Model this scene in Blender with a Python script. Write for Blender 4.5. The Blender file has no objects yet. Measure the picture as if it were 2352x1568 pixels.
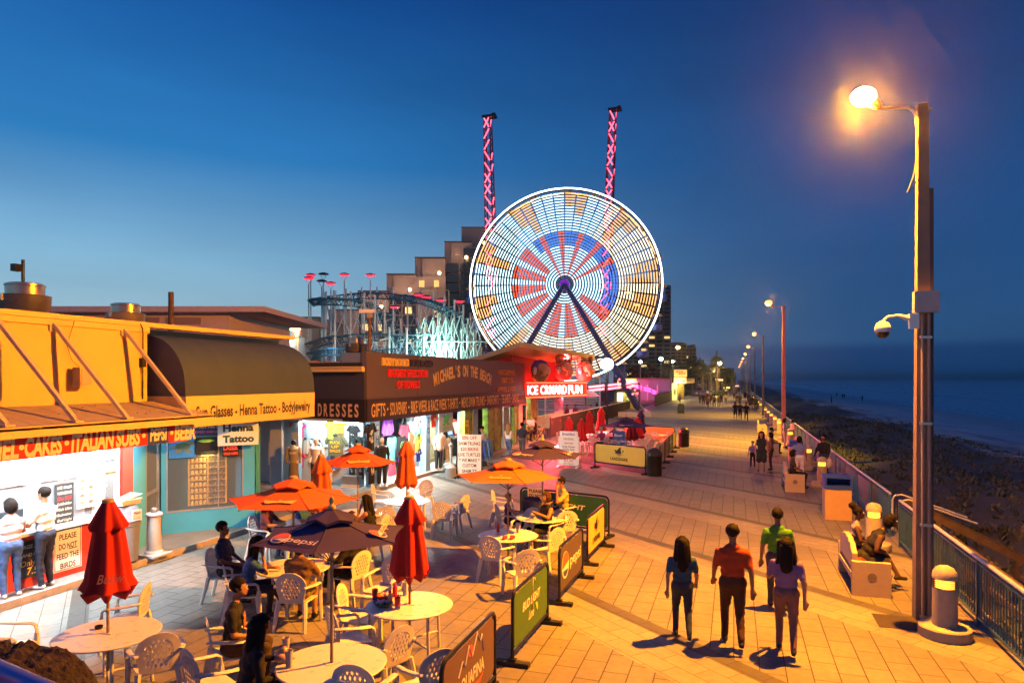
import bpy, bmesh, math, random
import numpy as np
from mathutils import Vector, Matrix, Euler
rnd = random.Random(11)
SC = bpy.context.scene
COL = SC.collection
rad = math.radians
# ------------------------------------------------------------------ camera
F_PX, CAM_H, HOR_Y, YAW = 1568.0, 3.95, 869.0, rad(18)
cam_d = bpy.data.cameras.new('camera'); cam = bpy.data.objects.new('camera', cam_d); COL.objects.link(cam)
cam.location = (0, 0, CAM_H); cam.rotation_euler = (rad(90), 0, YAW)
cam_d.sensor_width = 36; cam_d.lens = 24; cam_d.shift_y = 85 / 2352.0
cam_d.clip_start = 0.05; cam_d.clip_end = 9000
SC.camera = cam
# ------------------------------------------------------------------ world: dusk sky
w = bpy.data.worlds.new('World'); SC.world = w; w.use_nodes = True
nt = w.node_tree; N = nt.nodes; L = nt.links; N.clear()
def nn(t, **k):
    n = N.new(t)
    for a, b in k.items(): setattr(n, a, b)
    return n
out = nn('ShaderNodeOutputWorld'); bg = nn('ShaderNodeBackground'); L.new(bg.outputs[0], out.inputs[0])
tc = nn('ShaderNodeTexCoord'); sep = nn('ShaderNodeSeparateXYZ'); L.new(tc.outputs['Generated'], sep.inputs[0])
def ramp(pts):
    r = nn('ShaderNodeValToRGB'); e = r.color_ramp.elements
    while len(e) < len(pts): e.new(0.5)
    for el, (p, c) in zip(e, pts): el.position = p; el.color = (*c, 1)
    L.new(sep.outputs['Z'], r.inputs[0]); return r
west = ramp([(0, (.36, .43, .45)), (.06, (.32, .5, .6)), (.15, (.22, .46, .66)), (.29, (.02, .21, .54)), (.5, (.0, .07, .33))])
east = ramp([(0, (.008, .052, .17)), (.038, (.007, .046, .155)), (.05, (.018, .085, .215)), (.2, (.007, .075, .25)), (.5, (.003, .028, .14))])
dot = nn('ShaderNodeVectorMath', operation='DOT_PRODUCT'); L.new(tc.outputs['Generated'], dot.inputs[0])
dot.inputs[1].default_value = (-math.cos(YAW), -math.sin(YAW), 0)
mr = nn('ShaderNodeMapRange', interpolation_type='SMOOTHSTEP'); L.new(dot.outputs['Value'], mr.inputs[0])
mr.inputs[1].default_value = -.5; mr.inputs[2].default_value = .55
mix = nn('ShaderNodeMixRGB'); L.new(mr.outputs[0], mix.inputs[0]); L.new(east.outputs[0], mix.inputs[1]); L.new(west.outputs[0], mix.inputs[2])
sky = nn('ShaderNodeTexSky', sky_type='NISHITA', sun_disc=False); sky.sun_elevation = rad(-3); sky.sun_rotation = rad(-75)
add = nn('ShaderNodeMixRGB', blend_type='ADD'); add.inputs[0].default_value = .08
L.new(mix.outputs[0], add.inputs[1]); L.new(sky.outputs[0], add.inputs[2])
cn = nn('ShaderNodeTexNoise'); cn.inputs['Scale'].default_value = 2.2; cn.inputs['Detail'].default_value = 5
mp = nn('ShaderNodeMapping'); mp.inputs['Scale'].default_value = (1, 1, 5); L.new(tc.outputs['Generated'], mp.inputs[0]); L.new(mp.outputs[0], cn.inputs['Vector'])
cr = nn('ShaderNodeMapRange'); L.new(cn.outputs[0], cr.inputs[0]); cr.inputs[1].default_value = .3; cr.inputs[2].default_value = .75; cr.inputs[3].default_value = 1.05; cr.inputs[4].default_value = .86
mul = nn('ShaderNodeVectorMath', operation='SCALE'); L.new(add.outputs[0], mul.inputs[0]); L.new(cr.outputs[0], mul.inputs['Scale'])
L.new(mul.outputs[0], bg.inputs[0]); bg.inputs[1].default_value = 1.0
SC.view_settings.view_transform = 'Standard'; SC.view_settings.look = 'None'
SC.view_settings.exposure = 0; SC.view_settings.gamma = 1
cy = SC.cycles
cy.use_denoising = True; cy.max_bounces = 6; cy.diffuse_bounces = 3; cy.glossy_bounces = 3; cy.transmission_bounces = 4
cy.volume_bounces = 0; cy.sample_clamp_indirect = 4; cy.caustics_reflective = False; cy.caustics_refractive = False
cy.use_light_tree = True
# ------------------------------------------------------------------ helpers
def P(x, y, z=0.0):
    "point at height z seen at survey pixel (x, y) of the 2352-wide survey grid"
    Z = F_PX * (CAM_H - z) / (y - HOR_Y); X = (x - 1176) / F_PX * Z
    return Vector((X * math.cos(YAW) - Z * math.sin(YAW), X * math.sin(YAW) + Z * math.cos(YAW), z))
def PZ(x, y, Z):
    "point at depth Z"
    X = (x - 1176) / F_PX * Z
    return Vector((X * math.cos(YAW) - Z * math.sin(YAW), X * math.sin(YAW) + Z * math.cos(YAW), CAM_H - (y - HOR_Y) / F_PX * Z))
def YX(x, Xw):
    "world Y where survey column x meets the plane X = Xw"
    k = (x - 1176) / F_PX; Z = Xw / (k * math.cos(YAW) - math.sin(YAW)); return Z * (k * math.sin(YAW) + math.cos(YAW))
MATS = {}
def M(name, rgb=(.5, .5, .5), rough=.6, metal=0.0, var=.1, scale=6.0, bump=0.0, emit=None, es=1.0, alpha=1.0, spec=.4, bscale=None):
    if name in MATS: return MATS[name]
    m = bpy.data.materials.new(name); m.use_nodes = True; MATS[name] = m
    t = m.node_tree; b = t.nodes['Principled BSDF']
    b.inputs['Roughness'].default_value = rough; b.inputs['Metallic'].default_value = metal
    b.inputs['Specular IOR Level'].default_value = spec
    b.inputs['Base Color'].default_value = (*rgb, 1)
    tcx = t.nodes.new('ShaderNodeTexCoord'); nz = t.nodes.new('ShaderNodeTexNoise')
    nz.inputs['Scale'].default_value = scale; nz.inputs['Detail'].default_value = 6; nz.inputs['Roughness'].default_value = .6
    t.links.new(tcx.outputs['Object'], nz.inputs['Vector'])
    if var > 0 and emit is None:
        r = t.nodes.new('ShaderNodeMixRGB'); r.inputs[1].default_value = (*[c * (1 - var) for c in rgb], 1); r.inputs[2].default_value = (*[min(1, c * (1 + var)) for c in rgb], 1)
        mr_ = t.nodes.new('ShaderNodeMapRange'); mr_.inputs[1].default_value = .3; mr_.inputs[2].default_value = .7
        t.links.new(nz.outputs[0], mr_.inputs[0]); t.links.new(mr_.outputs[0], r.inputs[0]); t.links.new(r.outputs[0], b.inputs['Base Color'])
        r2 = t.nodes.new('ShaderNodeMapRange'); r2.inputs[3].default_value = max(.02, rough - .12); r2.inputs[4].default_value = min(1, rough + .12)
        t.links.new(nz.outputs[0], r2.inputs[0]); t.links.new(r2.outputs[0], b.inputs['Roughness'])
    if bump > 0:
        n2 = t.nodes.new('ShaderNodeTexNoise'); n2.inputs['Scale'].default_value = bscale or scale * 4; n2.inputs['Detail'].default_value = 8
        t.links.new(tcx.outputs['Object'], n2.inputs['Vector'])
        bp = t.nodes.new('ShaderNodeBump'); bp.inputs['Strength'].default_value = bump; bp.inputs['Distance'].default_value = .03
        t.links.new(n2.outputs[0], bp.inputs['Height']); t.links.new(bp.outputs[0], b.inputs['Normal'])
    if emit is not None:
        b.inputs['Emission Color'].default_value = (*emit, 1); b.inputs['Emission Strength'].default_value = es
    if alpha < 1:
        b.inputs['Alpha'].default_value = alpha
    return m
def glass(name, rgb, rough=.08, alpha=.25):
    return M(name, rgb, rough, 0, 0, alpha=alpha, spec=.8)
_txt = {}
def text_geo(s, bold=0.0, shear=0.0, depth=0.0):
    k = (s, bold, shear, depth)
    if k in _txt: return _txt[k]
    c = bpy.data.curves.new('t', 'FONT'); c.body = s; c.size = 1; c.offset = bold; c.shear = shear; c.extrude = depth; c.resolution_u = 3
    o = bpy.data.objects.new('t', c); COL.objects.link(o)
    dg = bpy.context.evaluated_depsgraph_get(); me = bpy.data.meshes.new_from_object(o.evaluated_get(dg))
    v = [tuple(x.co) for x in me.vertices]; f = [tuple(p.vertices) for p in me.polygons]
    bpy.data.objects.remove(o); bpy.data.curves.remove(c); bpy.data.meshes.remove(me)
    _txt[k] = (v, f); return v, f
KIDS = {}
class MB:
    def __init__(s): s.v = []; s.f = []; s.m = []
    def add(s, vs, fs, m=0):
        o = len(s.v); s.v += [tuple(x) for x in vs]; s.f += [tuple(i + o for i in f) for f in fs]; s.m += [m] * len(fs); return s
    def bx(s, x0, x1, y0, y1, z0, z1, m=0):
        vs = [(x, y, z) for z in (z0, z1) for y in (y0, y1) for x in (x0, x1)]
        return s.add(vs, [(0, 2, 3, 1), (4, 5, 7, 6), (0, 1, 5, 4), (2, 6, 7, 3), (0, 4, 6, 2), (1, 3, 7, 5)], m)
    def box(s, c, d, rz=0, m=0, mat=None):
        q = MB().bx(-d[0] / 2, d[0] / 2, -d[1] / 2, d[1] / 2, -d[2] / 2, d[2] / 2)
        T = Matrix.Translation(c) @ (mat if mat else Matrix.Rotation(rz, 4, 'Z'))
        return s.add([T @ Vector(v) for v in q.v], q.f, m)
    def beam(s, a, b, wd, th=None, m=0, up=(0, 0, 1)):
        a = Vector(a); b = Vector(b); d = b - a; th = th or wd; n = d.normalized(); u = Vector(up)
        if abs(n.dot(u)) > .98: u = Vector((1, 0, 0))
        x = n.cross(u).normalized() * wd / 2; y = x.cross(n).normalized() * th / 2
        vs = [p + i * x + j * y for p in (a, b) for i, j in ((-1, -1), (1, -1), (1, 1), (-1, 1))]
        return s.add(vs, [(3, 2, 1, 0), (4, 5, 6, 7), (0, 1, 5, 4), (1, 2, 6, 5), (2, 3, 7, 6), (3, 0, 4, 7)], m)
    def tube(s, pts, r, n=8, m=0, closed=False, flat=1.0):
        pts = [Vector(p) for p in pts]; k = len(pts); rs = r if isinstance(r, (list, tuple)) else [r] * k
        up = None; vs = []
        for i, p in enumerate(pts):
            if closed: d = pts[(i + 1) % k] - pts[i - 1]
            else: d = pts[min(i + 1, k - 1)] - pts[max(i - 1, 0)]
            d.normalize()
            if up is None:
                up = Vector((0, 0, 1)) if abs(d.z) < .9 else Vector((1, 0, 0))
            x = d.cross(up)
            if x.length < 1e-6: x = d.orthogonal()
            x.normalize(); up = x.cross(d).normalized()
            for j in range(n):
                a = 2 * math.pi * j / n; vs.append(p + x * math.cos(a) * rs[i] + up * math.sin(a) * rs[i] * flat)
        fs = []
        for i in range(k if closed else k - 1):
            for j in range(n):
                a, b = i * n + j, i * n + (j + 1) % n; c, d2 = ((i + 1) % k) * n + (j + 1) % n, ((i + 1) % k) * n + j
                fs.append((a, b, c, d2))
        if not closed: fs += [tuple(range(n - 1, -1, -1)), tuple(range((k - 1) * n, k * n))]
        return s.add(vs, fs, m)
    def lathe(s, prof, c=(0, 0, 0), n=16, m=0, mod=None):
        vs = []; fs = []; k = len(prof)
        for i, (r, z) in enumerate(prof):
            for j in range(n):
                a = 2 * math.pi * j / n; q = mod(i, a) if mod else 1
                vs.append((c[0] + r * q * math.cos(a), c[1] + r * q * math.sin(a), c[2] + z))
        for i in range(k - 1):
            for j in range(n): fs.append((i * n + j, i * n + (j + 1) % n, (i + 1) * n + (j + 1) % n, (i + 1) * n + j))
        if prof[0][0] > 1e-5: fs.append(tuple(range(n - 1, -1, -1)))
        if prof[-1][0] > 1e-5: fs.append(tuple(range((k - 1) * n, k * n)))
        return s.add(vs, fs, m)
    def sph(s, c, r, nu=12, nv=8, m=0, T=None):
        if not isinstance(r, (tuple, list)): r = (r, r, r)
        vs = []; fs = []
        for i in range(nv + 1):
            t = math.pi * i / nv
            for j in range(nu):
                a = 2 * math.pi * j / nu; q = Vector((r[0] * math.sin(t) * math.cos(a), r[1] * math.sin(t) * math.sin(a), r[2] * math.cos(t)))
                if T: q = T @ q
                vs.append(q + Vector(c))
        for i in range(nv):
            for j in range(nu): fs.append((i * nu + j, (i + 1) * nu + j, (i + 1) * nu + (j + 1) % nu, i * nu + (j + 1) % nu))
        return s.add(vs, fs, m)
    def cap(s, a, b, ra, rb, n=10, m=0):
        a = Vector(a); b = Vector(b); d = (b - a)
        if d.length < 1e-5: return s.sph(a, ra, n, n // 2 + 2, m)
        d.normalize(); pts = []; rs = []
        for t in (90, 60, 30): pts.append(a - d * ra * math.sin(rad(t))); rs.append(max(.001, ra * math.cos(rad(t))))
        pts += [a, b]; rs += [ra, rb]
        for t in (30, 60, 90): pts.append(b + d * rb * math.sin(rad(t))); rs.append(max(.001, rb * math.cos(rad(t))))
        return s.tube(pts, rs, n, m)
    def poly(s, pts, m=0): return s.add(pts, [tuple(range(len(pts)))], m)
    def extr(s, pts, vec, m=0):
        n = len(pts); v = Vector(vec); a = [Vector(p) for p in pts]; b = [p + v for p in a]
        return s.add(a + b, [tuple(range(n - 1, -1, -1)), tuple(range(n, 2 * n))] + [(i, (i + 1) % n, n + (i + 1) % n, n + i) for i in range(n)], m)
    def plate(s, fr, pts2, depth, m=0, lift=0.0):
        "outline pts2 in frame fr, extruded outwards by depth from lift"
        o, x, y, n = fr; q = [o + x * a + y * b + n * lift for a, b in pts2]
        return s.extr(q, n * depth, m)
    def disc(s, fr, c, r, depth, m=0, lift=0.0, n=20, ry=None, a0=0, a1=360):
        pts = [(c[0] + r * math.cos(rad(a0 + (a1 - a0) * i / n)), c[1] + (ry or r) * math.sin(rad(a0 + (a1 - a0) * i / n))) for i in range(n + (0 if a1 - a0 == 360 else 1))]
        return s.plate(fr, pts, depth, m, lift)
    def text(s, fr, txt, cx, cy, h, w=None, m=0, lift=.004, bold=0.0, shear=0.0, depth=0.0, rot=0.0):
        "text centred at (cx, cy) of the frame, cap height h, total width w"
        o, x, y, n = fr; v, f = text_geo(txt, bold, shear, depth)
        if not v: return s
        xs = [a[0] for a in v]; x0, x1 = min(xs), max(xs)
        sy = h / .7; sx = (w / (x1 - x0)) if w else sy; mx = (x0 + x1) / 2; c, sn = math.cos(rot), math.sin(rot); vs = []
        for a in v:
            px, py = (a[0] - mx) * sx, (a[1] - .35) * sy; px, py = px * c - py * sn, px * sn + py * c
            vs.append(o + x * (cx + px) + y * (cy + py) + n * (lift + a[2] + depth))
        return s.add(vs, f, m)
    def build(s, name, mats, parent=None, world=False, smooth=True, ang=38):
        me = bpy.data.meshes.new(name)
        off = Vector((0, 0, 0))
        if world and parent:
            p = parent
            while p: off += p.location; p = p.parent
        me.from_pydata([Vector(v) - off for v in s.v] if off.length else s.v, [], s.f)
        mats = mats if isinstance(mats, (list, tuple)) else [mats]
        for q in mats: me.materials.append(q)
        if len(mats) > 1: me.polygons.foreach_set('material_index', s.m)
        if smooth:
            me.polygons.foreach_set('use_smooth', [True] * len(me.polygons)); me.set_sharp_from_angle(angle=rad(ang))
        me.update()
        o = bpy.data.objects.new(name, me); COL.objects.link(o)
        if parent: o.parent = parent; KIDS.setdefault(parent.name, []).append(o)
        return o
def frame(o, xd, up=(0, 0, 1)):
    x = Vector(xd).normalized(); y = Vector(up).normalized(); n = x.cross(y).normalized(); return (Vector(o), x, y, n)
def tag(o, label, cat, group=None):
    o['label'] = label; o['category'] = cat
    if group: o['group'] = group
    return o
def thing(name, label, cat, loc=(0, 0, 0), rz=0.0, group=None):
    o = bpy.data.objects.new(name, None); COL.objects.link(o); o.empty_display_size = .2
    o.location = loc; o.rotation_euler = (0, 0, rz); return tag(o, label, cat, group)
def struct(o, kind='structure'): o['kind'] = kind; return o
def copy_tree(root, loc, rz=0.0, label=None, scale=None, swap=None):
    def cp(o, par):
        c = o.copy(); COL.objects.link(c)
        if par: c.parent = par; KIDS.setdefault(par.name, []).append(c)
        if swap and c.type == 'MESH' and o.name.split('.')[0] in swap: c.data = swap[o.name.split('.')[0]]
        for ch in KIDS.get(o.name, []): cp(ch, c)
        return c
    r = cp(root, None); r.location = loc; r.rotation_euler = (0, 0, rz)
    if label: r['label'] = label
    if scale: r.scale = (scale,) * 3 if not isinstance(scale, tuple) else scale
    return r
def light(kind, name, loc, power, rgb, size=.1, parent=None, rot=None, sy=None, spot=None):
    d = bpy.data.lights.new(name, kind); d.energy = power; d.color = rgb
    if kind == 'AREA':
        d.size = size
        if sy: d.shape = 'RECTANGLE'; d.size_y = sy
    else: d.shadow_soft_size = size
    if spot: d.spot_size = rad(spot[0]); d.spot_blend = spot[1]
    o = bpy.data.objects.new(name, d); COL.objects.link(o); o.location = loc
    if rot: o.rotation_euler = rot
    if parent: o.parent = parent
    return o
def face(dx, dy): return math.atan2(-dx, dy)          # rotation that turns local +Y to (dx, dy)
def ang_to(a, b): return face(b[0] - a[0], b[1] - a[1])
# shared materials
WHITE = M('white_paint', (.78, .77, .74), .5, var=.05)
BLACKM = M('black_metal', (.012, .012, .014), .35, .2, .1)
PLASTIC = M('white_resin', (.74, .72, .68), .38, var=.04, scale=12)
STEEL = M('steel', (.5, .5, .52), .35, .9, .12, 15)
DARK = M('dark_rubber', (.02, .02, .022), .7)
CONC = M('concrete', (.42, .37, .31), .8, var=.14, scale=9, bump=.25)
INK = M('black_ink', (.01, .01, .012), .6, var=0)
YEL = M('yellow_letter', (.75, .5, .12), .5, var=.04)
WLET = M('cream_letter', (.8, .72, .55), .5, var=.04)
REDL = M('red_letter', (.7, .02, .012), .4, var=.04)
ORANGE = (1.0, .42, .05)
# ------------------------------------------------------------------ boardwalk, kerb, beach, sea
def paving():
    m = bpy.data.materials.new('concrete_pavers'); m.use_nodes = True; t = m.node_tree; b = t.nodes['Principled BSDF']
    def n(ty, **k):
        q = t.nodes.new(ty)
        for a, v in k.items(): setattr(q, a, v)
        return q
    lk = t.links.new
    geo = n('ShaderNodeNewGeometry'); sp = n('ShaderNodeSeparateXYZ'); lk(geo.outputs['Position'], sp.inputs[0])
    def math_(op, a, b_=None, c=None):
        q = n('ShaderNodeMath', operation=op)
        for i, v in enumerate((a, b_, c)):
            if v is None: continue
            if isinstance(v, (int, float)): q.inputs[i].default_value = v
            else: lk(v, q.inputs[i])
        return q.outputs[0]
    X, Y = sp.outputs[0], sp.outputs[1]
    u = math_('ADD', math_('MULTIPLY', X, .66), math_('MULTIPLY', Y, .75))
    v = math_('SUBTRACT', math_('MULTIPLY', X, .75), math_('MULTIPLY', Y, .66))
    ph = math_('FLOORED_MODULO', math_('SUBTRACT', u, 7.45 + .14), 3.93)      # 0 just past the dark strip
    dark = math_('GREATER_THAN', ph, 3.93 - .29)
    lightb = math_('MULTIPLY', math_('GREATER_THAN', ph, 3.93 - 1.25), math_('LESS_THAN', ph, 3.93 - .29))
    def brick(vx, vy, bw, rh, mort=.008):
        cb = n('ShaderNodeCombineXYZ'); lk(vx, cb.inputs[0]); lk(vy, cb.inputs[1])
        br = n('ShaderNodeTexBrick'); lk(cb.outputs[0], br.inputs['Vector']); br.inputs['Scale'].default_value = 1
        br.inputs['Brick Width'].default_value = bw; br.inputs['Row Height'].default_value = rh; br.inputs['Mortar Size'].default_value = mort
        br.inputs['Mortar Smooth'].default_value = .2; br.inputs['Bias'].default_value = 0
        br.inputs['Color1'].default_value = (.4, .4, .4, 1); br.inputs['Color2'].default_value = (.47, .47, .47, 1); br.inputs['Mortar'].default_value = (.05, .05, .05, 1)
        return br
    ba = brick(Y, X, .61, .335); bd = brick(v, u, .6, .32, .005)
    inband = math_('MAXIMUM', dark, lightb)
    mx = n('ShaderNodeMixRGB'); lk(inband, mx.inputs[0]); lk(ba.outputs[0], mx.inputs[1]); lk(bd.outputs[0], mx.inputs[2])
    tint = n('ShaderNodeMixRGB'); lk(lightb, tint.inputs[0]); tint.inputs[1].default_value = (.48, .45, .41, 1); tint.inputs[2].default_value = (.62, .58, .52, 1)
    tint2 = n('ShaderNodeMixRGB'); lk(dark, tint2.inputs[0]); lk(tint.outputs[0], tint2.inputs[1]); tint2.inputs[2].default_value = (.21, .2, .185, 1)
    c = n('ShaderNodeMixRGB', blend_type='MULTIPLY'); c.inputs[0].default_value = 1; lk(mx.outputs[0], c.inputs[1]); lk(tint2.outputs[0], c.inputs[2])
    nz = n('ShaderNodeTexNoise'); nz.inputs['Scale'].default_value = .55; nz.inputs['Detail'].default_value = 8; nz.inputs['Roughness'].default_value = .65; lk(geo.outputs['Position'], nz.inputs['Vector'])
    m1 = n('ShaderNodeMapRange'); lk(nz.outputs[0], m1.inputs[0]); m1.inputs[1].default_value = .3; m1.inputs[2].default_value = .72; m1.inputs[3].default_value = .7; m1.inputs[4].default_value = 1.16
    n2 = n('ShaderNodeTexNoise'); n2.inputs['Scale'].default_value = 9; n2.inputs['Detail'].default_value = 8; lk(geo.outputs['Position'], n2.inputs['Vector'])
    m2 = n('ShaderNodeMapRange'); lk(n2.outputs[0], m2.inputs[0]); m2.inputs[1].default_value = .35; m2.inputs[2].default_value = .7; m2.inputs[3].default_value = .88; m2.inputs[4].default_value = 1.06
    vo = n('ShaderNodeTexVoronoi'); vo.inputs['Scale'].default_value = 2.1; lk(geo.outputs['Position'], vo.inputs['Vector'])
    m3 = n('ShaderNodeMapRange'); lk(vo.outputs[0], m3.inputs[0]); m3.inputs[1].default_value = .03; m3.inputs[2].default_value = .06; m3.inputs[3].default_value = .55; m3.inputs[4].default_value = 1
    s = n('ShaderNodeVectorMath', operation='SCALE'); lk(c.outputs[0], s.inputs[0]); lk(math_('MULTIPLY', math_('MULTIPLY', m1.outputs[0], m2.outputs[0]), m3.outputs[0]), s.inputs['Scale'])
    lk(s.outputs[0], b.inputs['Base Color']); b.inputs['Specular IOR Level'].default_value = .35
    r = n('ShaderNodeMapRange'); lk(nz.outputs[0], r.inputs[0]); r.inputs[3].default_value = .42; r.inputs[4].default_value = .75; lk(r.outputs[0], b.inputs['Roughness'])
    fac = n('ShaderNodeMixRGB'); lk(inband, fac.inputs[0]); lk(ba.outputs['Fac'], fac.inputs[1]); lk(bd.outputs['Fac'], fac.inputs[2])
    bp = n('ShaderNodeBump'); bp.invert = True; bp.inputs['Strength'].default_value = .5; bp.inputs['Distance'].default_value = .012; lk(fac.outputs[0], bp.inputs['Height'])
    b2 = n('ShaderNodeBump'); b2.inputs['Strength'].default_value = .12; b2.inputs['Distance'].default_value = .01; lk(n2.outputs[0], b2.inputs['Height']); lk(bp.outputs[0], b2.inputs['Normal']); lk(b2.outputs[0], b.inputs['Normal'])
    return m
PAVE = paving()
struct(MB().bx(-11.78, 4.05, -6, 330, -.6, 0).build('boardwalk', PAVE, smooth=False))
SIDEW = M('sidewalk_concrete', (.22, .21, .2), .75, var=.18, scale=2.2, bump=.2, bscale=40)
struct(MB().bx(-19, -11.92, -6, 43, -.4, .1).build('sidewalk', SIDEW, smooth=False))
struct(MB().bx(-11.92, -11.78, -6, 43, -.4, -.03).build('drain_channel', M('drain', (.03, .028, .026), .8)))
struct(MB().bx(-11.96, -11.90, -6, 43, -.35, .112).build('kerb', M('kerb_stone', (.4, .39, .37), .8, var=.2, scale=5, bump=.2)))
struct(MB().bx(-400, -11.8, 43, 330, -.5, -.01).bx(-400, -19, -40, 43, -.5, -.012).build('ground', M('asphalt', (.07, .065, .06), .85, var=.2, scale=1.2, bump=.2)))
# beach terrain: dune next to the rail falling to the flat sand
def hgt(x, y):
    t = max(0, min(1, (x - 4.2) / 3)); z = -.9 - .6 * t
    z += .55 * math.exp(-((x - 11) / 5) ** 2) + .35 * math.sin(x * .45 + y * .11) * math.exp(-((x - 12) / 8) ** 2) + .2 * math.sin(x * .9 - y * .31) * math.exp(-((x - 12) / 9) ** 2)
    s = max(0, min(1, (x - 18) / 16)); z -= 1.2 * s * s * (3 - 2 * s)
    return z - max(0, x - 34) * .03
bv = []; bf = []
xs = [4.05 + i * .45 for i in range(36)] + [20.5 + i * 1.5 for i in range(30)] + [66, 72, 80, 90]
ys = [-8 + i * .7 for i in range(90)] + [56 + i * 3 for i in range(60)] + [240 + i * 20 for i in range(90)]
for y in ys:
    for x in xs: bv.append((x, y, hgt(x, y) + (rnd.uniform(-.06, .06) if 5 < x < 20 else 0)))
k = len(xs)
for i in range(len(ys) - 1):
    for j in range(k - 1): bf.append((i * k + j, i * k + j + 1, (i + 1) * k + j + 1, (i + 1) * k + j))
def sandmat():
    m = M('beach_sand', (.5, .47, .44), .85, var=.25, scale=.25, bump=.4, bscale=1.2); t = m.node_tree; b = t.nodes['Principled BSDF']
    g = t.nodes.new('ShaderNodeNewGeometry'); s = t.nodes.new('ShaderNodeSeparateXYZ'); t.links.new(g.outputs['Position'], s.inputs[0])
    nz = t.nodes.new('ShaderNodeTexNoise'); nz.inputs['Scale'].default_value = .13; nz.inputs['Detail'].default_value = 9; nz.inputs['Roughness'].default_value = .7
    mp = t.nodes.new('ShaderNodeMapping'); mp.inputs['Scale'].default_value = (1.8, .5, 1); t.links.new(g.outputs['Position'], mp.inputs[0]); t.links.new(mp.outputs[0], nz.inputs['Vector'])
    ad = t.nodes.new('ShaderNodeMath'); ad.operation = 'MULTIPLY_ADD'; t.links.new(nz.outputs[0], ad.inputs[0]); ad.inputs[1].default_value = -34; t.links.new(s.outputs[0], ad.inputs[2])
    mr_ = t.nodes.new('ShaderNodeMapRange'); t.links.new(ad.outputs[0], mr_.inputs[0]); mr_.inputs[1].default_value = -2; mr_.inputs[2].default_value = 6
    mx = t.nodes.new('ShaderNodeMixRGB'); src = b.inputs['Base Color'].links[0].from_socket
    t.links.new(mr_.outputs[0], mx.inputs[0]); mx.inputs[1].default_value = (.07, .075, .06, 1); t.links.new(src, mx.inputs[2])
    wet = t.nodes.new('ShaderNodeMapRange'); t.links.new(s.outputs[0], wet.inputs[0]); wet.inputs[1].default_value = 30; wet.inputs[2].default_value = 46
    m2 = t.nodes.new('ShaderNodeMixRGB'); t.links.new(wet.outputs[0], m2.inputs[0]); t.links.new(mx.outputs[0], m2.inputs[1]); m2.inputs[2].default_value = (.3, .3, .31, 1)
    t.links.new(m2.outputs[0], b.inputs['Base Color'])
    r = t.nodes.new('ShaderNodeMapRange'); t.links.new(wet.outputs[0], r.inputs[0]); r.inputs[3].default_value = .85; r.inputs[4].default_value = .3; t.links.new(r.outputs[0], b.inputs['Roughness'])
    return m
struct(MB().add(bv, bf).build('beach', sandmat(), ang=80))
# sea
def seamat():
    m = M('sea_water', (.06, .17, .3), .3, var=0, spec=.5); t = m.node_tree; b = t.nodes['Principled BSDF']
    g = t.nodes.new('ShaderNodeNewGeometry'); mp = t.nodes.new('ShaderNodeMapping'); mp.inputs['Scale'].default_value = (.22, .035, 1); t.links.new(g.outputs['Position'], mp.inputs[0])
    nz = t.nodes.new('ShaderNodeTexNoise'); nz.inputs['Scale'].default_value = 1; nz.inputs['Detail'].default_value = 9; nz.inputs['Roughness'].default_value = .62; t.links.new(mp.outputs[0], nz.inputs['Vector'])
    bp = t.nodes.new('ShaderNodeBump'); bp.inputs['Strength'].default_value = .35; bp.inputs['Distance'].default_value = 1; t.links.new(nz.outputs[0], bp.inputs['Height']); t.links.new(bp.outputs[0], b.inputs['Normal'])
    s = t.nodes.new('ShaderNodeSeparateXYZ'); t.links.new(g.outputs['Position'], s.inputs[0])
    # breakers: foam lines near the shore
    ad = t.nodes.new('ShaderNodeMath'); ad.operation = 'MULTIPLY_ADD'; t.links.new(nz.outputs[0], ad.inputs[0]); ad.inputs[1].default_value = 26; t.links.new(s.outputs[0], ad.inputs[2])
    wv = t.nodes.new('ShaderNodeMath'); wv.operation = 'PINGPONG'; t.links.new(ad.outputs[0], wv.inputs[0]); wv.inputs[1].default_value = 15
    fm = t.nodes.new('ShaderNodeMapRange'); t.links.new(wv.outputs[0], fm.inputs[0]); fm.inputs[1].default_value = 1.6; fm.inputs[2].default_value = .2
    fall = t.nodes.new('ShaderNodeMapRange'); t.links.new(s.outputs[0], fall.inputs[0]); fall.inputs[1].default_value = 150; fall.inputs[2].default_value = 60
    mu = t.nodes.new('ShaderNodeMath'); mu.operation = 'MULTIPLY'; t.links.new(fm.outputs[0], mu.inputs[0]); t.links.new(fall.outputs[0], mu.inputs[1])
    n3 = t.nodes.new('ShaderNodeTexNoise'); n3.inputs['Scale'].default_value = .05; t.links.new(g.outputs['Position'], n3.inputs['Vector'])
    m3 = t.nodes.new('ShaderNodeMapRange'); t.links.new(n3.outputs[0], m3.inputs[0]); m3.inputs[1].default_value = .42; m3.inputs[2].default_value = .6
    mu2 = t.nodes.new('ShaderNodeMath'); mu2.operation = 'MULTIPLY'; t.links.new(mu.outputs[0], mu2.inputs[0]); t.links.new(m3.outputs[0], mu2.inputs[1])
    mx = t.nodes.new('ShaderNodeMixRGB'); t.links.new(mu2.outputs[0], mx.inputs[0]); mx.inputs[1].default_value = (.06, .17, .3, 1); mx.inputs[2].default_value = (.6, .62, .65, 1); t.links.new(mx.outputs[0], b.inputs['Base Color'])
    r = t.nodes.new('ShaderNodeMapRange'); t.links.new(mu2.outputs[0], r.inputs[0]); r.inputs[3].default_value = .25; r.inputs[4].default_value = .8; t.links.new(r.outputs[0], b.inputs['Roughness'])
    return m
struct(MB().add([(36, -200, -3.02), (6000, -200, -3.02), (6000, 8000, -3.02), (36, 8000, -3.02)], [(0, 1, 2, 3)]).build('sea', seamat()))
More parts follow.
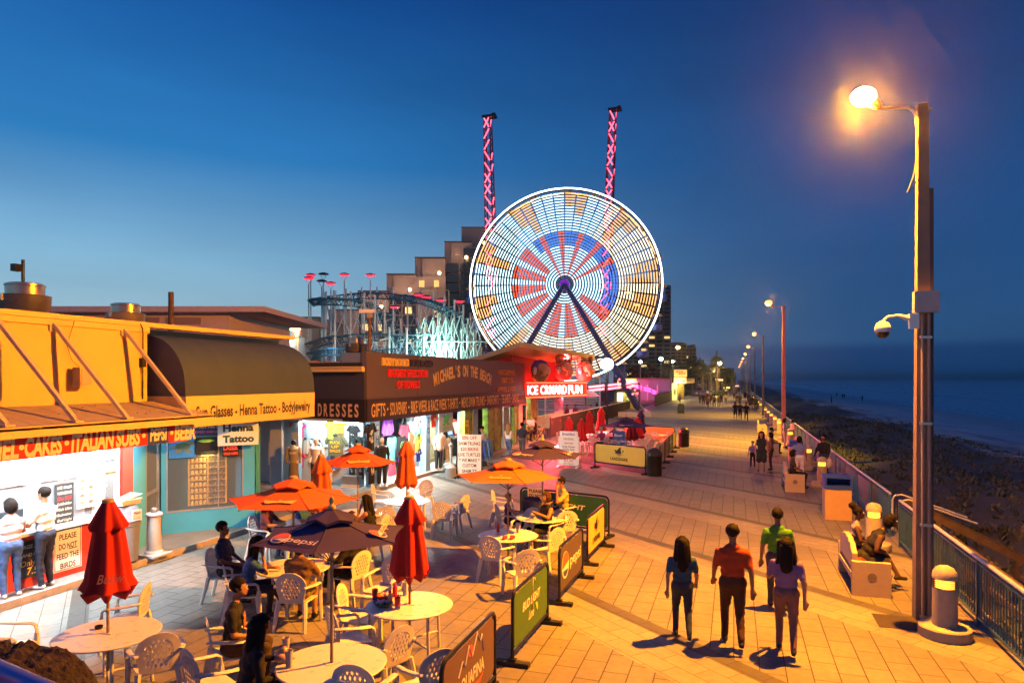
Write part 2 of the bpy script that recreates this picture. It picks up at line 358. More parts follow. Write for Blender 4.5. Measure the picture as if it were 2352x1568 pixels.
# dune plants: uncountable ground cover
dg = MB(); rg = random.Random(5)
for i in range(2600):
    y = 6 + 95 * rg.random() ** 1.7; x = 4.8 + 15 * rg.random() ** .9; z = hgt(x, y); s_ = rg.uniform(.15, .45) * (1 if x < 15 else .7)
    for j in range(9):
        a = rg.uniform(0, 6.28); l = rg.uniform(.4, 1) * s_; e = .22 * s_ + rg.random() * .25
        p = Vector((x + rg.uniform(-.3, .3), y + rg.uniform(-.3, .3), z - .05)); q = p + Vector((math.cos(a) * e, math.sin(a) * e, l)); r_ = p.lerp(q, .55) + Vector((0, 0, .15 * l)); wv = Vector((-math.sin(a), math.cos(a), 0)) * (.02 + .05 * rg.random())
        dg.add([p - wv, p + wv, r_ + wv * .9, r_ - wv * .9, q], [(0, 1, 2, 3), (3, 2, 4)], rg.randrange(2))
o = dg.build('dune_plants', [M('dune_leaf', (.07, .1, .05), .8, var=.3), M('dune_straw', (.14, .13, .08), .85, var=.3)], smooth=False); o['kind'] = 'stuff'
# ------------------------------------------------------------------ food stand (yellow lit cream building)
CREAM = M('cream_stucco', (.85, .56, .18), .75, var=.05, scale=1.5, bump=.08, bscale=60)
CREAM2 = M('cream_trim', (.85, .57, .19), .55, var=.06, scale=3)
REDW = M('red_wall', (.62, .05, .03), .55, var=.12, scale=3)
ALU = M('white_aluminium', (.8, .8, .8), .35, var=.03)
TILE = M('white_tile', (.38, .4, .43), .3, var=.03)
GLASS = glass('window_glass', (.75, .85, .9), .05, .12)
GREYP = M('grey_plastic', (.2, .22, .26), .5, var=.1)
fs = thing('food_stand', 'cream walled snack stand with red counter front and propped canopy', 'snack stand', (-13.5, 8, 0))
def part(name, mb, mats, parent, **k): return mb.build(name, mats, parent, world=True, **k)
q = MB().bx(-12.66, -12.5, -3, 12.02, 3.3, 5.1).bx(-19, -12.66, 11.9, 12.02, 3.3, 5.1)
part('upper_wall', q, CREAM, fs)
part('roof', MB().bx(-19, -12.66, -3, 11.9, 4.75, 4.9), M('roof_felt', (.12, .11, .1), .9, var=.2), fs)
q = MB().bx(-12.72, -12.42, -3, 17.3, 5.1, 5.2).bx(-12.5, -12.45, -3, 12.05, 4.98, 5.1)
for y in range(-2, 17, 2): q.sph((-12.415, y + .4, 5.15), .012, 6, 4, 1)
part('cornice', q, [CREAM2, STEEL], fs)
q = MB()
for i in range(14):     # standing seam panels with a thin gap
    y0 = -1.6 + i
    q.add([(-12.5, y0 + .006, 3.40), (-11.0, y0 + .006, 3.10), (-11.0, y0 + .994, 3.10), (-12.5, y0 + .994, 3.40), (-12.5, y0 + .006, 3.44), (-11.0, y0 + .006, 3.14), (-11.0, y0 + .994, 3.14), (-12.5, y0 + .994, 3.44)], [(3, 2, 1, 0), (4, 5, 6, 7), (0, 1, 5, 4), (1, 2, 6, 5), (2, 3, 7, 6), (3, 0, 4, 7)])
q.bx(-11.06, -11.0, -1.6, 12.4, 2.98, 3.16, 1).bx(-12.4, -11.06, 12.34, 12.4, 3.0, 3.13, 1).bx(-12.4, -11.06, -1.6, 12.34, 3.03, 3.07, 0)
cano = part('canopy', q, [M('canopy_panel', (.5, .4, .27), .6, var=.15, scale=4), CREAM2], fs)
q = MB(); rb = random.Random(3)
for i in range(60): q.sph((rb.uniform(-12.3, -11.1), rb.uniform(2, 12.2), 0), .018, 6, 4)
q.v = [(x, y, z + 3.44 - (x + 12.5) * .2) for x, y, z in q.v]
part('rivets', q, M('rivet', (.3, .24, .17), .5), fs)
for y in (4.9, 6.2, 7.5, 8.72, 9.79, 11.4):
    q = MB().beam((-12.47, y, 5.0), (-11.12, y + .42, 3.2), .1, .06).bx(-12.5, -12.46, y - .09, y + .09, 4.86, 5.06).bx(-11.2, -11.02, y + .34, y + .5, 3.17, 3.21)
    for dz in (0, .05, .1, .15): q.sph((-12.455, y - .07, 4.88 + dz), .009, 6, 4)
    part('strut', q, M('strut_paint', (.62, .5, .34), .6, var=.08), fs)
# lower front: counter wall, pillar, window frames, panes, tiled room behind
part('counter_wall', MB().bx(-12.6, -12.4, -3, 11.3, .1, 1.08), REDW, fs)
part('counter', MB().bx(-12.85, -12.22, -3, 11.3, 1.08, 1.13), ALU, fs)
part('pillar', MB().bx(-12.65, -12.4, 11.3, 11.56, .1, 3.03), REDW, fs)
q = MB().bx(-16.1, -16, 2, 11.9, .1, 3.1).bx(-16, -12.65, 11.57, 11.7, .1, 3.1).bx(-16, -12.5, -3, -2.9, .1, 3.1)
for i in range(24): q.bx(-16, -15.992, 2, 11.5, .2 + i * .12, .205 + i * .12, 1)
part('interior_wall', q, [TILE, M('grout', (.4, .4, .42), .8)], fs)
part('ceiling', MB().bx(-16, -12.5, -3, 11.6, 3.0, 3.04), ALU, fs)
for y0, y1 in ((5.2, 7.2), (7.3, 9.3), (9.43, 10.72), (10.82, 11.24)):
    q = MB().bx(-12.53, -12.43, y0, y0 + .06, 1.13, 3.0).bx(-12.53, -12.43, y1 - .06, y1, 1.13, 3.0).bx(-12.53, -12.43, y0 + .06, y1 - .06, 2.0, 2.09).bx(-12.53, -12.43, y0 + .06, y1 - .06, 1.13, 1.18)
    fr = part('window', q, ALU, fs)
    part('pane', MB().bx(-12.49, -12.485, y0 + .06, y1 - .06, 2.09, 3.0).bx(-12.47, -12.465, y0 + .06, y1 - .06, 1.2 if y0 > 9 else 1.55, 2.0), GLASS, fr)
part('mullion', MB().bx(-12.56, -12.405, 9.3, 9.43, 1.13, 3.0).bx(-12.56, -12.405, 10.72, 10.82, 1.13, 3.0), ALU, fs)
tube_m = M('fluorescent_tube', (.9, .95, 1), .5, emit=(.85, .95, 1), es=8)
for y in (4, 6.5, 9, 11):
    q = MB().bx(-14.4, -14.2, y - .6, y + .6, 2.94, 3.0, 1).tube([(-14.3, y - .55, 2.91), (-14.3, y + .55, 2.91)], .022, 8, 0)
    part('ceiling_light', q, [tube_m, ALU], fs)
    light('AREA', 'fluorescent_light', (-14.3 + 13.5, y - 8, 2.88), 26, (.85, .95, 1), .3, fs, (0, 0, 0), 1.1)
for y in (7.2, 10.2): light('AREA', 'counter_light', (-11.75 + 13.5, y - 8, 2.94), 330, (.86, .96, 1), .15, fs, (0, rad(14), 0), 2.6)
part('eave_tube', MB().bx(-11.85, -11.65, 6, 11.4, 2.98, 3.02, 1).tube([(-11.75, 6.1, 2.965), (-11.75, 8.6, 2.965)], .018, 8).tube([(-11.75, 8.8, 2.965), (-11.75, 11.3, 2.965)], .018, 8), [tube_m, ALU], fs)
# things hanging on / standing in the stand
fx = lambda y, z, x=-12.36: frame((x, y, z), (0, 1, 0))
b = tag(MB().bx(-11.36, -11.32, -1.5, 11.95, 2.6, 3.0).bx(-11.32, -11.312, YX(339, -11.32), YX(387, -11.32), 2.605, 2.995, 1).build('food_banner', [M('banner_red', (.6, .03, .02), .6), M('banner_blue', (.03, .06, .28), .6)]), 'long red menu banner hanging along the canopy edge', 'banner')
fr = frame((-11.32, 0, 2.8), (0, 1, 0)); q = MB()
yb3 = lambda p: YX(p, -11.32)
for tx, p0, p1 in (('FUNNEL', -110, 43), ('CAKES', 56, 143), ('ITALIAN', 163, 262), ('SUBS', 266, 322), ('BEER', 400, 449)): q.text(fr, tx, (yb3(p0) + yb3(p1)) / 2, -.01, .3, yb3(p1) - yb3(p0), 0, .004, .045, .12)
for cx in (yb3(49), yb3(153), yb3(330), yb3(394)): q.disc(fr, (cx, 0), .045, .004, 0, .003)
q.text(fr, 'PEPSI', (yb3(342) + yb3(384)) / 2, 0, .24, .92 * (yb3(384) - yb3(342)), 0, .01, .04, .1)
q.build('lettering', M('banner_cream', (.8, .68, .42), .6, var=.03), b)
s_ = tag(MB().bx(-12.398, -12.375, 9.71, 10.3, .22, 1.04).build('notice_sign', M('sign_white', (.82, .82, .82), .5, var=.02)), 'white PLEASE DO NOT FEED THE BIRDS sign on the red counter wall', 'sign')
q = MB(); f_ = fx(10.005, 0, -12.375)
for i, t in enumerate(('PLEASE', 'DO NOT', 'FEED THE', 'BIRDS')): q.text(f_, t, 0, .88 - i * .185, .105, (.36, .38, .47, .32)[i], 0, .003, .02)
q.plate(f_, [(.02, .62), (.2, .62), (.2, .635), (.02, .635)], .003)
for a in ((-.275, .24, .275, .25), (-.275, 1.01, .275, 1.02), (-.275, .25, -.265, 1.01), (.265, .25, .275, 1.01)): q.plate(f_, [(a[0], a[1]), (a[2], a[1]), (a[2], a[3]), (a[0], a[3])], .003)
q.build('lettering', INK, s_)
s_ = tag(MB().bx(-12.398, -12.38, 8.95, 9.64, .28, .95).build('menu_poster', M('poster_black', (.03, .025, .03), .5)), 'black price poster low on the red counter wall behind the customers', 'poster')
q = MB(); f_ = fx(9.3, 0, -12.38)
for i, t in enumerate(('LARGE 32oz', 'AND REFILLS', 'Only $', '7.50')): q.text(f_, t, -.03 + .08 * (i % 2), .85 - i * .15, (.07, .06, .1, .13)[i], None, 0 if i < 2 else 1, .003, .01, .1)
q.build('lettering', [WLET, YEL], s_)
s_ = tag(MB().bx(-12.66, -12.62, 8.75, 9.95, 2.1, 2.75).build('light_box', M('lightbox', (.9, .9, .9), .5, emit=(.9, .97, 1), es=1.6)), 'glowing white menu light box behind the counter window', 'light box')
s_ = thing('neon_sign', 'round blue ringed neon sign behind the counter window', 'neon sign', (-12.62, 10.3, 2.52))
f_ = frame((0, 0, 0), (0, 1, 0)); MB().disc(f_, (0, 0), .22, .03, n=28).text(f_, 'ICE', 0, 0, .13, .2, 1, .034, .02).build('face', [M('neon_face', (.9, .9, 1), .5, emit=(.85, .9, 1), es=1.5), M('neon_ink', (.02, .03, .2), .5)], s_)
MB().tube([(.04, .25 * math.cos(a * .2243994), .25 * math.sin(a * .2243994)) for a in range(28)], .018, 8, closed=True).build('ring', M('neon_blue', (.1, .2, 1), .5, emit=(.12, .22, 1), es=9), s_)
s_ = tag(MB().bx(-12.44, -12.425, 9.78, 10.17, 1.14, 1.92).bx(-12.425, -12.418, 9.775, 10.175, 1.9, 1.925, 1).build('chalkboard', [M('slate', (.025, .027, .03), .7), STEEL]), 'black chalkboard price list hanging in the counter window', 'chalkboard')
q = MB(); f_ = fx(9.975, 0, -12.425)
for i, (t, m_) in enumerate((('LITE  MILLER', 0), ('YUENGLING', 0), ('$2 or $4.25', 1), ('Cold Draft Beer', 0), ('Mich Ultra', 0), ('Budweiser', 0), ('Bud Light', 0))): q.text(f_, t, 0, 1.83 - i * .105, .05 if i != 2 else .07, .3, m_, .003, .005, .2)
q.build('lettering', [WLET, REDL], s_)
MB().tube([(-12.43, 9.8, 1.92), (-12.43, 9.97, 2.0), (-12.43, 10.15, 1.92)], .006, 5).build('cord', WLET, s_)
q = MB().bx(-12.44, -12.43, 10.25, 10.66, 1.35, 1.98)
for i in range(4):
    for j in range(2): q.disc(fx(10.36 + j * .19, 1.46 + i * .145, -12.43), (0, 0), .06, .003, 1 + (i + j) % 2, n=10, ry=.04)
tag(q.build('food_photo_poster', [ALU, M('food_brown', (.35, .2, .09), .6), M('food_red', (.5, .1, .05), .6)]), 'white poster with dish pictures in the counter window', 'poster')
s_ = thing('pretzel_cabinet', 'black pretzel warmer with yellow header in the end window', 'display cabinet', (-12.75, 11.03, 1.13))
MB().bx(-.18, .2, -.2, .2, 0, .1).bx(-.18, -.14, -.2, .2, .1, .78).bx(-.14, .2, -.2, -.17, .1, .78).bx(-.14, .2, .17, .2, .1, .78).bx(-.18, .2, -.2, .2, .78, .84).build('case', M('case_black', (.02, .02, .022), .4), s_)
q = MB(); f_ = frame((.2, 0, .84), (0, 1, 0)); q.disc(f_, (0, -.1), .22, .02, 0, a0=20, a1=160, n=12).text(f_, 'PRETZELS', 0, .05, .04, .28, 1, .024, .01); q.build('header', [M('header_yellow', (.75, .5, .05), .5, emit=(1, .6, .05), es=.5), REDL], s_)
q = MB()
for i in range(4): q.tube([(.02 + .05 * math.cos(t * .7), -.09 + .06 * (i % 2) * 3 + .06 * math.sin(t * .7), .25 + .3 * (i // 2)) for t in range(9)], .018, 6, closed=True)
q.build('pretzels', M('pretzel', (.35, .15, .04), .5), s_)
s_ = tag(MB().bx(-12.46, -12.45, 10.86, 11.2, 2.25, 2.75).build('hot_dog_poster', M('poster_cream', (.8, .72, .55), .5)), 'cream hot dog poster above the pretzel warmer', 'poster')
q = MB()
for dz in (0, .09): q.cap((-12.44, 10.96, 2.5 - dz), (-12.44, 11.1, 2.56 - dz), .03, .03, 8)
q.build('picture', M('sausage', (.4, .13, .05), .5), s_)
s_ = thing('wall_speaker', 'cream loudspeaker on a wall bracket between two canopy struts', 'loudspeaker', (-12.3, 10.25, 3.98))
MB().bx(-.09, .1, -.13, .13, -.19, .19).build('case', CREAM, s_); MB().bx(.1, .115, -.11, .11, -.17, .17).build('grille', M('speaker_grille', (.5, .42, .3), .7), s_); MB().bx(-.2, -.09, -.03, .03, -.05, .05).build('bracket', STEEL, s_)
tag(MB().tube([(-12.44, 10.2, 5.1), (-12.46, 10.05, 4.6), (-12.44, 10.15, 4.3), (-12.36, 10.25, 4.17)], .006, 5).build('speaker_cable', DARK), 'thin dark cable hanging down to the wall loudspeaker', 'cable')
tag(MB().tube([(-12.44, 11.75, 5.2), (-12.4, 11.8, 5.05), (-12.44, 11.85, 4.95), (-12.47, 11.87, 3.5)], .014, 6).bx(-12.5, -12.4, 11.8, 11.9, 4.2, 4.4).build('conduit', DARK), 'black power cable running down the end of the cream wall', 'cable')
q = thing('wall_picture', 'red and brown framed picture at the left end of the cream wall', 'picture', (-12.49, 8.05, 4.1))
MB().bx(0, .03, -.75, .75, -.55, .5).build('frame', CREAM2, q); MB().bx(.03, .04, -.7, .7, -.5, .45).build('print', M('print_brown', (.3, .1, .04), .5, var=.7, scale=3), q)
MB().extr([(.04, .2, -.4), (.04, .48, -.3), (.04, .3, .3)], (.01, 0, 0)).build('red_shape', REDL, q)
def exhaust(loc, label, s=1.0):
    t = thing('exhaust_fan', label, 'roof fan', loc, 0, 'mushroom exhaust fans on the shop roofs'); met = M('fan_aluminium', (.42, .37, .32), .32, .85, .15, 6)
    MB().bx(-.42 * s, .42 * s, -.42 * s, .42 * s, -.4, .02 * s).build('kerb_box', M('galvanised', (.35, .32, .28), .5, .6), t)
    MB().lathe([(.26 * s, .02 * s), (.4 * s, .05 * s), (.46 * s, .14 * s), (.475 * s, .38 * s), (.485 * s, .4 * s), (.47 * s, .41 * s), (.36 * s, .415 * s)], n=28).build('bowl', met, t)
    MB().lathe([(.355 * s, .4 * s), (.36 * s, .6 * s), (.372 * s, .61 * s), (.372 * s, .645 * s), (.3 * s, .67 * s), (.001, .68 * s)], n=28).build('motor_hood', met, t)
    MB().bx(-.03, .03, -.52 * s, -.46 * s, .28 * s, .4 * s).build('latch', STEEL, t); return t
exhaust((-14.35, 10.62, 5.3), 'larger dented exhaust fan on the cream snack stand roof')
exhaust((-15, 13.75, 5.25), 'smaller exhaust fan behind the end of the cream wall', .95)
s_ = thing('roof_floodlight', 'dark floodlight on a short pole behind the larger roof fan', 'floodlight', (-15.2, 11.2, 4.9))
MB().tube([(0, 0, 0), (0, 0, 1.72)], .035, 8).build('pole', BLACKM, s_); MB().box((-.02, -.14, 1.52), (.14, .16, .16)).tube([(0, 0, 1.58), (0, -.1, 1.55)], .02, 6).build('lamp_head', BLACKM, s_)
tag(MB().tube([(-15.5, 15.75, 4.9), (-15.5, 15.75, 6.45)], .075, 10).build('vent_pipe', M('rust_pipe', (.1, .06, .045), .8, var=.3)), 'dark rusty vent pipe standing on the roof before the purple building', 'pipe')
# ------------------------------------------------------------------ souvenir shop with barrel awning
BLUEW = M('blue_painted_wall', (.05, .33, .5), .6, var=.08, scale=2, bump=.05)
BLUED = M('blue_trim', (.08, .24, .4), .5, var=.08)
SIL = M('silver_frame', (.45, .47, .5), .4, .7)
ss = thing('souvenir_shop', 'blue painted tattoo and souvenir shop with angled window front', 'shop', (-13.2, 14.5, 0))
A0, A1 = Vector((-13.42, 13.35, 0)), Vector((-11.98, 14.98, 0)); ad = (A1 - A0).normalized(); an = Vector((ad.y, -ad.x, 0)); LA = (A1 - A0).length
def seg(a, b, z0, z1, th, m=0, mb=None, off=0.0, p0=A0, d=ad, n=an):
    mb = mb or MB(); p = [p0 + d * a + n * off, p0 + d * b + n * off, p0 + d * b + n * (off - th), p0 + d * a + n * (off - th)]
    return mb.extr([Vector((v.x, v.y, z0)) for v in p][::-1], (0, 0, z1 - z0), m)
D0, D1 = Vector((-12.5, 11.58, 0)), Vector((-13.0, 12.45, 0))
q = MB().extr([(-12.45, 11.57, .1), (-12.95, 12.42, .1), (-13.1, 12.36, .1), (-12.62, 11.57, .1)], (0, 0, 2.95)); part('side_wall', q, M('pale_blue_wall', (.1, .5, .66), .6, var=.08, scale=1.5), ss)
q = seg(0, LA, .1, .62, .15); seg(-.02, .1, .62, 3.0, .16, 0, q, .005); seg(LA - .28, LA, .62, 3.0, .16, 0, q, .005); seg(.1, LA - .28, 2.85, 3.0, .15, 0, q)
q.bx(-18, -11.98, 15.02, 15.2, .1, 3.2)
part('front_wall', q, BLUEW, ss)
q = seg(.1, LA - .28, .62, .66, .1, 0, None, .012); seg(.1, .13, .66, 2.85, .06, 0, q); seg(LA - .31, LA - .28, .66, 2.85, .06, 0, q); seg(1.28, 1.31, .66, 2.85, .06, 0, q)
wf = part('shop_window', q, SIL, ss); part('pane', seg(.13, LA - .31, .66, 2.85, .006, 0, None, -.03), glass('shop_glass', (.3, .36, .4), .06, .16), wf)
q = MB(); e0, e1 = Vector((-12.98, 12.45, 0)), Vector((-13.44, 13.3, 0)); dd = (e1 - e0).normalized(); dn = Vector((dd.y, -dd.x, 0))
for a, b, z0, z1 in ((0, .07, .1, 2.85), (.88, .96, .1, 2.85), (.07, .88, .1, .22), (.07, .88, 2.7, 2.85), (.07, .88, 1.2, 1.27)): seg(a, b, z0, z1, .05, 0, q, 0, e0, dd, dn)
dr = part('door', q, SIL, ss); part('door_pane', seg(.07, .88, .22, 2.7, .006, 0, None, -.02, e0, dd, dn), GLASS, dr)
part('back_wall', MB().bx(-16.2, -16, 12.1, 15, .1, 3.2), M('shop_interior', (.1, .1, .12), .8, var=.3), ss)
part('upper_wall', MB().bx(-13.15, -13.0, 12.05, 17.2, 3.2, 5.1).bx(-19, -13.15, 12.05, 17.2, 4.9, 5.08).bx(-19, -13.0, 17.2, 17.35, 3.0, 5.1).bx(-19, -12.99, 12.1, 17.18, 3.02, 3.2), CREAM, ss)
light('AREA', 'shop_light', (-14.4 + 13.2, .4, 2.9), 16, (1, .75, .45), .8, ss, (0, 0, 0), 1.5)
aw = thing('barrel_awning', 'rounded grey barrel awning with a cream lettered valance', 'awning', (-11.6, 14.65, 2.8))
q = MB(); NS = 15; ya, yb = 12.2, 17.1; pr = []
for i in range(15):
    a = rad(90 * i / 14); pr.append((-13.0 + 1.4 * math.sin(a) ** .9, 3.55 + 1.42 * math.cos(a) ** .8 if i < 14 else 3.55))
vs = []; fss = []
ny = 56
for j in range(ny + 1):
    y = ya + (yb - ya) * j / ny; sag = .018 * abs(math.sin(math.pi * j / 7))
    for x, z in pr: vs.append((x - sag * .7 * (x + 13.0) / 1.4, y, z - sag * .7))
k = len(pr)
for j in range(ny):
    for i in range(k - 1): fss.append((j * k + i, j * k + i + 1, (j + 1) * k + i + 1, (j + 1) * k + i))
q.add(vs, fss); q.poly([(x, ya, z) for x, z in pr] + [(-13.0, ya, 3.55)]); q.poly([(x, yb, z) for x, z in pr] + [(-13.0, yb, 3.55)])
part('fabric', q, M('awning_grey', (.05, .075, .13), .7, var=.08, scale=3, bump=.1, bscale=150), aw, ang=60)
q = MB().bx(-11.62, -11.59, ya, yb, 2.85, 3.55).bx(-13.0, -11.62, ya, ya + .03, 2.85, 3.55).bx(-13.0, -11.62, yb - .03, yb, 2.85, 3.55).bx(-13.0, -11.62, ya + .03, yb - .03, 3.5, 3.53)
va = part('valance', q, M('valance_cream', (.85, .57, .2), .65, var=.04), aw)
q = MB().text(frame((-11.59, 0, 3.18), (0, 1, 0)), 'Sun Glasses - Henna Tattoo - BodyJewelry', (YX(450, -11.59) + YX(712, -11.59)) / 2, 0, .27, YX(712, -11.59) - YX(450, -11.59), 0, .005, .03)
part('lettering', q, M('valance_ink', (.03, .06, .06), .6), va)
s_ = tag(MB().box((-12.1, 14.5, 2.55), (.98, .03, .62), rz=math.atan2(ad.y, ad.x)).build('tattoo_sign', M('sign_pale', (.7, .72, .74), .5, var=.03)), 'white sign reading Henna Tattoo under the cream valance', 'sign')
f_ = frame(Vector((-12.1, 14.5, 2.55)) + an * .015, ad); q = MB().text(f_, 'Henna', 0, .14, .17, .74, 0, .004, .05).text(f_, 'Tattoo', 0, -.14, .17, .76, 0, .004, .05); q.build('lettering', M('teal_ink', (.01, .06, .09), .5), s_)
def wsign(name, a, z, wd, ht, mats, label, cat='sign', th=.02, off=.03):
    c = A0 + ad * a + an * off; o = tag(MB().box((c.x, c.y, z), (wd, th, ht), rz=math.atan2(ad.y, ad.x)).build(name, mats), label, cat)
    return o, frame(Vector((c.x, c.y, z)) + an * th / 2, ad)
s_, f_ = wsign('turtle_sign', .46, 2.28, .62, .62, M('turtle_blue', (.03, .2, .55), .4, var=.25, scale=5), 'blue sign with a sea turtle in the souvenir window')
q = MB().text(f_, 'LIVE TURTLE', 0, .25, .07, .56, 1, .004, .01)
q.disc(f_, (0, -.02), .17, .02, 0, n=16, ry=.09).disc(f_, (.2, .05), .055, .02, 2, ry=.04)
for a, b in ((-.1, -.14), (.12, -.15), (-.2, -.04), (.1, .09)): q.disc(f_, (a, b), .09, .012, 2, n=10, ry=.035)
q.build('picture', [M('turtle_shell', (.05, .1, .05), .5), WLET, M('turtle_skin', (.12, .16, .08), .5)], s_)
s_, f_ = wsign('price_sign', 1.02, 2.66, .72, .3, M('dark_sign', (.02, .03, .1), .5), 'dark blue jewellery notice above the window signs')
MB().text(f_, 'BUY ONE 4 - 5 AND GAL', 0, .06, .06, .62, 0, .004, .01).text(f_, 'JEWERY AND LIVE', 0, -.06, .06, .62, 1, .004, .01).build('lettering', [WLET, M('pink_letter', (.7, .15, .3), .5)], s_)
s_, f_ = wsign('club_sign', 1.0, 2.25, .55, .42, M('club_black', (.01, .012, .015), .5), 'black sign with a green emblem left of the laser sign')
MB().plate(f_, [(-.2, .12), (-.1, .16), (.1, .16), (.2, .12), (.08, .08), (-.08, .08)], .006).build('emblem', M('lime_paint', (.25, .5, .05), .5), s_)
s_, f_ = wsign('laser_sign', 1.58, 2.16, .4, .44, M('laser_black', (.015, .01, .012), .5), 'black sign with red GREEN LASER SOLD HERE lettering')
MB().text(f_, 'GREEN', 0, .14, .08, .34, 0, .004, .03).text(f_, 'LASER', 0, 0, .09, .35, 0, .004, .035).text(f_, 'SOLD HERE', 0, -.14, .06, .34, 0, .004, .015).build('lettering', M('laser_red', (.8, .06, .03), .5, emit=(1, .07, .03), es=.7), s_)
# yellow rack of small items in the window
rk = thing('souvenir_rack', 'lit yellow rack of small jars inside the souvenir window', 'display rack', tuple(A0 + ad * 1.06 + an * -.28 + Vector((0, 0, .72))), math.atan2(ad.y, ad.x))
q = MB().bx(-.46, .46, .1, .14, 0, 1.28).bx(-.46, -.42, -.1, .1, 0, 1.28).bx(.42, .46, -.1, .1, 0, 1.28).bx(-.02, .02, -.1, .1, 0, 1.28)
for i in range(9): q.bx(-.42, .42, -.1, .1, i * .155, .02 + i * .155)
q.build('shelves', M('rack_yellow', (.55, .33, .05), .5, var=.1), rk)
q = MB()
for i in range(8):
    for j in range(4): q.lathe([(.038, 0), (.042, .07), (.03, .09), (.001, .095)], (-.36 + j * .1, -.04, .021 + i * .155), 8, 0)
    for j in range(7): q.lathe([(.022, 0), (.024, .06), (.012, .075), (.001, .08)], (.06 + j * .055, -.04, .021 + i * .155), 6, 1)
q.build('jars', [M('jar_yellow', (.75, .5, .08), .35, var=.1), M('jar_brown', (.25, .13, .04), .35)], rk)
light('AREA', 'rack_light', (0, -.25, 1.35), 16, (1, .7, .22), .3, rk, (rad(-25), 0, 0), .6)
# litter bin and stone ash column on the pavement
t = thing('litter_bin', 'grey plastic litter bin with a tray on its domed lid', 'litter bin', (-12.1, 11.08, .1))
MB().lathe([(.2, .05), (.235, .06), (.28, .78), (.3, .8), (.3, .86), (.27, .86)], n=24).build('body', GREYP, t)
MB().lathe([(.31, .86), (.315, .9), (.29, .93), (.27, 1.1), (.2, 1.2), (.001, 1.22)], n=24).build('lid', M('lid_grey', (.14, .16, .19), .5), t)
f_ = frame((.29, .02, 1.0), (0, 1, 0)); MB().plate(f_, [(-.12, -.12), (.12, -.12), (.12, .12), (-.12, .12)], .012, 0, -.01).text(f_, 'Please', 0, .06, .05, .16, 1, .006, .02).text(f_, 'return baskets', 0, -.05, .03, .18, 1, .006).build('label', [ALU, INK], t)
MB().lathe([(.16, .0), (.2, 0), (.2, .05), (.17, .06)], n=20).build('base', DARK, t)
q = MB().box((0, 0, .045), (.34, .46, .09)).box((0, 0, .1), (.38, .5, .02)).box((.02, .05, .15), (.32, .42, .012), mat=Matrix.Rotation(.2, 4, 'X')).box((.0, -.03, .125), (.3, .4, .02), rz=.3)
o = tag(q.build('food_tray', M('tray_cream', (.72, .62, .48), .6, var=.06)), 'pile of cream food trays left on the grey litter bin', 'tray'); o.location = (-12.1, 11.08, 1.325)
def ash_column(loc, label, h=1.0):
    t = thing('ash_column', label, 'ash column', loc); st = M('cast_stone', (.42, .43, .42), .75, var=.1, bump=.1)
    MB().lathe([(.24, 0), (.24, .05), (.2, .06), (.185, .1), (.155, .12), (.15, .16), (.135, .9 * h - .06), (.17, .9 * h - .03), (.175, .9 * h), (.15, .9 * h + .03), (.1, .9 * h + .03)], n=20).bx(-.26, .26, -.26, .26, -.001, .045).build('shaft', st, t)
    MB().lathe([(.07, .9 * h + .02), (.075, .9 * h + .08), (.05, .9 * h + .13), (.001, .9 * h + .15)], n=12).build('cap', STEEL, t); return t
ash_column((-11.99, 11.72, .112), 'pale stone ash column beside the grey litter bin')
# ------------------------------------------------------------------ T-shirt shop with the brown fascia
BROWN = M('brown_fascia', (.105, .08, .09), .6, var=.05, scale=2)
DBROWN = M('dark_fascia', (.024, .018, .024), .55, var=.06, scale=2)
SHOPW = M('shop_white', (.4, .43, .46), .7, var=.05)
ts = thing('clothing_shop', 'beachwear shop under a long brown fascia with clothes hung in open bays', 'shop', (-13, 28, 0))
C0, C1 = Vector((-11.8, 20.3, 0)), Vector((-11.8, 38.75, 0)); E0 = Vector((-15.2, 20.82, 0))
part('upper_fascia', MB().bx(-11.98, -11.8, 20.42, 38.75, 3.25, 4.86).bx(-11.97, -11.795, 24.3, 24.315, 3.25, 4.85, 1), [BROWN, DBROWN], ts)
q = MB().extr([(-15.2, 20.84, 3.25), (-11.84, 20.33, 3.25), (-11.84, 20.43, 3.25), (-15.2, 20.94, 3.25)], (0, 0, 1.08)); part('side_fascia', q, M('side_fascia', (.05, .045, .065), .6, var=.06), ts)
q = MB().bx(-11.94, -11.74, 20.36, 38.8, 2.47, 3.25).extr([(-15.8, 20.86, 2.47), (-11.78, 20.26, 2.47), (-11.78, 20.36, 2.47), (-15.8, 20.96, 2.47)], (0, 0, .78)); part('sign_band', q, DBROWN, ts)
q = MB().bx(-18, -11.86, 20.5, 38.7, 4.36, 4.42).bx(-15.6, -12.0, 20.44, 20.62, 4.42, 4.5, 0); part('roof', q, M('roof_felt_dark', (.03, .028, .028), .9, var=.3), ts)
part('roof_trim', MB().extr([(-15.5, 20.7, 4.18), (-11.83, 20.16, 4.18), (-11.83, 20.34, 4.18), (-15.5, 20.88, 4.18)], (0, 0, .14)).extr([(-15.5, 20.66, 4.32), (-11.83, 20.12, 4.32), (-11.83, 20.3, 4.32), (-15.5, 20.84, 4.32)], (0, 0, .04)), CREAM2, ts)
q = MB().bx(-18, -17.9, 20.9, 38.6, .1, 2.47).bx(-17.9, -12.6, 21.55, 21.65, .1, 2.47).bx(-13.35, -13.2, 26.3, 29.0, .1, 2.47).bx(-17.9, -13.2, 29.9, 30.05, .1, 2.47); part('wall', q, SHOPW, ts)
part('ceiling', MB().bx(-18, -11.9, 20.4, 38.7, 2.5, 2.56), SHOPW, ts)
PIL = M('pillar_blue', (.25, .45, .62), .6, var=.05)
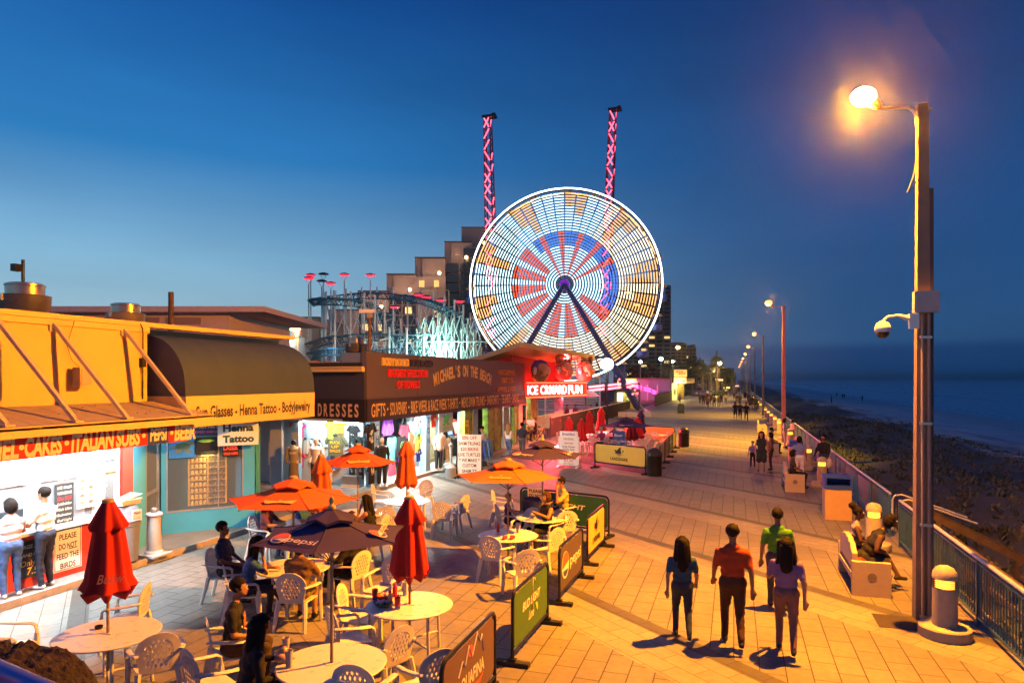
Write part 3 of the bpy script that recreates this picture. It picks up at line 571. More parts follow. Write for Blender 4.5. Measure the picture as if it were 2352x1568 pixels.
for x, y, t in ((-12.32, 21.75, 'CHA'), (-12.3, 26.05, 'TON')):
    pl = part('pillar', MB().bx(x - .15, x + .15, y - .22, y + .22, .1, 2.47), PIL, ts)
    q = MB()
    for i, ch in enumerate(t): q.text(frame((x + .15, y + .05, 0), (0, 1, 0)), ch, 0, 2.2 - i * .42, .24, None, 0, .005, .02)
    part('lettering', q, M('navy_letter', (.02, .05, .25), .5), pl)
part('corner_pillar', MB().bx(-16.05, -15.55, 20.9, 21.05, .1, 2.47).bx(-15.2, -14.9, 21.0, 21.2, .1, 2.47), M('pillar_pale', (.42, .52, .6), .6, var=.05), ts)
q = MB()
for i in range(20): q.bx(-13.2, -13.17 + .01 * (i % 2), 27.9, 29.0, .12 + i * .117, .225 + i * .117)
part('roller_shutter', q, M('shutter_tan', (.45, .36, .18), .5, .2, var=.08), ts)
for y0 in (22.2, 24.0, 26.4, 28.2):
    q = MB().bx(-12.9, -12.75, y0, y0 + 1.3, 2.44, 2.5, 1).tube([(-12.82, y0 + .04, 2.41), (-12.82, y0 + 1.26, 2.41)], .022, 8); part('ceiling_light', q, [tube_m, ALU], ts)
    light('AREA', 'fluorescent_light', (.3, y0 + .65 - 28, 2.38), 200, (.88, 1, .92), .25, ts, (0, rad(-28), 0), 1.3)
for y0, x0 in ((21.2, -14.3), (21.2, -13.0)):
    part('ceiling_light', MB().tube([(x0 - .5, y0 - .12, 2.41), (x0 + .5, y0 - .12, 2.41)], .022, 8).bx(x0 - .55, x0 + .55, y0 - .18, y0 - .05, 2.44, 2.5, 1), [tube_m, ALU], ts)
    light('AREA', 'fluorescent_light', (x0 + 13, y0 - 28.15, 2.38), 42, (.86, 1, .95), 1.2, ts, (rad(12), 0, 0), .2)
bulb = part('bare_bulb', MB().sph((-11.95, 24.6, 2.33), .09, 12, 8), M('bulb', (1, 1, 1), .5, emit=(1, .95, .85), es=40), ts)
light('POINT', 'bulb_light', (1.05 + .05, 24.6 - 28, 2.3), 1000, (1, .93, .82), .08, ts)
q = MB(); f_ = frame((-11.8, 0, 0), (0, 1, 0))
fasc = None
def flet(txt, cy_, z, h, w_, mats, bold=.02, dep=.12):
    return MB().text(f_, txt, cy_, z, h, w_, 0, .003, bold, 0, dep).build('fascia_lettering', mats)
def slet(name, mb, mats, label): tag(mb.build(name, mats), label, 'lettering')
def yy(px): return YX(px, -11.8)
RO = REDL
slet('raised_lettering', MB().text(f_, 'BODY BOARD', (yy(876) + yy(937)) / 2, 4.55, .27, yy(937) - yy(876), 0, .003, .022, 0, .03), YEL, 'yellow raised letters BODY BOARD at the top of the brown fascia')
slet('raised_lettering', MB().text(f_, 'SKIM BOARD', (yy(941) + yy(992)) / 2, 4.55, .27, yy(992) - yy(941), 0, .003, .022, 0, .03), M('dead_letter', (.03, .015, .03), .5), 'dark unlit raised letters SKIM BOARD on the brown fascia')
slet('raised_lettering', MB().text(f_, 'BIGGEST SELECTION', (yy(890) + yy(980)) / 2, 4.15, .28, yy(980) - yy(890), 0, .003, .022, 0, .03), RO, 'red raised letters BIGGEST SELECTION on the brown fascia')
slet('raised_lettering', MB().text(f_, 'OF TOWELS', (yy(910) + yy(962)) / 2, 3.72, .28, yy(962) - yy(910), 0, .003, .022, 0, .03), RO, 'red raised letters OF TOWELS, the lowest line on the brown fascia')
q = MB(); y0, y1 = yy(996), yy(1128); tx = "MICHAEL'S ON THE BEACH"
for i, ch in enumerate(tx):
    if ch == ' ': continue
    u = (i + .5) / len(tx); a = (u - .5) * 2
    q.text(f_, ch, y0 + (y1 - y0) * u, 4.3 - .42 * a * a, .48, .34 if ch not in "'I" else (.06 if ch == "'" else .1), 0, .004, .045, 0, 0, -.34 * a * .8)
slet('shop_name_lettering', q, YEL, "arched cream shop name lettering MICHAEL'S ON THE BEACH")
OL = M('orange_letter', (.5, .2, .04), .5)
for t, px0, px1, z in (("LADY'S APPAREL", 1143, 1182, 4.28), ("-KID'S TOYS-", 1149, 1177, 3.85), ('APPAREL & SHOES', 1142, 1183, 3.38)):
    slet('raised_lettering', MB().text(f_, t, (yy(px0) + yy(px1)) / 2, z, .26, yy(px1) - yy(px0), 0, .003, .012, 0, .025), OL, f'small orange raised letters {t} at the far end of the brown fascia')
q = MB(); f2 = frame((-11.74, 0, 2.86), (0, 1, 0)); y2 = lambda p: YX(p, -11.74)
for t, a, b in (('GIFTS', 853, 885), ('SOUVENIRS', 896, 934), ('BIKE WEEK & RACE WEEK T-SHIRTS', 944, 1052), ("MEN'S SWIM TRUNKS", 1060, 1113), ('SWEATSHIRTS', 1119, 1145), ('TEE-SHIRTS', 1152, 1172), ('SANDALS', 1177, 1192)): q.text(f2, t, (y2(a) + y2(b)) / 2, 0, .45, y2(b) - y2(a), 0, .004, .012)
for p in (890.5, 939, 1056, 1116, 1148.5, 1174.5): q.disc(f2, (y2(p), 0), .05, .004)
part('lettering', q, YEL, ts)
dE = (C0 - E0).normalized(); f3 = frame(E0 + dE * 2.25 + Vector((0, 0, 2.87)), dE); f3 = (f3[0] + f3[3] * .085, *f3[1:])
q = MB()
for i, ch in enumerate('DRESSES'): q.text(f3, ch, -.7 + i * .268, 0, .42, .18, 0, .006, .03)
part('lettering', q, M('peach_letter', (.75, .48, .3), .5), ts)
exh = exhaust(tuple(PZ(818, 812, 27)), 'tan exhaust fan on the clothing shop roof behind the fascia', .95)
s_ = thing('security_camera', 'white box camera on a rusty post above the clothing shop roof', 'camera', tuple(PZ(849, 812, 26)))
MB().tube([(0, 0, -.6), (0, 0, 1.35)], .06, 10).build('post', M('rust_post', (.2, .1, .05), .7), s_); MB().box((0, .0, 1.45), (.16, .2, .18)).build('mount', M('cam_grey', (.4, .36, .32), .5), s_); MB().box((-.1, 0, 1.62), (.6, .16, .14), rz=.3).build('housing', ALU, s_)
q = MB()
for i in range(9): q.sph((rnd.uniform(-15.3, -12.4), 20.8 + rnd.uniform(0, .5), 4.47), (rnd.uniform(.1, .35), .12, rnd.uniform(.04, .12)), 8, 5)
tag(q.build('roof_rubble', M('rubble', (.4, .27, .14), .9, var=.3, bump=.5)), 'crumpled tan tarpaulin lumps along the clothing shop roof edge', 'tarpaulin')
# ---- garments
def garment(frm, cx, top, wd, ht, rgb, label, sleeve='short', prt=None, prc=(.8, .8, .8), name='t_shirt', cat='T-shirt', group='shirts hung on the shop walls'):
    mb = MB(); o, x, y, n = frm; nx, nz = 12, 8; ph = rnd.uniform(0, 6)
    def pt(u, v, w): return o + x * (cx + u) + y * (top + v) + n * w
    def sheet(cor, nu, nv, amp):
        (a, b, c, d) = cor; vs = []
        for j in range(nv + 1):
            for i in range(nu + 1):
                s, t = i / nu, j / nv; p = ((a[0] * (1 - s) + b[0] * s) * (1 - t) + (d[0] * (1 - s) + c[0] * s) * t, (a[1] * (1 - s) + b[1] * s) * (1 - t) + (d[1] * (1 - s) + c[1] * s) * t)
                ed = min(s, 1 - s, .25) * 4; w = .025 + .035 * ed + amp * t * math.sin(s * 17 + ph + 2 * t) * .8
                vs.append(pt(p[0], p[1], w))
        mb.add(vs, [(j * (nu + 1) + i, (j + 1) * (nu + 1) + i, (j + 1) * (nu + 1) + i + 1, j * (nu + 1) + i + 1) for j in range(nv) for i in range(nu)])
    h2 = wd * .36
    sheet(((-h2, -.03), (h2, -.03), (h2 * 1.05, -ht), (-h2 * 1.05, -ht)), nx, nz, .012)
    sl = .42 * wd if sleeve == 'short' else ht * .85
    for sg in (-1, 1):
        e = wd * (.58 if sleeve == 'short' else .5)
        sheet(((sg * h2 * .55, -.01), (sg * h2 * 1.0, -.02), (sg * (e + .03), -sl), (sg * (e - .13 * (1 if sleeve == 'short' else .8)), -sl - .04)), 4, 5, .006)
    mb.disc(frm, (cx, top - .03), wd * .13, .02, 1, .07, 10, ry=.04)
    mb.disc(frm, (cx, top), wd * .02, .01, 1, .03, 6, ry=.05)
    m0 = M('cloth_%02d%02d%02d' % tuple(int(c * 99) for c in rgb), rgb, .85, var=.08, scale=5, bump=.15, bscale=90)
    t = tag(mb.build(name, [m0, M('collar_shadow', (.05, .05, .05), .8)], ang=70), label, cat, group)
    if prt:
        pm = MB(); mc = M('print_%02d%02d%02d' % tuple(int(c * 99) for c in prc), prc, .7, var=.1)
        if isinstance(prt, str):
            ls = prt.split('|')
            for i, l in enumerate(ls): pm.text(frm, l, cx, top - ht * .32 - i * ht * .15, ht * .1, min(wd * .5, .09 * len(l) * wd / .5), 0, .075, .02)
        else:
            kk, rr = prt
            if kk == 'ring':
                pm.v += []; pm.disc(frm, (cx, top - ht * .4), rr, .004, 0, .072, 18); pm.disc(frm, (cx, top - ht * .4), rr * .8, .004, 1, .075, 18); pm.disc(frm, (cx, top - ht * .4), rr * .45, .004, 0, .078, 6)
            elif kk == 'patch':
                r8 = random.Random(int(rr * 1000))
                for i in range(9): pm.disc(frm, (cx + r8.uniform(-.5, .5) * rr, top - ht * .45 + r8.uniform(-1, 1) * rr), rr * r8.uniform(.15, .4), .003, 0, .068 + i * .0011, r8.choice((5, 7, 9)), ry=rr * r8.uniform(.1, .45))
            elif kk == 'shield':
                pm.plate(frm, [(cx - rr, top - ht * .3), (cx - rr, top - ht * .45), (cx, top - ht * .6), (cx + rr, top - ht * .45), (cx + rr, top - ht * .3)], .004, 0, .072)
        pm.build('print', [mc, m0], t)
    return t
WB = lambda y: frame((-12.6, y, 0), (1, 0, 0))   # wall facing the camera side (-Y), x grows to the right
wf_ = frame((-16, 21.55, 0), (1, 0, 0))
PINK, GREYC, OLIVE, BLK = (.7, .03, .16), (.25, .25, .26), (.13, .12, .06), (.012, .012, .016)
G = lambda x, z, w_, h, c, l, **k: garment(wf_, x, z, w_, h, c, l, **k)
G(.72, 2.44, .62, .78, PINK, 'hot pink T-shirt at the top left of the clothing wall', prt='HARLEY|DAY', prc=(.1, .02, .1))
G(1.18, 2.42, .5, .66, (.3, .38, .5), 'grey blue T-shirt right of the hot pink one', prt=('ring', .08), prc=(.7, .2, .3))
G(1.6, 2.44, .5, .72, (.75, .8, .78), 'white T-shirt with lines of small print on the clothing wall', prt='lines|of text|small', prc=(.1, .1, .12))
G(2.12, 2.46, .56, .7, (.4, .7, .06), 'lime green T-shirt high on the clothing wall', prt=('shield', .07), prc=(.2, .2, .02))
G(2.5, 2.46, .42, .5, (.8, .25, .03), 'small orange T-shirt at the top right of the clothing wall')
G(2.3, 1.95, .86, .98, OLIVE, 'large olive T-shirt with orange and yellow slogan', prt='BUCK|UP|BALLS', prc=(.8, .42, .03))
G(1.05, 1.78, .48, .6, (.42, .4, .36), 'pale grey vest below the hot pink T-shirt', sleeve='short')
G(1.62, 1.72, .56, .55, (.7, .72, .76), 'white shirt with black helmet drawing below the printed white one', prt=('ring', .17), prc=(.05, .05, .07))
G(.75, 1.3, .52, .62, (.72, .05, .16), 'pink shirt low on the clothing wall')
G(1.45, 1.12, .5, .4, (.8, .8, .8), 'white shirt with a yellow diamond badge', prt=('shield', .07), prc=(.8, .6, .05))
G(2.2, 1.16, .7, .5, (.1, .14, .35), 'faded blue T-shirt half hidden behind the orange parasol')
G(1.95, .88, .58, .68, (.5, .52, .5), 'grey tank top with HAPPY printed three times', prt='HAPPY|HAPPY|HAPPY', prc=(.05, .06, .05))
G(3.02, 2.28, .46, .95, BLK, 'black shirt with white figure print right of the olive one', prt=('patch', .14), prc=(.6, .7, .75))
G(3.5, 2.2, .1, .1, BLK, 'small black tag hanging by the clothing corner') if False else None
wg = frame((-12.55, 21.53, 0), (1, 0, 0))
for i, (x, z, h) in enumerate(((-.46, 1.95, .75), (-.17, 1.9, .75))):
    garment(frame((-12.6, 21.5, 0), (1, 0, 0)), x + .1, z, .3, h, (.02, .03, .035), ('left', 'right')[i] + ' of the two framed dark shirts in the glass door bay', prt=('patch', .1 + .001 * i), prc=(.5, .6, .62))
for i, (x, z, h, c) in enumerate(((-.5, .95, .62, (.015, .03, .06)), (-.14, .95, .58, (.015, .025, .05)))):
    garment(frame((-12.6, 21.5, 0), (1, 0, 0)), x + .1, z, .34, h, c, ('left', 'right')[i] + ' dark navy shirt hanging below the orange parasol rim', prt=('patch', .07 + .001 * i), prc=(.3, .45, .6))
part('display_case', MB().bx(-13.25, -12.55, 21.15, 21.5, .1, .2, 1).bx(-13.23, -12.57, 21.17, 21.48, .2, .5), [SIL, M('case_white', (.8, .8, .76), .5)], ts)
fb = frame((-12.1, 0, 0), (0, 1, 0)); fb2 = frame((-13.3, 0, 0), (0, 1, 0))
Bf = lambda y, z, w_, h, c, l, x=-13.2, **k: garment(frame((x, 0, 0), (0, 1, 0)), y, z, w_, h, c, l, **k)
yb_ = lambda p, x=-13.2: YX(p, x)
garment(frame((-12.1, 0, 0), (0, 1, 0)), 21.15, 2.4, .75, 1.0, BLK, 'black T-shirt with tall white print hung in front of the blue pillar', prt=('patch', .2), prc=(.6, .65, .7))
garment(frame((-12.05, 0, 0), (0, 1, 0)), 21.15, 1.0, .6, .72, BLK, 'black shirt with white skull print low by the blue pillar', prt=('patch', .17), prc=(.65, .65, .62))
Bf(yb_(889), 2.5, .95, .82, (.32, .05, .6), 'purple long sleeved sweatshirt high in the bright bay', sleeve='long', prt=('shield', .1), prc=(.3, .1, .3))
Bf(yb_(921), 2.45, .7, .62, BLK, 'black sweatshirt at the top of the bright bay', prt=('patch', .11), prc=(.7, .7, .7))
Bf(yb_(938), 2.5, .6, .55, (.7, .75, .8), 'pale blue shirt at the top of the bright bay near the bulb')
Bf(yb_(926), 2.05, .9, .6, (.8, .06, .12), 'coral red sweatshirt in the middle of the bright bay', x=-13.15, sleeve='short')
Bf(yb_(893), 1.62, .95, 1.0, (.12, .6, .6), 'turquoise hooded sweatshirt below the purple one', sleeve='long', x=-13.1)
Bf(yb_(921, -13), 1.6, 1.0, 1.05, (.02, .018, .03), 'black sweatshirt with a round green beach emblem', x=-13.0, sleeve='long', prt=('ring', .19), prc=(.35, .6, .15))
Bf(yb_(945, -13), 1.7, .55, 1.1, (.85, .2, .08), 'orange red hooded top next to the black sweatshirt', x=-13.0, sleeve='long')
Bf(yb_(924, -12.9), .75, .95, .78, (.4, .06, .7), 'violet sweatshirt lowest in the bright bay', x=-12.9, sleeve='long', prt=('shield', .12), prc=(.2, .02, .1))
Bf(yb_(900, -12.9), .6, .6, .55, (.8, .1, .2), 'coral sweatshirt lowest in the bay beside the violet one', x=-12.92, sleeve='long')
fp = lambda y, z, w_, h, c, l, x=-12.1, **k: garment(frame((x, 0, 0), (0, 1, 0)), y, z, w_, h, c, l, **k)
yt = YX(957, -12.1)
fp(yt, 2.44, .62, .5, (.02, .02, .02), 'black T-shirt with green and yellow print by the second blue pillar', prt='KEEP|ME', prc=(.3, .7, .1))
fp(yt + .02, 2.0, .66, .52, (.03, .45, .12), 'green T-shirt with ring print by the second blue pillar', prt=('ring', .1), prc=(.5, .75, .5))
fp(yt + .06, 1.7, .7, .75, (.75, .7, .1), 'yellow T-shirt with dripping print by the second blue pillar', prt=('patch', .1), prc=(.2, .35, .05))
fp(yt + .1, 1.12, .5, .5, (.02, .05, .45), 'royal blue T-shirt below the yellow one')
yq = YX(995, -12.4)
fp(yq, 2.44, .6, .6, (.7, .05, .03), 'red T-shirt hung right of the second blue pillar', x=-12.4, prt=('shield', .09), prc=(.8, .6, .1))
fp(YX(985, -12.4), 2.3, .5, .6, (.2, .55, .7), 'aqua T-shirt right of the second blue pillar', x=-12.45)
s_ = tag(MB().bx(-12.32, -12.3, YX(1008, -12.3), YX(1040, -12.3), 1.55, 2.46).build('turtle_poster', SHOPW), 'white poster with a green turtle beside the shutter', 'poster')
yc = (YX(1008, -12.3) + YX(1040, -12.3)) / 2; f_ = frame((-12.3, yc, 2.1), (0, 1, 0))
q = MB().disc(f_, (0, 0), .3, .01, 0, n=14, ry=.17).disc(f_, (.32, .1), .1, .01, 0, n=10, ry=.07).text(f_, 'TURTLE', 0, -.38, .14, .8, 0, .004, .01)
for a, b in ((-.2, -.2), (.22, -.2), (-.2, .16), (.2, .18)): q.disc(f_, (a, b), .15, .008, 0, n=9, ry=.05)
q.build('picture', M('turtle_green', (.05, .4, .15), .5), s_)
for i in range(4): fp(YX(1012 + 8 * i, -12.2), 1.32, .42, 1.15, (.75, .76, .78) if i != 1 else (.06, .06, .07), ('leftmost', 'dark trimmed second', 'third', 'rightmost')[i] + ' of the pale shorts and shirts hung below the turtle poster', x=-12.25 - .03 * i, sleeve='long', prt=('ring', .05) if i == 2 else None, prc=(.1, .1, .3))
yk = YX(1072, -12.35)
part('display_panel', MB().bx(-12.6, -12.45, YX(1057, -12.45), YX(1098, -12.45), .1, 2.47), M('panel_blue', (.25, .4, .65), .6), ts)
for i, (c, l) in enumerate((((.6, .05, .45), 'magenta'), ((.75, .7, .1), 'yellow'), ((.2, .6, .65), 'aqua'), ((.6, .75, .5), 'pale green'), ((.8, .3, .4), 'salmon pink'))): fp(YX(1076 + (i % 2) * 4, -12.4), 2.4 - i * .34, .62, .42, c, f'child size {l} T-shirt in the column on the blue panel', x=-12.43 + .01 * i, prt=('ring', .06), prc=(.8, .4, .2))
# ---- coats rack with 50 % sign
rk = thing('clothes_rail', 'round chrome clothes rail hung with coloured hooded tops', 'clothes rail', (-11.35, 28.9, 0))
MB().tube([(.75 * math.cos(i * .2618), .5 * math.sin(i * .2618), 1.3) for i in range(24)], .016, 6, closed=True).tube([(-.74, 0, 1.3), (.74, 0, 1.3)], .014, 6).tube([(0, 0, 0), (0, 0, 1.32)], .02, 8).tube([(-.4, 0, .03), (.4, 0, .03)], .02, 6).tube([(0, -.4, .03), (0, .4, .03)], .02, 6).build('frame', STEEL, rk)
cols = [(.05, .55, .08), (.05, .5, .1), (.03, .08, .5), (.03, .06, .45), (.03, .08, .5), (.08, .22, .55), (.1, .28, .6), (.08, .25, .55), (.7, .02, .25), (.72, .02, .28), (.7, .02, .25), (.75, .6, .03), (.75, .6, .03)]
nm = ['green', 'green', 'royal blue', 'royal blue', 'royal blue', 'denim blue', 'denim blue', 'denim blue', 'pink', 'pink', 'pink', 'yellow', 'yellow']
for i, c in enumerate(cols):
    a = rad(-105 + i * 17); px, py = -11.35 + .74 * math.cos(a), 28.9 + .5 * math.sin(a) * (1); d = Vector((math.cos(a), math.sin(a), 0)); sd = Vector((-math.sin(a), math.cos(a), 0))
    g = MB(); vs = []
    for j in range(9):
        v = j / 8; z = 1.24 - v * .98; hw = .2 * min(1, .35 + v * 5) ; th = .035 + .03 * v + .01 * math.sin(v * 9 + i)
        for s_u in range(10):
            b = 2 * math.pi * s_u / 10; vs.append(Vector((px, py, z)) + d * math.cos(b) * hw + sd * math.sin(b) * th * 1.5)
    g.add(vs, [(j * 10 + k_, j * 10 + (k_ + 1) % 10, (j + 1) * 10 + (k_ + 1) % 10, (j + 1) * 10 + k_) for j in range(8) for k_ in range(10)] + [tuple(range(10)), tuple(range(80, 90))])
    g.cap((px + d.x * .2, py + d.y * .2, 1.12), (px + d.x * .27 + sd.x * .05, py + d.y * .27 + sd.y * .05, .5), .055, .05, 8)
    o = tag(g.build('hooded_top', M('hood_%d' % (i if i < 1 else nm.index(nm[i])), c, .85, var=.15, bump=.2, bscale=60), ang=60), f'{nm[i]} hooded top on the round clothes rail, number {i + 1} from its near side', 'hooded top', 'hooded tops on the round clothes rail'); o['label'] = f'{nm[i]} hooded top on the round clothes rail, ' + ['nearest of its colour', 'second of its colour', 'third of its colour'][nm[:i].count(nm[i])]
s_ = tag(MB().box((-11.5, 28.75, 1.68), (.03, .5, .74)).build('sale_sign', M('sale_yellow', (.75, .6, .04), .5)), 'yellow 50% OFF sign standing on the round clothes rail', 'sign')
f_ = frame((-11.485, 28.75, 1.68), (0, 1, 0)); MB().text(f_, '50', -.06, -.06, .3, .3, 0, .004, .02).text(f_, '%', .16, .02, .12, .1, 0, .004).text(f_, 'OFF', .16, -.18, .08, .12, 0, .004).text(f_, 'CLEARANCE', 0, .26, .08, .42, 0, .004).build('lettering', INK, s_)
MB().tube([(-11.5, 28.75, 1.32), (-11.5, 28.75, 1.3)], .012, 6).build('stem', STEEL, s_)
# ---- mannequins
SKIN_M = M('mannequin_skin', (.72, .55, .38), .45, var=.04)
def mannequin(loc, rz, label, top, bottom, head=False, half=False):
    t = thing('mannequin', label, 'mannequin', loc, rz); b = MB()
    if not half:
        for sg in (-1, 1): b.cap((.09 * sg, 0, .86), (.1 * sg, .02, .48), .085, .055).cap((.1 * sg, .02, .48), (.1 * sg, 0, .08), .05, .035).cap((.1 * sg, -.02, .04), (.11 * sg, .12, .03), .04, .03)
    b.cap((-.05, 0, .92), (.05, 0, .92), .13, .13, 12).cap((0, 0, 1.0), (0, 0, 1.3), .12, .15, 12).cap((-.14, 0, 1.38), (.14, 0, 1.38), .07, .07).cap((0, 0, 1.4), (0, .01, 1.52), .05, .045)
    if head: b.sph((0, .02, 1.63), (.085, .1, .12))
    b.build('body', SKIN_M, t)
    u = MB().lathe([(.16, .9), (.15, 1.05), (.17, 1.25), (.19, 1.38), (.1, 1.46), (.06, 1.47)], n=14)
    for sg in (-1, 1): u.cap((.18 * sg, 0, 1.38), (.23 * sg, .02, 1.14), .065, .06).cap((.23 * sg, .02, 1.14), (.22 * sg, .08, .92), .05, .04, 8)
    u.build('top', M('mtop_%02d%02d%02d' % tuple(int(c * 99) for c in top), top, .8, var=.06), t)
    if bottom:
        u = MB()
        if half: u.lathe([(.15, .95), (.17, .6), (.18, .3), (.18, .12)], n=14)
        else:
            for sg in (-1, 1): u.cap((.09 * sg, 0, .88), (.1 * sg, .02, .48), .105, .075).cap((.1 * sg, .02, .48), (.1 * sg, 0, .16), .075, .07)
        u.build('trousers', M('mbot_%02d%02d%02d' % tuple(int(c * 99) for c in bottom), bottom, .85), t)
    MB().lathe([(.22, 0), (.22, .02), (.03, .03), (.02, .1)], n=16).build('stand', STEEL, t); return t
m_ = mannequin(tuple(P(1010, 1100, .0))[:2] + (.1,), rad(-120), 'mannequin in white and pink baseball shirt and black leggings', (.75, .62, .6), (.02, .02, .022)); m_.location = (-11.75, 26.2, .1)
mannequin((-11.9, 26.8, .1), rad(-110), 'mannequin with bare legs in a white printed dress', (.72, .72, .7), None)
mannequin((-11.95, 21.75, .1), rad(-140), 'mannequin in black hooded top and black trousers before the blue pillar', (.02, .02, .022), (.02, .02, .022), True)
m_ = mannequin((-14.75, 20.5, .1), rad(-150), 'mannequin bust in a khaki camel T-shirt beside the pale pillar', (.3, .25, .15), (.2, .16, .1), False, True)
MB().sph((0, 0, 1.6), (.1, .11, .1)).build('cap', BLACKM, m_); MB().text(frame((0, .18, 1.2), (-1, 0, 0)), 'HUMP', 0, .05, .08, .22, 0, .02, .02).build('print', WLET, m_)
mannequin((-14.0, 20.75, .1), rad(-160), 'mannequin in white vest with a dark cap left of the red parasol', (.75, .75, .75), (.02, .05, .08), True)
# ---- A-board and cigarette bin
def aboard(name, loc, rz, wd, ht, label, lines, inks, face_m, frame_m=BLACKM, tilt=.12):
    t = thing(name, label, 'sign board', loc, rz)
    MB().box((-wd / 2 - .03, 0, ht / 2), (.05, .06, ht * .82)).box((wd / 2 + .03, 0, ht / 2), (.05, .06, ht * .82)).box((-wd / 2 - .03, 0, .03), (.09, .6, .06)).box((wd / 2 + .03, 0, .03), (.09, .6, .06)).box((0, 0, .1), (wd, .05, .05)).build('stand', frame_m, t)
    p = MB().box((0, 0, ht / 2 + .1), (wd, .05, ht)).build('panel', face_m, t); f_ = frame((0, -.025, .1), (1, 0, 0)); q = MB()
    for tx, z, h, wf2, mi in lines: q.text(f_, tx, 0, z, h, wf2, mi, .004, .012)
    q.build('lettering', inks, p); return t
aboard('sale_board', (-10.0, 25.3, 0), rad(12), .95, 1.62, 'white A-board advertising swim trunks and live turtles in black capitals', [('20% OFF', 1.5, .13, .6, 1), ('SWIM TRUNKS', 1.27, .13, .88, 0), ('$20 BIKINI', 1.05, .13, .7, 1), ('LIVE TURTLES', .83, .13, .88, 0), ('* WE MAKE *', .61, .13, .82, 0), ('CUSTOM', .4, .13, .55, 0), ('SHIRTS', .18, .13, .6, 0)], [INK, M('maroon_ink', (.25, .03, .02), .6)], M('board_white', (.8, .8, .8), .5, var=.02))
t = thing('cigarette_bin', 'grey cigarette bin with a tall snout beside the A-board', 'cigarette bin', (-10.75, 25.2, 0)); gb = M('bin_grey', (.3, .34, .36), .5)
MB().lathe([(.24, 0), (.25, .02), (.25, .38), (.26, .4), (.22, .46), (.08, .52), (.05, .56)], n=20).build('base', gb, t); MB().tube([(0, 0, .5), (0, 0, 1.2)], .055, 10).build('stem', gb, t); MB().lathe([(.06, 1.15), (.09, 1.2), (.095, 1.32), (.06, 1.38), (.001, 1.4)], n=14).tube([(0.02, -.07, 1.27), (.03, -.11, 1.27)], .04, 10, 1).build('head', [gb, DARK], t)
# ------------------------------------------------------------------ arcade with green marbled pillars
GREENM = M('green_marble', (.16, .3, .05), .5, var=.75, scale=2.6)
ar = thing('arcade', 'amusement arcade with green marbled pillars and a sloping roof over parrot figures', 'arcade', (-13, 37, 0))
for i, (y0, y1) in enumerate(((30.05, 31.1), (33.2, 34.3), (34.36, 35.3), (37.6, 38.3), (41.0, 41.8), (41.86, 42.6))):
    part('pillar', MB().bx(-12.4, -12.1 + .003 * i, y0, y1, .1, 2.9).bx(-12.12, -12.06, y1 - .1, y1 - .04, .1, 2.9, 1), [GREENM, M('brass_trim', (.4, .3, .12), .4, .5)], ar)
q = MB().bx(-17.9, -17.8, 30.1, 42.6, .1, 2.9).bx(-17.8, -12.4, 42.5, 42.6, .1, 2.9).bx(-17.8, -12.4, 38.75, 38.9, 2.5, 2.9); part('wall', q, M('arcade_dark', (.04, .035, .05), .8, var=.4), ar)
part('ceiling', MB().bx(-17.8, -12.0, 38.8, 42.5, 2.9, 2.95), M('arcade_ceiling', (.2, .2, .2), .8), ar)
part('door', MB().bx(-12.35, -12.3, 36.3, 36.4, .1, 2.5).bx(-12.35, -12.3, 37.5, 37.6, .1, 2.5).bx(-12.35, -12.3, 36.4, 37.5, 2.3, 2.5).bx(-12.34, -12.33, 36.4, 37.5, .2, 2.3, 1), [SIL, GLASS], ar)
part('door', MB().bx(-12.35, -12.3, 39.2, 39.3, .1, 2.5).bx(-12.35, -12.3, 40.8, 40.9, .1, 2.5).bx(-12.35, -12.3, 39.3, 40.8, 2.3, 2.5).bx(-12.4, -12.38, 39.3, 40.2, .1, 2.3, 1), [M('frame_tan', (.4, .33, .2), .5), M('door_cream', (.55, .5, .38), .5)], ar)
A_, B_ = Vector((-11.7, 38.7, 0)), Vector((-9.0, 43.1, 0)); sd_ = (B_ - A_).normalized(); sn_ = Vector((sd_.y, -sd_.x, 0))
roofm = M('arcade_roof_edge', (.62, .5, .22), .55, var=.06)
RA, RB = Vector((-11.4, 36.6, 5.72)), Vector((-8.55, 43.6, 5.2)); RC = Vector((-15.5, 36.8, 4.3))
q = MB().extr([RA, RB, RB + Vector((-7, 1, .4)), RA + Vector((-4.2, .3, -1.2))], (0, 0, .28)); part('roof', q, roofm, ar)
part('soffit_wall', MB().extr([(-12.2, 37.6, 2.95), (-10.4, 42.9, 2.95), (-12.4, 43.1, 2.95), (-13.9, 38.0, 2.95)], (0, 0, 2.35)), M('arcade_red', (.42, .04, .04), .6), ar)
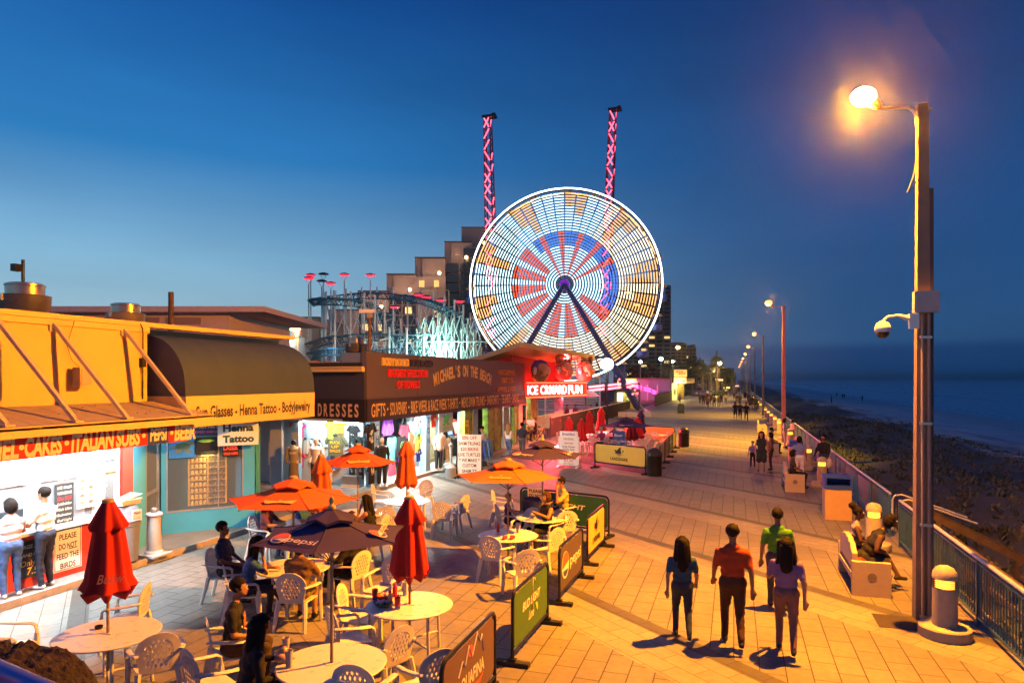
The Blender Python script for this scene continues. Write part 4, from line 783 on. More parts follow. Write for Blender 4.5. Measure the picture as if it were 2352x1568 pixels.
# pirate style parrot heads under the roof
def parrot(p, rz, label, body, hat, s=1.0):
    t = thing('parrot_head', label, 'parrot figure', tuple(p), rz)
    MB().lathe([(.3, -.55), (.52, -.3), (.56, 0), (.5, .35), (.3, .62), (.001, .7)], n=18).build('head', M('parrot_%s' % body[0], body[1], .5, var=.1), t)
    bk = MB(); pts = [(0, .35, .28), (0, .75, .3), (0, 1.02, .05), (0, 1.05, -.25)]; bk.tube(pts, [.3, .26, .16, .02], 12).cap((0, .45, -.1), (0, .72, -.18), .14, .05); bk.build('beak', M('beak_orange', (.6, .3, .12), .45), t)
    for sg in (-1, 1):
        MB().sph((sg * .42, .3, .12), (.14, .24, .26)).build('eye_patch', M('eye_patch', (.5, .42, .4), .5), t)
        MB().sph((sg * .5, .4, .14), (.08, .1, .1)).sph((sg * .545, .45, .15), (.04, .05, .05), m=1).build('eye', [ALU, INK], t)
    if hat == 'bandana':
        MB().lathe([(.575, .1), (.56, .4), (.36, .72), (.001, .82)], n=18).cap((-.3, -.45, .4), (-.6, -.7, -.1), .16, .03).build('bandana', M('bandana_blue', (.05, .06, .25), .6), t)
    else:
        MB().lathe([(.62, .45), (.66, .5), (.4, .55), (.36, .8), (.001, .9)], n=18).sph((.4, 0, .85), (.12, .4, .28)).sph((-.4, 0, .85), (.12, .4, .28)).build('hat', M('hat_brown', (.3, .15, .06), .6), t)
    t.scale = (s, s, s)
for i, (u, zz_, h, b, l) in enumerate(((.12, 4.3, 'bandana', ('green', (.12, .11, .03)), 'parrot head with a blue bandana at the near end of the arcade roof'), (.5, 4.35, 'hat', ('red', (.4, .06, .03)), 'red parrot head with a brown hat in the middle under the arcade roof'), (.86, 4.3, 'hat', ('rust', (.35, .1, .05)), 'parrot head with a tan hat at the far end of the arcade roof'))):
    c = A_ + (B_ - A_) * u + sn_ * .55; parrot((c.x, c.y, zz_), face(sn_.x + .25 * sd_.x, sn_.y + .25 * sd_.y) - rad(40), l, b, h, .95)
q = MB().extr([A_ + Vector((0, 0, 2.84)), B_ + Vector((0, 0, 2.92)), B_ + Vector((0, 0, 3.66)), A_ + Vector((0, 0, 3.68))], -sn_ * .35)
ns = tag(q.build('neon_sign', M('neon_red', (.6, .02, .01), .4, emit=(1, .02, .008), es=1.6)), 'long glowing red neon sign with white ICE CREAM ARCADE FUN letters', 'neon sign')
f_ = frame((A_ + B_) / 2 + Vector((0, 0, 3.27)), sd_); LS = (B_ - A_).length
q = MB()
for tx, u, w_ in (('ICE', .1, .16), ('CR', .29, .14), ('MARD', .51, .28), ('FUN', .8, .24)): q.text(f_, tx, (u - .5) * LS, 0, .52, w_ * LS, 0, .02, .022, 0, .012)
q.build('lettering', M('neon_white', (1, 1, 1), .5, emit=(1, .86, .8), es=3), ns)
MB().tube([A_ + sn_ * .05 + Vector((0, 0, 2.82)), B_ + sn_ * .05 + Vector((0, 0, 2.9))], .03, 8).tube([A_ + sn_ * .05 + Vector((0, 0, 3.7)), B_ + sn_ * .05 + Vector((0, 0, 3.68))], .03, 8).build('neon_tube', M('neon_tube', (1, .1, .05), .4, emit=(1, .03, .01), es=14), ns)
c = (A_ + B_) / 2 + sn_ * .3
light('AREA', 'neon_glow', (c.x, c.y, 3.25), 9000, (1, .035, .045), LS, None, None, .7).rotation_euler = Vector((1, -.12, -.12)).to_track_quat('-Z', 'Z').to_euler()
light('AREA', 'neon_down_light', (c.x + .3, c.y, 2.8), 500, (1, .1, .12), LS, None, (0, 0, math.atan2(sd_.y, sd_.x)), .5)
light('AREA', 'neon_up_light', (c.x, c.y, 3.75), 60, (1, .06, .03), LS, None, (rad(180), 0, math.atan2(sd_.y, sd_.x)), .4)
for y in (32.1, 36.0, 40): light('AREA', 'arcade_light', (-13.2, y, 2.42 if y < 38 else 2.85), 120, (.95, 1, .7), .6, None, (0, rad(-25), 0), 1.2)
# treadmill-like ride machines seen inside the arcade opening
for i, (y, c, l) in enumerate(((31.6, (.02, .02, .025), 'black'), (32.5, (.25, .03, .04), 'dark red'))):
    t = thing('arcade_machine', f'{l} arcade cabinet inside the first green framed opening', 'arcade machine', (-13.6, y, .1), rad(-90)); MB().extr([(-.35, -.4, 0), (-.35, .4, 0), (-.35, .4, .85), (-.35, .1, 1.0), (-.35, -.1, 1.75), (-.35, -.4, 1.75)], (.7, 0, 0)).build('case', M('cab_%d' % i, c, .4), t)
    MB().extr([(-.28, .085, 1.04), (-.28, -.07, 1.6), (-.28, -.06, 1.61), (-.28, .1, 1.05)], (.56, 0, 0)).build('screen', M('cab_screen%d' % i, (.1, .1, .2), .3, emit=((.3, .5, 1), (1, .6, .3))[i], es=1.5), t)
s_ = tag(MB().bx(-12.36, -12.33, 35.45, 36.1, .4, 2.45).build('price_poster', M('poster_dark', (.02, .025, .025), .5)), 'tall black poster with white lettering between green pillars', 'poster')
MB().text(frame((-12.33, 35.77, 1.4), (0, 1, 0)), 'PRIZES', 0, .7, .14, .5, 0, .004, .02, 0, 0, 1.2).text(frame((-12.33, 35.77, 1.4), (0, 1, 0)), 'GAMES', 0, 0, .12, .45, 0, .004).text(frame((-12.33, 35.77, 1.4), (0, 1, 0)), 'TOKENS', 0, -.6, .12, .5, 0, .004, .02, 0, 0, 1.3).build('lettering', WLET, s_)
# ------------------------------------------------------------------ resin chairs, tables, parasols, banner barriers
def chair_proto(matl):
    t = thing('resin_chair', 'chair', 'chair', (0, 0, -50), 0, 'white lattice back resin armchairs')
    # seat: dished slab
    vs = []; nx, ny = 8, 7
    for lv in (0, -.022):
        for j in range(ny + 1):
            for i in range(nx + 1):
                u = i / nx * 2 - 1; v = j / ny; y = -.2 + .44 * v; wdt = .2 + .045 * v
                z = .425 - .018 * (1 - u * u) * math.sin(math.pi * min(1, v * 1.1)) - .03 * max(0, v - .85) / .15 + lv
                vs.append((u * wdt, y, z))
    k = (nx + 1) * (ny + 1); fs = []
    for j in range(ny):
        for i in range(nx):
            a = j * (nx + 1) + i; fs += [(a, a + 1, a + nx + 2, a + nx + 1), (k + a, k + a + nx + 1, k + a + nx + 2, k + a + 1)]
    ring = [i for i in range(nx + 1)] + [j * (nx + 1) + nx for j in range(1, ny + 1)] + [ny * (nx + 1) + i for i in range(nx - 1, -1, -1)] + [j * (nx + 1) for j in range(ny - 1, 0, -1)]
    fs += [(ring[i], k + ring[i], k + ring[(i + 1) % len(ring)], ring[(i + 1) % len(ring)]) for i in range(len(ring))]
    MB().add(vs, fs).build('seat', matl, t, ang=50)
    def bend(x, v):     # back surface: x across, v up
        return Vector((x, -.2 - .10 * v - .09 * v * v + .22 * x * x, .42 + v))
    outer = [(-.185, 0), (-.2, .1), (-.228, .2)] + [(-.235 * math.cos(a), .27 + .2 * math.sin(a)) for a in [math.pi * i / 16 for i in range(17)]] + [(.228, .2), (.2, .1), (.185, 0)]
    inner = [(-.12, .05), (-.135, .12), (-.15, .2)] + [(-.152 * math.cos(a), .27 + .122 * math.sin(a)) for a in [math.pi * i / 16 for i in range(17)]] + [(.15, .2), (.135, .12), (.12, .05)]
    b = MB(); n = len(outer); th = .016
    vs = [bend(*p) for p in outer] + [bend(*p) for p in inner]; vs += [v + Vector((0, -th, 0)) for v in vs]
    fs = []
    for i in range(n - 1): fs += [(i, i + 1, n + i + 1, n + i), (2 * n + i, 3 * n + i, 3 * n + i + 1, 2 * n + i + 1), (i, 2 * n + i, 2 * n + i + 1, i + 1), (n + i, n + i + 1, 3 * n + i + 1, 3 * n + i)]
    fs += [(0, n, 2 * n - 1, n - 1), (2 * n, 3 * n - 1, 4 * n - 1, 3 * n)][:2]
    b.add(vs, fs)
    def clip(p, d):     # line against convex inner polygon
        t0, t1 = -9, 9; m = len(inner)
        for i in range(m):
            a = inner[i]; c = inner[(i + 1) % m]; ex, ey = c[0] - a[0], c[1] - a[1]; nx_, ny_ = -ey, ex
            den = nx_ * d[0] + ny_ * d[1]; num = nx_ * (a[0] - p[0]) + ny_ * (a[1] - p[1])
            if abs(den) < 1e-9:
                if num < 0: return None
                continue
            tt = num / den
            if den > 0: t1 = min(t1, tt)
            else: t0 = max(t0, tt)
        return (t0, t1) if t1 > t0 + .01 else None
    for sl in (1, -1):
        d = Vector((.46 * sl, 1)).normalized()
        for i in range(-8, 9):
            r_ = clip((i * .054, .2), d)
            if not r_: continue
            t0, t1 = r_[0] - .012, r_[1] + .012; m = 5; q = []
            for s_ in range(m + 1):
                tt = t0 + (t1 - t0) * s_ / m; cx, cy_ = i * .054 + d[0] * tt, .2 + d[1] * tt
                for e in (-.0105, .0105):
                    v = bend(cx - d[1] * e, cy_ + d[0] * e); q += [v + Vector((0, -.001 - .001 * sl, 0)), v + Vector((0, -.013 - .001 * sl, 0))]
            f = []
            for s_ in range(m):
                a = s_ * 4; f += [(a, a + 2, a + 6, a + 4), (a + 1, a + 5, a + 7, a + 3), (a, a + 4, a + 5, a + 1), (a + 2, a + 3, a + 7, a + 6)]
            b.add(q, f)
    b.build('backrest', matl, t, ang=50)
    for sx in (-1, 1):
        # arm: from the back, sweeping forward and down into the front leg
        MB().tube([(sx * .222, -.27, .66), (sx * .262, -.16, .655), (sx * .275, .02, .63), (sx * .275, .17, .62), (sx * .272, .215, .59), (sx * .27, .225, .5)], [.026, .034, .037, .037, .034, .03], 8, flat=.5).build('arm', matl, t)
        MB().tube([(sx * .27, .225, .5), (sx * .262, .225, .4), (sx * .275, .25, .0)], [.03, .036, .026], 6).build('leg', matl, t)
        MB().tube([(sx * .2, -.2, .44), (sx * .215, -.225, .3), (sx * .24, -.3, 0)], [.036, .036, .024], 6).build('leg', matl, t)
    return t
CH = chair_proto(PLASTIC); USED = {}
def place_proto(proto, key, loc, rz, label, scale=None):
    if key not in USED: USED[key] = 1; proto.location = loc; proto.rotation_euler = (0, 0, rz); proto['label'] = label; return proto
    return copy_tree(proto, loc, rz, label, scale)
def chair(px, py, deg, label, z=.42):
    "chair whose seat centre is surveyed at (px, py); deg: facing, 0 = +Y (away), 90 = -X (left), -90 = +X"
    p = P(px, py, z); o = place_proto(CH, 'ch', (p.x, p.y, 0), rad(deg), label); o.scale = (1.06, 1.06, 1.04); return o
def table_proto():
    t = thing('round_table', 'table', 'table', (0, 0, -50), 0, 'round white cafe tables'); tm = M('table_resin', (.74, .71, .66), .3, var=.04, scale=10)
    MB().lathe([(.03, .705), (.59, .7), (.612, .712), (.615, .724), (.605, .732), (.03, .732)], n=40).build('tabletop', tm, t)
    for i in range(4):
        a = rad(45 + 90 * i); c, s = math.cos(a), math.sin(a); MB().tube([(.5 * c, .5 * s, 0), (.47 * c, .47 * s, .705)], .022, 8).build('leg', PLASTIC, t)
    for i in range(2):
        a = rad(45 + 90 * i); c, s = math.cos(a), math.sin(a); MB().tube([(.48 * c, .48 * s, .24 + .0 * i), (.04 * c, .04 * s, .24), (-.04 * c, -.04 * s, .24), (-.48 * c, -.48 * s, .24)], .016, 6).build('crossbar', PLASTIC, t)
    MB().bx(-.08, .08, -.05, .05, .733, .74).build('pole_plate', PLASTIC, t)
    return t
TB = table_proto()
def table(px, py, label, p=None):
    p = p or P(px, py, .73); place_proto(TB, 'tb', (p.x, p.y, 0), rnd.uniform(0, 1), label); return p
CANV = {'orange': M('orange_canvas', (.72, .11, .012), .8, var=.06, scale=4, bump=.1, bscale=200), 'navy': M('navy_canvas', (.042, .026, .1), .75, var=.06, scale=4, bump=.1, bscale=200), 'red': M('red_canvas', (.42, .012, .01), .8, var=.1, scale=4, bump=.1, bscale=200), 'far_red': M('bright_red_canvas', (.55, .012, .01), .8, var=.08, scale=4)}
WOODP = M('parasol_pole', (.3, .24, .16), .5, var=.1); GOLD = M('logo_gold', (.75, .45, .1), .6, var=.05)
def soften(mb, cuts=0): return mb
def open_parasol(loc, rz, col, label, logo, R_=1.02, top=2.38, drop=.42, n=6):
    t = thing('parasol', label, 'parasol', loc, rz); cm = CANV[col]
    ap = Vector((0, 0, top - .07)); rim = [Vector((R_ * math.cos(2 * math.pi * i / n), R_ * math.sin(2 * math.pi * i / n), top - drop)) for i in range(n)]
    MB().tube([(0, 0, 0), (0, 0, top)], .019, 10).build('pole', WOODP, t)
    q = MB(); K = 8
    for i in range(n):
        a, b = rim[i], rim[(i + 1) % n]; vs = []; idx = {}
        for r_ in range(K + 1):
            for s_ in range(r_ + 1):
                e = ap.lerp(a, r_ / K); g = ap.lerp(b, r_ / K); p = e.lerp(g, s_ / r_ if r_ else 0)
                u = (s_ / r_ if r_ else 0); w_ = r_ / K
                p = p + Vector((0, 0, -.045 * math.sin(math.pi * w_) * (1 - .3 * math.sin(math.pi * u)) - .012 * math.sin(math.pi * u) * w_)); p.xy = p.xy * (1 - .05 * math.sin(math.pi * u) * w_ ** 3)
                idx[r_, s_] = len(vs); vs.append(p)
        fs = []
        for r_ in range(K):
            for s_ in range(r_ + 1):
                fs.append((idx[r_, s_], idx[r_ + 1, s_], idx[r_ + 1, s_ + 1]))
                if s_ < r_: fs.append((idx[r_, s_], idx[r_ + 1, s_ + 1], idx[r_, s_ + 1]))
        q.add(vs, fs)
        q.tube([ap.lerp(a, j / 6) + Vector((0, 0, -.045 * math.sin(math.pi * j / 6) + .002)) for j in range(7)], .006, 5)
    cv = q.build('canopy', cm, t, ang=25)
    q = MB(); va = Vector((0, 0, top)); vr = [Vector((R_ * .34 * math.cos(2 * math.pi * i / n), R_ * .34 * math.sin(2 * math.pi * i / n), top - .07 - drop * .19)) for i in range(n)]
    for i in range(n):
        a, b = vr[i], vr[(i + 1) % n]; m = (a + b) / 2 * .98; m.z = a.z + .035 + .01 * (i % 2)
        q.add([va, a, m], [(0, 1, 2)]).add([va, m, b], [(0, 1, 2)]); q.add([a, m, a + Vector((0, 0, -.03)), m + Vector((0, 0, -.03))], [(0, 2, 3, 1)]).add([m, b, m + Vector((0, 0, -.03)), b + Vector((0, 0, -.03))], [(0, 2, 3, 1)])
    q.build('vent_cap', cm, t, ang=20)
    MB().lathe([(.05, -.01), (.045, .02), (.03, .03), (.02, .05), (.032, .08), (.02, .12), (.001, .13)] if col == 'navy' else [(.075, -.02), (.07, .015), (.03, .03), (.001, .032)], (0, 0, top), 12).build('finial', M('finial_tan', (.45, .32, .15), .5) if col != 'navy' or top > 2.4 else WOODP, t)
    for i in range(n):
        a = rim[i] + Vector((0, 0, -.02)); MB().tube([(0, 0, top - .1), Vector((0, 0, top - .1)).lerp(a, .5) + Vector((0, 0, -.06)), a], .007, 5).tube([Vector((0, 0, top - .1)).lerp(a, .5) + Vector((0, 0, -.06)), (0, 0, top - .62)], .006, 5).build('rib', BLACKM, t)
    for i in logo[1]:
        a, b = rim[i % n], rim[(i + 1) % n]; mid = (a + b) / 2; o = ap.lerp(mid, .72); f_ = frame(o + Vector((0, 0, -.02)), b - a, (ap - mid)); lg = MB()
        if logo[0] == 'bow':
            lg.plate(f_, [(-.27, .06), (-.05, .03), (.05, .03), (.27, .06), (.22, -.06), (.04, -.025), (-.04, -.025), (-.22, -.06)], .002, 0, .012)
            lg.plate(f_, [(-.03, .06), (-.015, .075), (0, .06), (.015, .075), (.03, .06), (.025, .045), (-.025, .045)], .002, 0, .012); lg.build('logo', GOLD, cv)
        elif logo[0] == 'script':
            lg.text(f_, 'Budweiser', 0, 0, .085, .46, 0, .014, .012, .35).plate(f_, [(-.03, .085), (-.015, .1), (0, .085), (.015, .1), (.03, .085), (.025, .07), (-.025, .07)], .002, 0, .012).build('logo', GOLD, cv)
        else:
            lg.disc(f_, (-.22, 0), .105, .002, 2, .010, 22); lg.disc(f_, (-.22, .004), .096, .002, 0, .014, 20, a0=10, a1=200); lg.disc(f_, (-.22, -.03), .07, .002, 1, .014, 14, ry=.06, a0=190, a1=340); lg.text(f_, 'pepsi', .09, 0, .09, .4, 2, .014, .006); lg.build('logo', [M('logo_red', (.7, .12, .06), .6), M('logo_blue', (.03, .06, .3), .6), M('logo_white', (.75, .6, .5), .6)], cv)
    return t
def closed_parasol(loc, col, label, low=1.15, top=2.3, rb=.27, logo=None, swap=True):
    t = thing('closed_parasol', label, 'parasol', loc, rnd.uniform(0, 6)); cm = CANV[col]; H_ = top - low; ph = rnd.uniform(0, 6)
    MB().tube([(0, 0, 0), (0, 0, top - .02)], .019, 10).sph((.0, -.03, low - .22), .028, 8, 6).build('pole', WOODP, t)
    def md(i, a): return 1 + .17 * math.cos(7 * a + ph) + .06 * math.sin(3 * a + i * .3)
    pr = [(.055, top - .03), (.075, top - .1), (.125, top - .24), (.15, top - .34), (.17, top - .5), (.2, low + H_ * .38), (.235, low + H_ * .15), (rb, low + .06)]
    q = MB(); q.lathe(pr[::-1], n=56, mod=md)
    k = len(q.v) ; vs = []; n = 56
    for j in range(n):
        a = 2 * math.pi * j / n; m_ = md(8, a); vs.append((rb * m_ * math.cos(a), rb * m_ * math.sin(a), low + .06)); vs.append((rb * .75 * m_ * math.cos(a), rb * .75 * m_ * math.sin(a), low - .02 - .05 * math.cos(7 * a + ph))); vs.append((.06 * math.cos(a), .06 * math.sin(a), low - .02))
    fs = []
    for j in range(n):
        a, b = j * 3, ((j + 1) % n) * 3; fs += [(a, a + 1, b + 1, b), (a + 1, a + 2, b + 2, b + 1)]
    q.add(vs, fs); cv = q.build('canopy', cm, t, ang=60)
    MB().lathe([(.19, top - .37), (.2, top - .34), (.13, top - .16), (.06, top - .02)], n=42, mod=lambda i, a: 1 + (.2 if i < 2 else .08) * math.cos(7 * a + ph + .5)).build('vent_cap', cm, t, ang=60)
    MB().lathe([(.07, -.035), (.072, 0), (.04, .012), (.001, .014)], (0, 0, top), 14).build('finial', M('finial_tan', (.45, .32, .15), .5), t)
    return t
# --- near tables with their parasols
T = {}
for k_, px, py, l in (('1', 248, 1453, 'round table with a closed red parasol and a black ashtray, nearest the red counter'), ('2', 762, 1522, 'round table under the big navy parasol in the foreground with two frosted cups'), ('3', 941, 1387, 'round table with food baskets and paper cups under a closed red parasol'), ('4', 674, 1301, 'round table where the largest group of people sits under an orange parasol'), ('5', 934, 1150, 'round table with a closed orange red parasol in the bright shop light'), ('6', 1167, 1228, 'round table with red shoes under the orange parasol near the banners'), ('7', 1246, 1187, 'round table by the green banner under the smaller navy parasol'), ('8', 822, 1178, 'round table of the woman with long hair under the far orange parasol')):
    T[k_] = table(px, py, l)
T['9'] = table(0, 0, 'round table mostly hidden behind the near orange parasol', PZ(738, 1212, 14.7))
at = lambda k_: (T[k_].x, T[k_].y, 0)
open_parasol(at('4'), rad(18), 'orange', 'orange parasol with a gold bow tie logo over the largest group', ('bow', (4,)), 1.12, 2.26, .37)
open_parasol(at('8'), rad(33), 'orange', 'orange parasol with a gold bow tie logo in front of the bright clothes', ('bow', (4,)), .92, 2.38, .45)
open_parasol(at('6'), rad(6), 'orange', 'orange parasol with gold script lettering beside the white A-board', ('script', (4,)), 1.09, 2.29, .35)
open_parasol(at('2'), rad(51), 'navy', 'large navy parasol in the foreground with red white and blue round logos', ('globe', (3, 5)), .88, 2.49, .31)
open_parasol(at('7'), rad(33), 'navy', 'smaller navy parasol in front of the breakfast board', ('globe', (3, 5)), 1.0, 2.53, .36)
c1 = closed_parasol(at('1'), 'red', 'closed dark red parasol at the table nearest the red counter', 1.24, 2.42, .29)
MB().text(frame((.05, -.335, 1.5), (1, -.1, 0), (0, .12, 1)), 'Budw', 0, 0, .11, .3, 0, .0, .01, .35).build('logo', M('logo_pale', (.5, .2, .12), .6), c1); c1.rotation_euler = (0, 0, rad(45))
closed_parasol(at('3'), 'red', 'closed dark red parasol over the food baskets', 1.14, 2.27, .25)
closed_parasol(at('5'), 'orange', 'closed orange red parasol standing in front of the bright clothes bay', 1.14, 2.3, .27)
closed_parasol(at('9'), 'orange', 'closed orange red parasol half hidden behind the near orange canopy', 1.14, 2.3, .27)
# --- near chairs
for px, py, dg_, l in (
    (292, 1418, 118, 'empty chair turned sideways behind the table with the black ashtray'),
    (358, 1531, 52, 'empty chair seen from behind right of the table with the black ashtray'),
    (14, 1490, -60, 'empty chair cut by the left edge of the photo'),
    (517, 1322, -70, 'chair of the man in dark T-shirt left of the big group table'),
    (556, 1364, -48, 'chair of the woman in blue with her back to the counter'),
    (683, 1376, 12, 'chair of the person in the patterned shirt, seen from behind'),
    (806, 1324, 78, 'chair of the person in black right of the big group table'),
    (770, 1272, 130, 'empty chair between the big group table and the open bay'),
    (606, 1236, -75, 'chair of the woman with wavy dark hair under the orange parasol'),
    (889, 1205, 20, 'empty chair lit yellow near the woman with her hand on her chin'),
    (877, 1151, -72, 'empty chair left of the table with the closed orange red parasol'),
    (968, 1143, 170, 'empty chair behind the table with the closed orange red parasol'),
    (1019, 1193, 12, 'empty chair with its back to the viewer at the brightly lit table'),
    (1049, 1177, 82, 'empty chair seen edge on at the right of the brightly lit table'),
    (1139, 1282, -8, 'empty chair with its back to the viewer at the table with the red shoes'),
    (1200, 1316, 38, 'empty chair nearest the green banner with its armrests to the left'),
    (1258, 1262, 62, 'dark backlit chair beside the navy banner'),
    (1211, 1219, 165, 'empty yellow lit chair behind the table with the red shoes'),
    (1296, 1216, 30, 'empty chair in front of the green banner with the lime'),
    (1166, 1203, -55, 'chair of the blond child by the smaller navy parasol'),
    (1154, 1168, -80, 'empty blue shaded chair behind the blond child'),
    (803, 1468, -38, 'empty chair between the foreground table and the food table'),
    (824, 1420, -75, 'empty chair left of the food table turned to the right'),
    (886, 1517, 70, 'empty chair right of the foreground table with its arm over the table'),
    (884, 1352, 172, 'empty chair behind the food basket table facing the viewer'),
    (835, 1605, 5, 'chair at the bottom edge in front of the foreground table'),
    (982, 1572, 55, 'dark shaded chair beside the purple banner at the bottom edge'),
    (529, 1500, -45, 'chair of the man in a black printed T-shirt at the bottom left'),
    (486, 1575, -25, 'chair of the woman with long black hair at the bottom left'),
    (655, 1250, 175, 'chair on the far side of the big group table')):
    chair(px, py, dg_, l)
# --- tableware
def cup(p, label, m0, m1=None, h=.17, r=.045, straw=False):
    t = thing('paper_cup', label, 'cup', tuple(p)); MB().lathe([(r * .75, 0), (r, h), (r * .93, h), (r * .7, .008)], n=16).build('cup_wall', m0, t)
    if m1: MB().lathe([(r * .765, .004), (r * .84, h * .32), (r * .845, h * .32)], n=16).build('band', m1, t)
    if straw: MB().tube([(0, 0, .02), (.01, .01, h + .07)], .004, 5).build('straw', REDL, t)
    MB().disc(frame((0, 0, h * .85), (1, 0, 0), (0, 1, 0)), (0, 0), r * .93, .002, n=14).build('drink', M('cola', (.1, .03, .02), .3), t)
    return t
FROST = M('frosted_plastic', (.7, .66, .6), .4, var=.03, alpha=.75)
CUPR = M('cup_red', (.5, .04, .03), .45); CUPB = M('cup_blue', (.03, .06, .4), .45)
tp = lambda k_, dx, dy: Vector((T[k_].x + dx, T[k_].y + dy, .734))
cup(P(657, 1500, .734), 'frosted cup at the back of the foreground table', FROST, h=.19); cup(P(664, 1531, .734), 'frosted cup nearest the edge of the foreground table', FROST, h=.19)
cup(P(861, 1377, .734), 'red paper cup with blue foot left of the baskets', CUPR, CUPB, .16); cup(P(913, 1398, .734), 'red paper cup with blue foot right of the green basket', CUPR, CUPB, .16, straw=True)
cup(P(931, 1366, .734), 'tall white cup behind the pole of the food table', M('cup_white', (.75, .73, .68), .5), h=.2); cup(P(1190, 1222, .734), 'tall white cup on the table with the red shoes', M('cup_white', (.75, .73, .68), .5), h=.2, r=.05)
cup(P(1251, 1190, .734), 'dark filled clear cup on the table by the green banner', M('cup_brown', (.35, .2, .12), .4), h=.17)
def basket(p, label, rgb, food):
    t = thing('food_basket', label, 'food basket', tuple(p)); MB().lathe([(.085, 0), (.125, .055), (.13, .06), (.118, .055), (.08, .008), (.001, .008)], n=18, mod=lambda i, a: 1 + .12 * math.cos(2 * a)).build('basket', M('basket_%02d' % int(rgb[0] * 99), rgb, .5), t)
    q = MB(); r_ = random.Random(int(p.x * 100))
    for i in range(10): q.box((r_.uniform(-.06, .06), r_.uniform(-.05, .05), .05 + r_.random() * .02), (.07, .035, .02), mat=Euler((r_.uniform(-.6, .6), r_.uniform(-.6, .6), r_.uniform(0, 3))).to_matrix().to_4x4())
    q.build('food', food, t)
basket(P(883, 1374, .734), 'red food basket with fries and paper', (.5, .03, .03), M('fries', (.7, .5, .25), .7, var=.2)); basket(P(880, 1392, .734), 'dark green food basket lined with paper', (.02, .08, .05), M('paper_liner', (.6, .55, .55), .7))
def bottle(p, label, rgb): 
    t = thing('sauce_bottle', label, 'bottle', tuple(p)); MB().lathe([(.03, 0), (.034, .02), (.034, .12), (.018, .155), (.018, .16)], n=12).build('body', M('bottle_%02d' % int(rgb[0] * 99), rgb, .35), t); MB().lathe([(.019, .16), (.016, .175), (.004, .21)], n=10).build('nozzle', REDL, t)
bottle(P(907, 1369, .734), 'red ketchup bottle on the food table', (.55, .02, .02)); bottle(P(1144, 1221, .734), 'red ketchup bottle on the table with the red shoes', (.55, .02, .02)); bottle(P(896, 1385, .734), 'small cream mustard bottle between the baskets', (.7, .55, .3))
def ashtray(p, label): MB(); q = MB().lathe([(.04, 0), (.045, .005), (.05, .04), (.043, .042), (.035, .012), (.001, .012)], n=16, mod=lambda i, a: 1); o = tag(q.build('ashtray', BLACKM), label, 'ashtray'); o.location = tuple(p)
ashtray(P(227, 1443, .734), 'small black ashtray on the table nearest the red counter'); ashtray(P(931, 1146, .734), 'small black ashtray on the brightly lit table')
q = MB()
for i, c in enumerate(((-.05, 0), (.06, .03))): q.cap((c[0], c[1] - .06, .03), (c[0] + .01, c[1] + .07, .025), .035, .04, 8)
for i, (px, l) in enumerate(((1160, 'left red canvas shoe on the table under the orange parasol'), (1177, 'right red canvas shoe on the table under the orange parasol'))):
    o = tag(MB().cap((0, -.07, .035), (.0, .05, .03), .036, .04, 8).lathe([(.036, .03), (.034, .075), (.028, .075)], (0, -.05, 0), 10).build('shoe', M('shoe_red', (.6, .05, .03), .6)), l, 'shoe'); p = P(px, 1237, .734); o.location = tuple(p)
q = MB().sph((0, 0, .05), (.1, .07, .06), 10, 7).sph((.02, .03, .1), (.05, .05, .07), 8, 6); o = tag(q.build('snack_bag', M('bag_film', (.55, .35, .3), .25, var=.3)), 'crumpled clear snack bag between the frosted cups', 'bag'); o.location = tuple(P(645, 1519, .735))
o = tag(MB().lathe([(.09, 0), (.11, .012), (.1, .014), (.07, .008), (.001, .008)], n=16).sph((0, 0, .02), (.06, .05, .02), 8, 5).build('plate', M('plate_w', (.7, .66, .6), .5)), 'paper plate of food on the table by the green banner', 'plate'); o.location = tuple(P(1226, 1189, .735))
o = tag(MB().box((0, 0, .13), (.42, .2, .26)).cap((-.15, 0, .27), (.15, 0, .27), .07, .07).build('bag', M('bag_navy', (.03, .04, .12), .7, bump=.2)), 'dark blue bag standing on the table by the green banner', 'bag'); o.location = tuple(P(1222, 1172, .735))
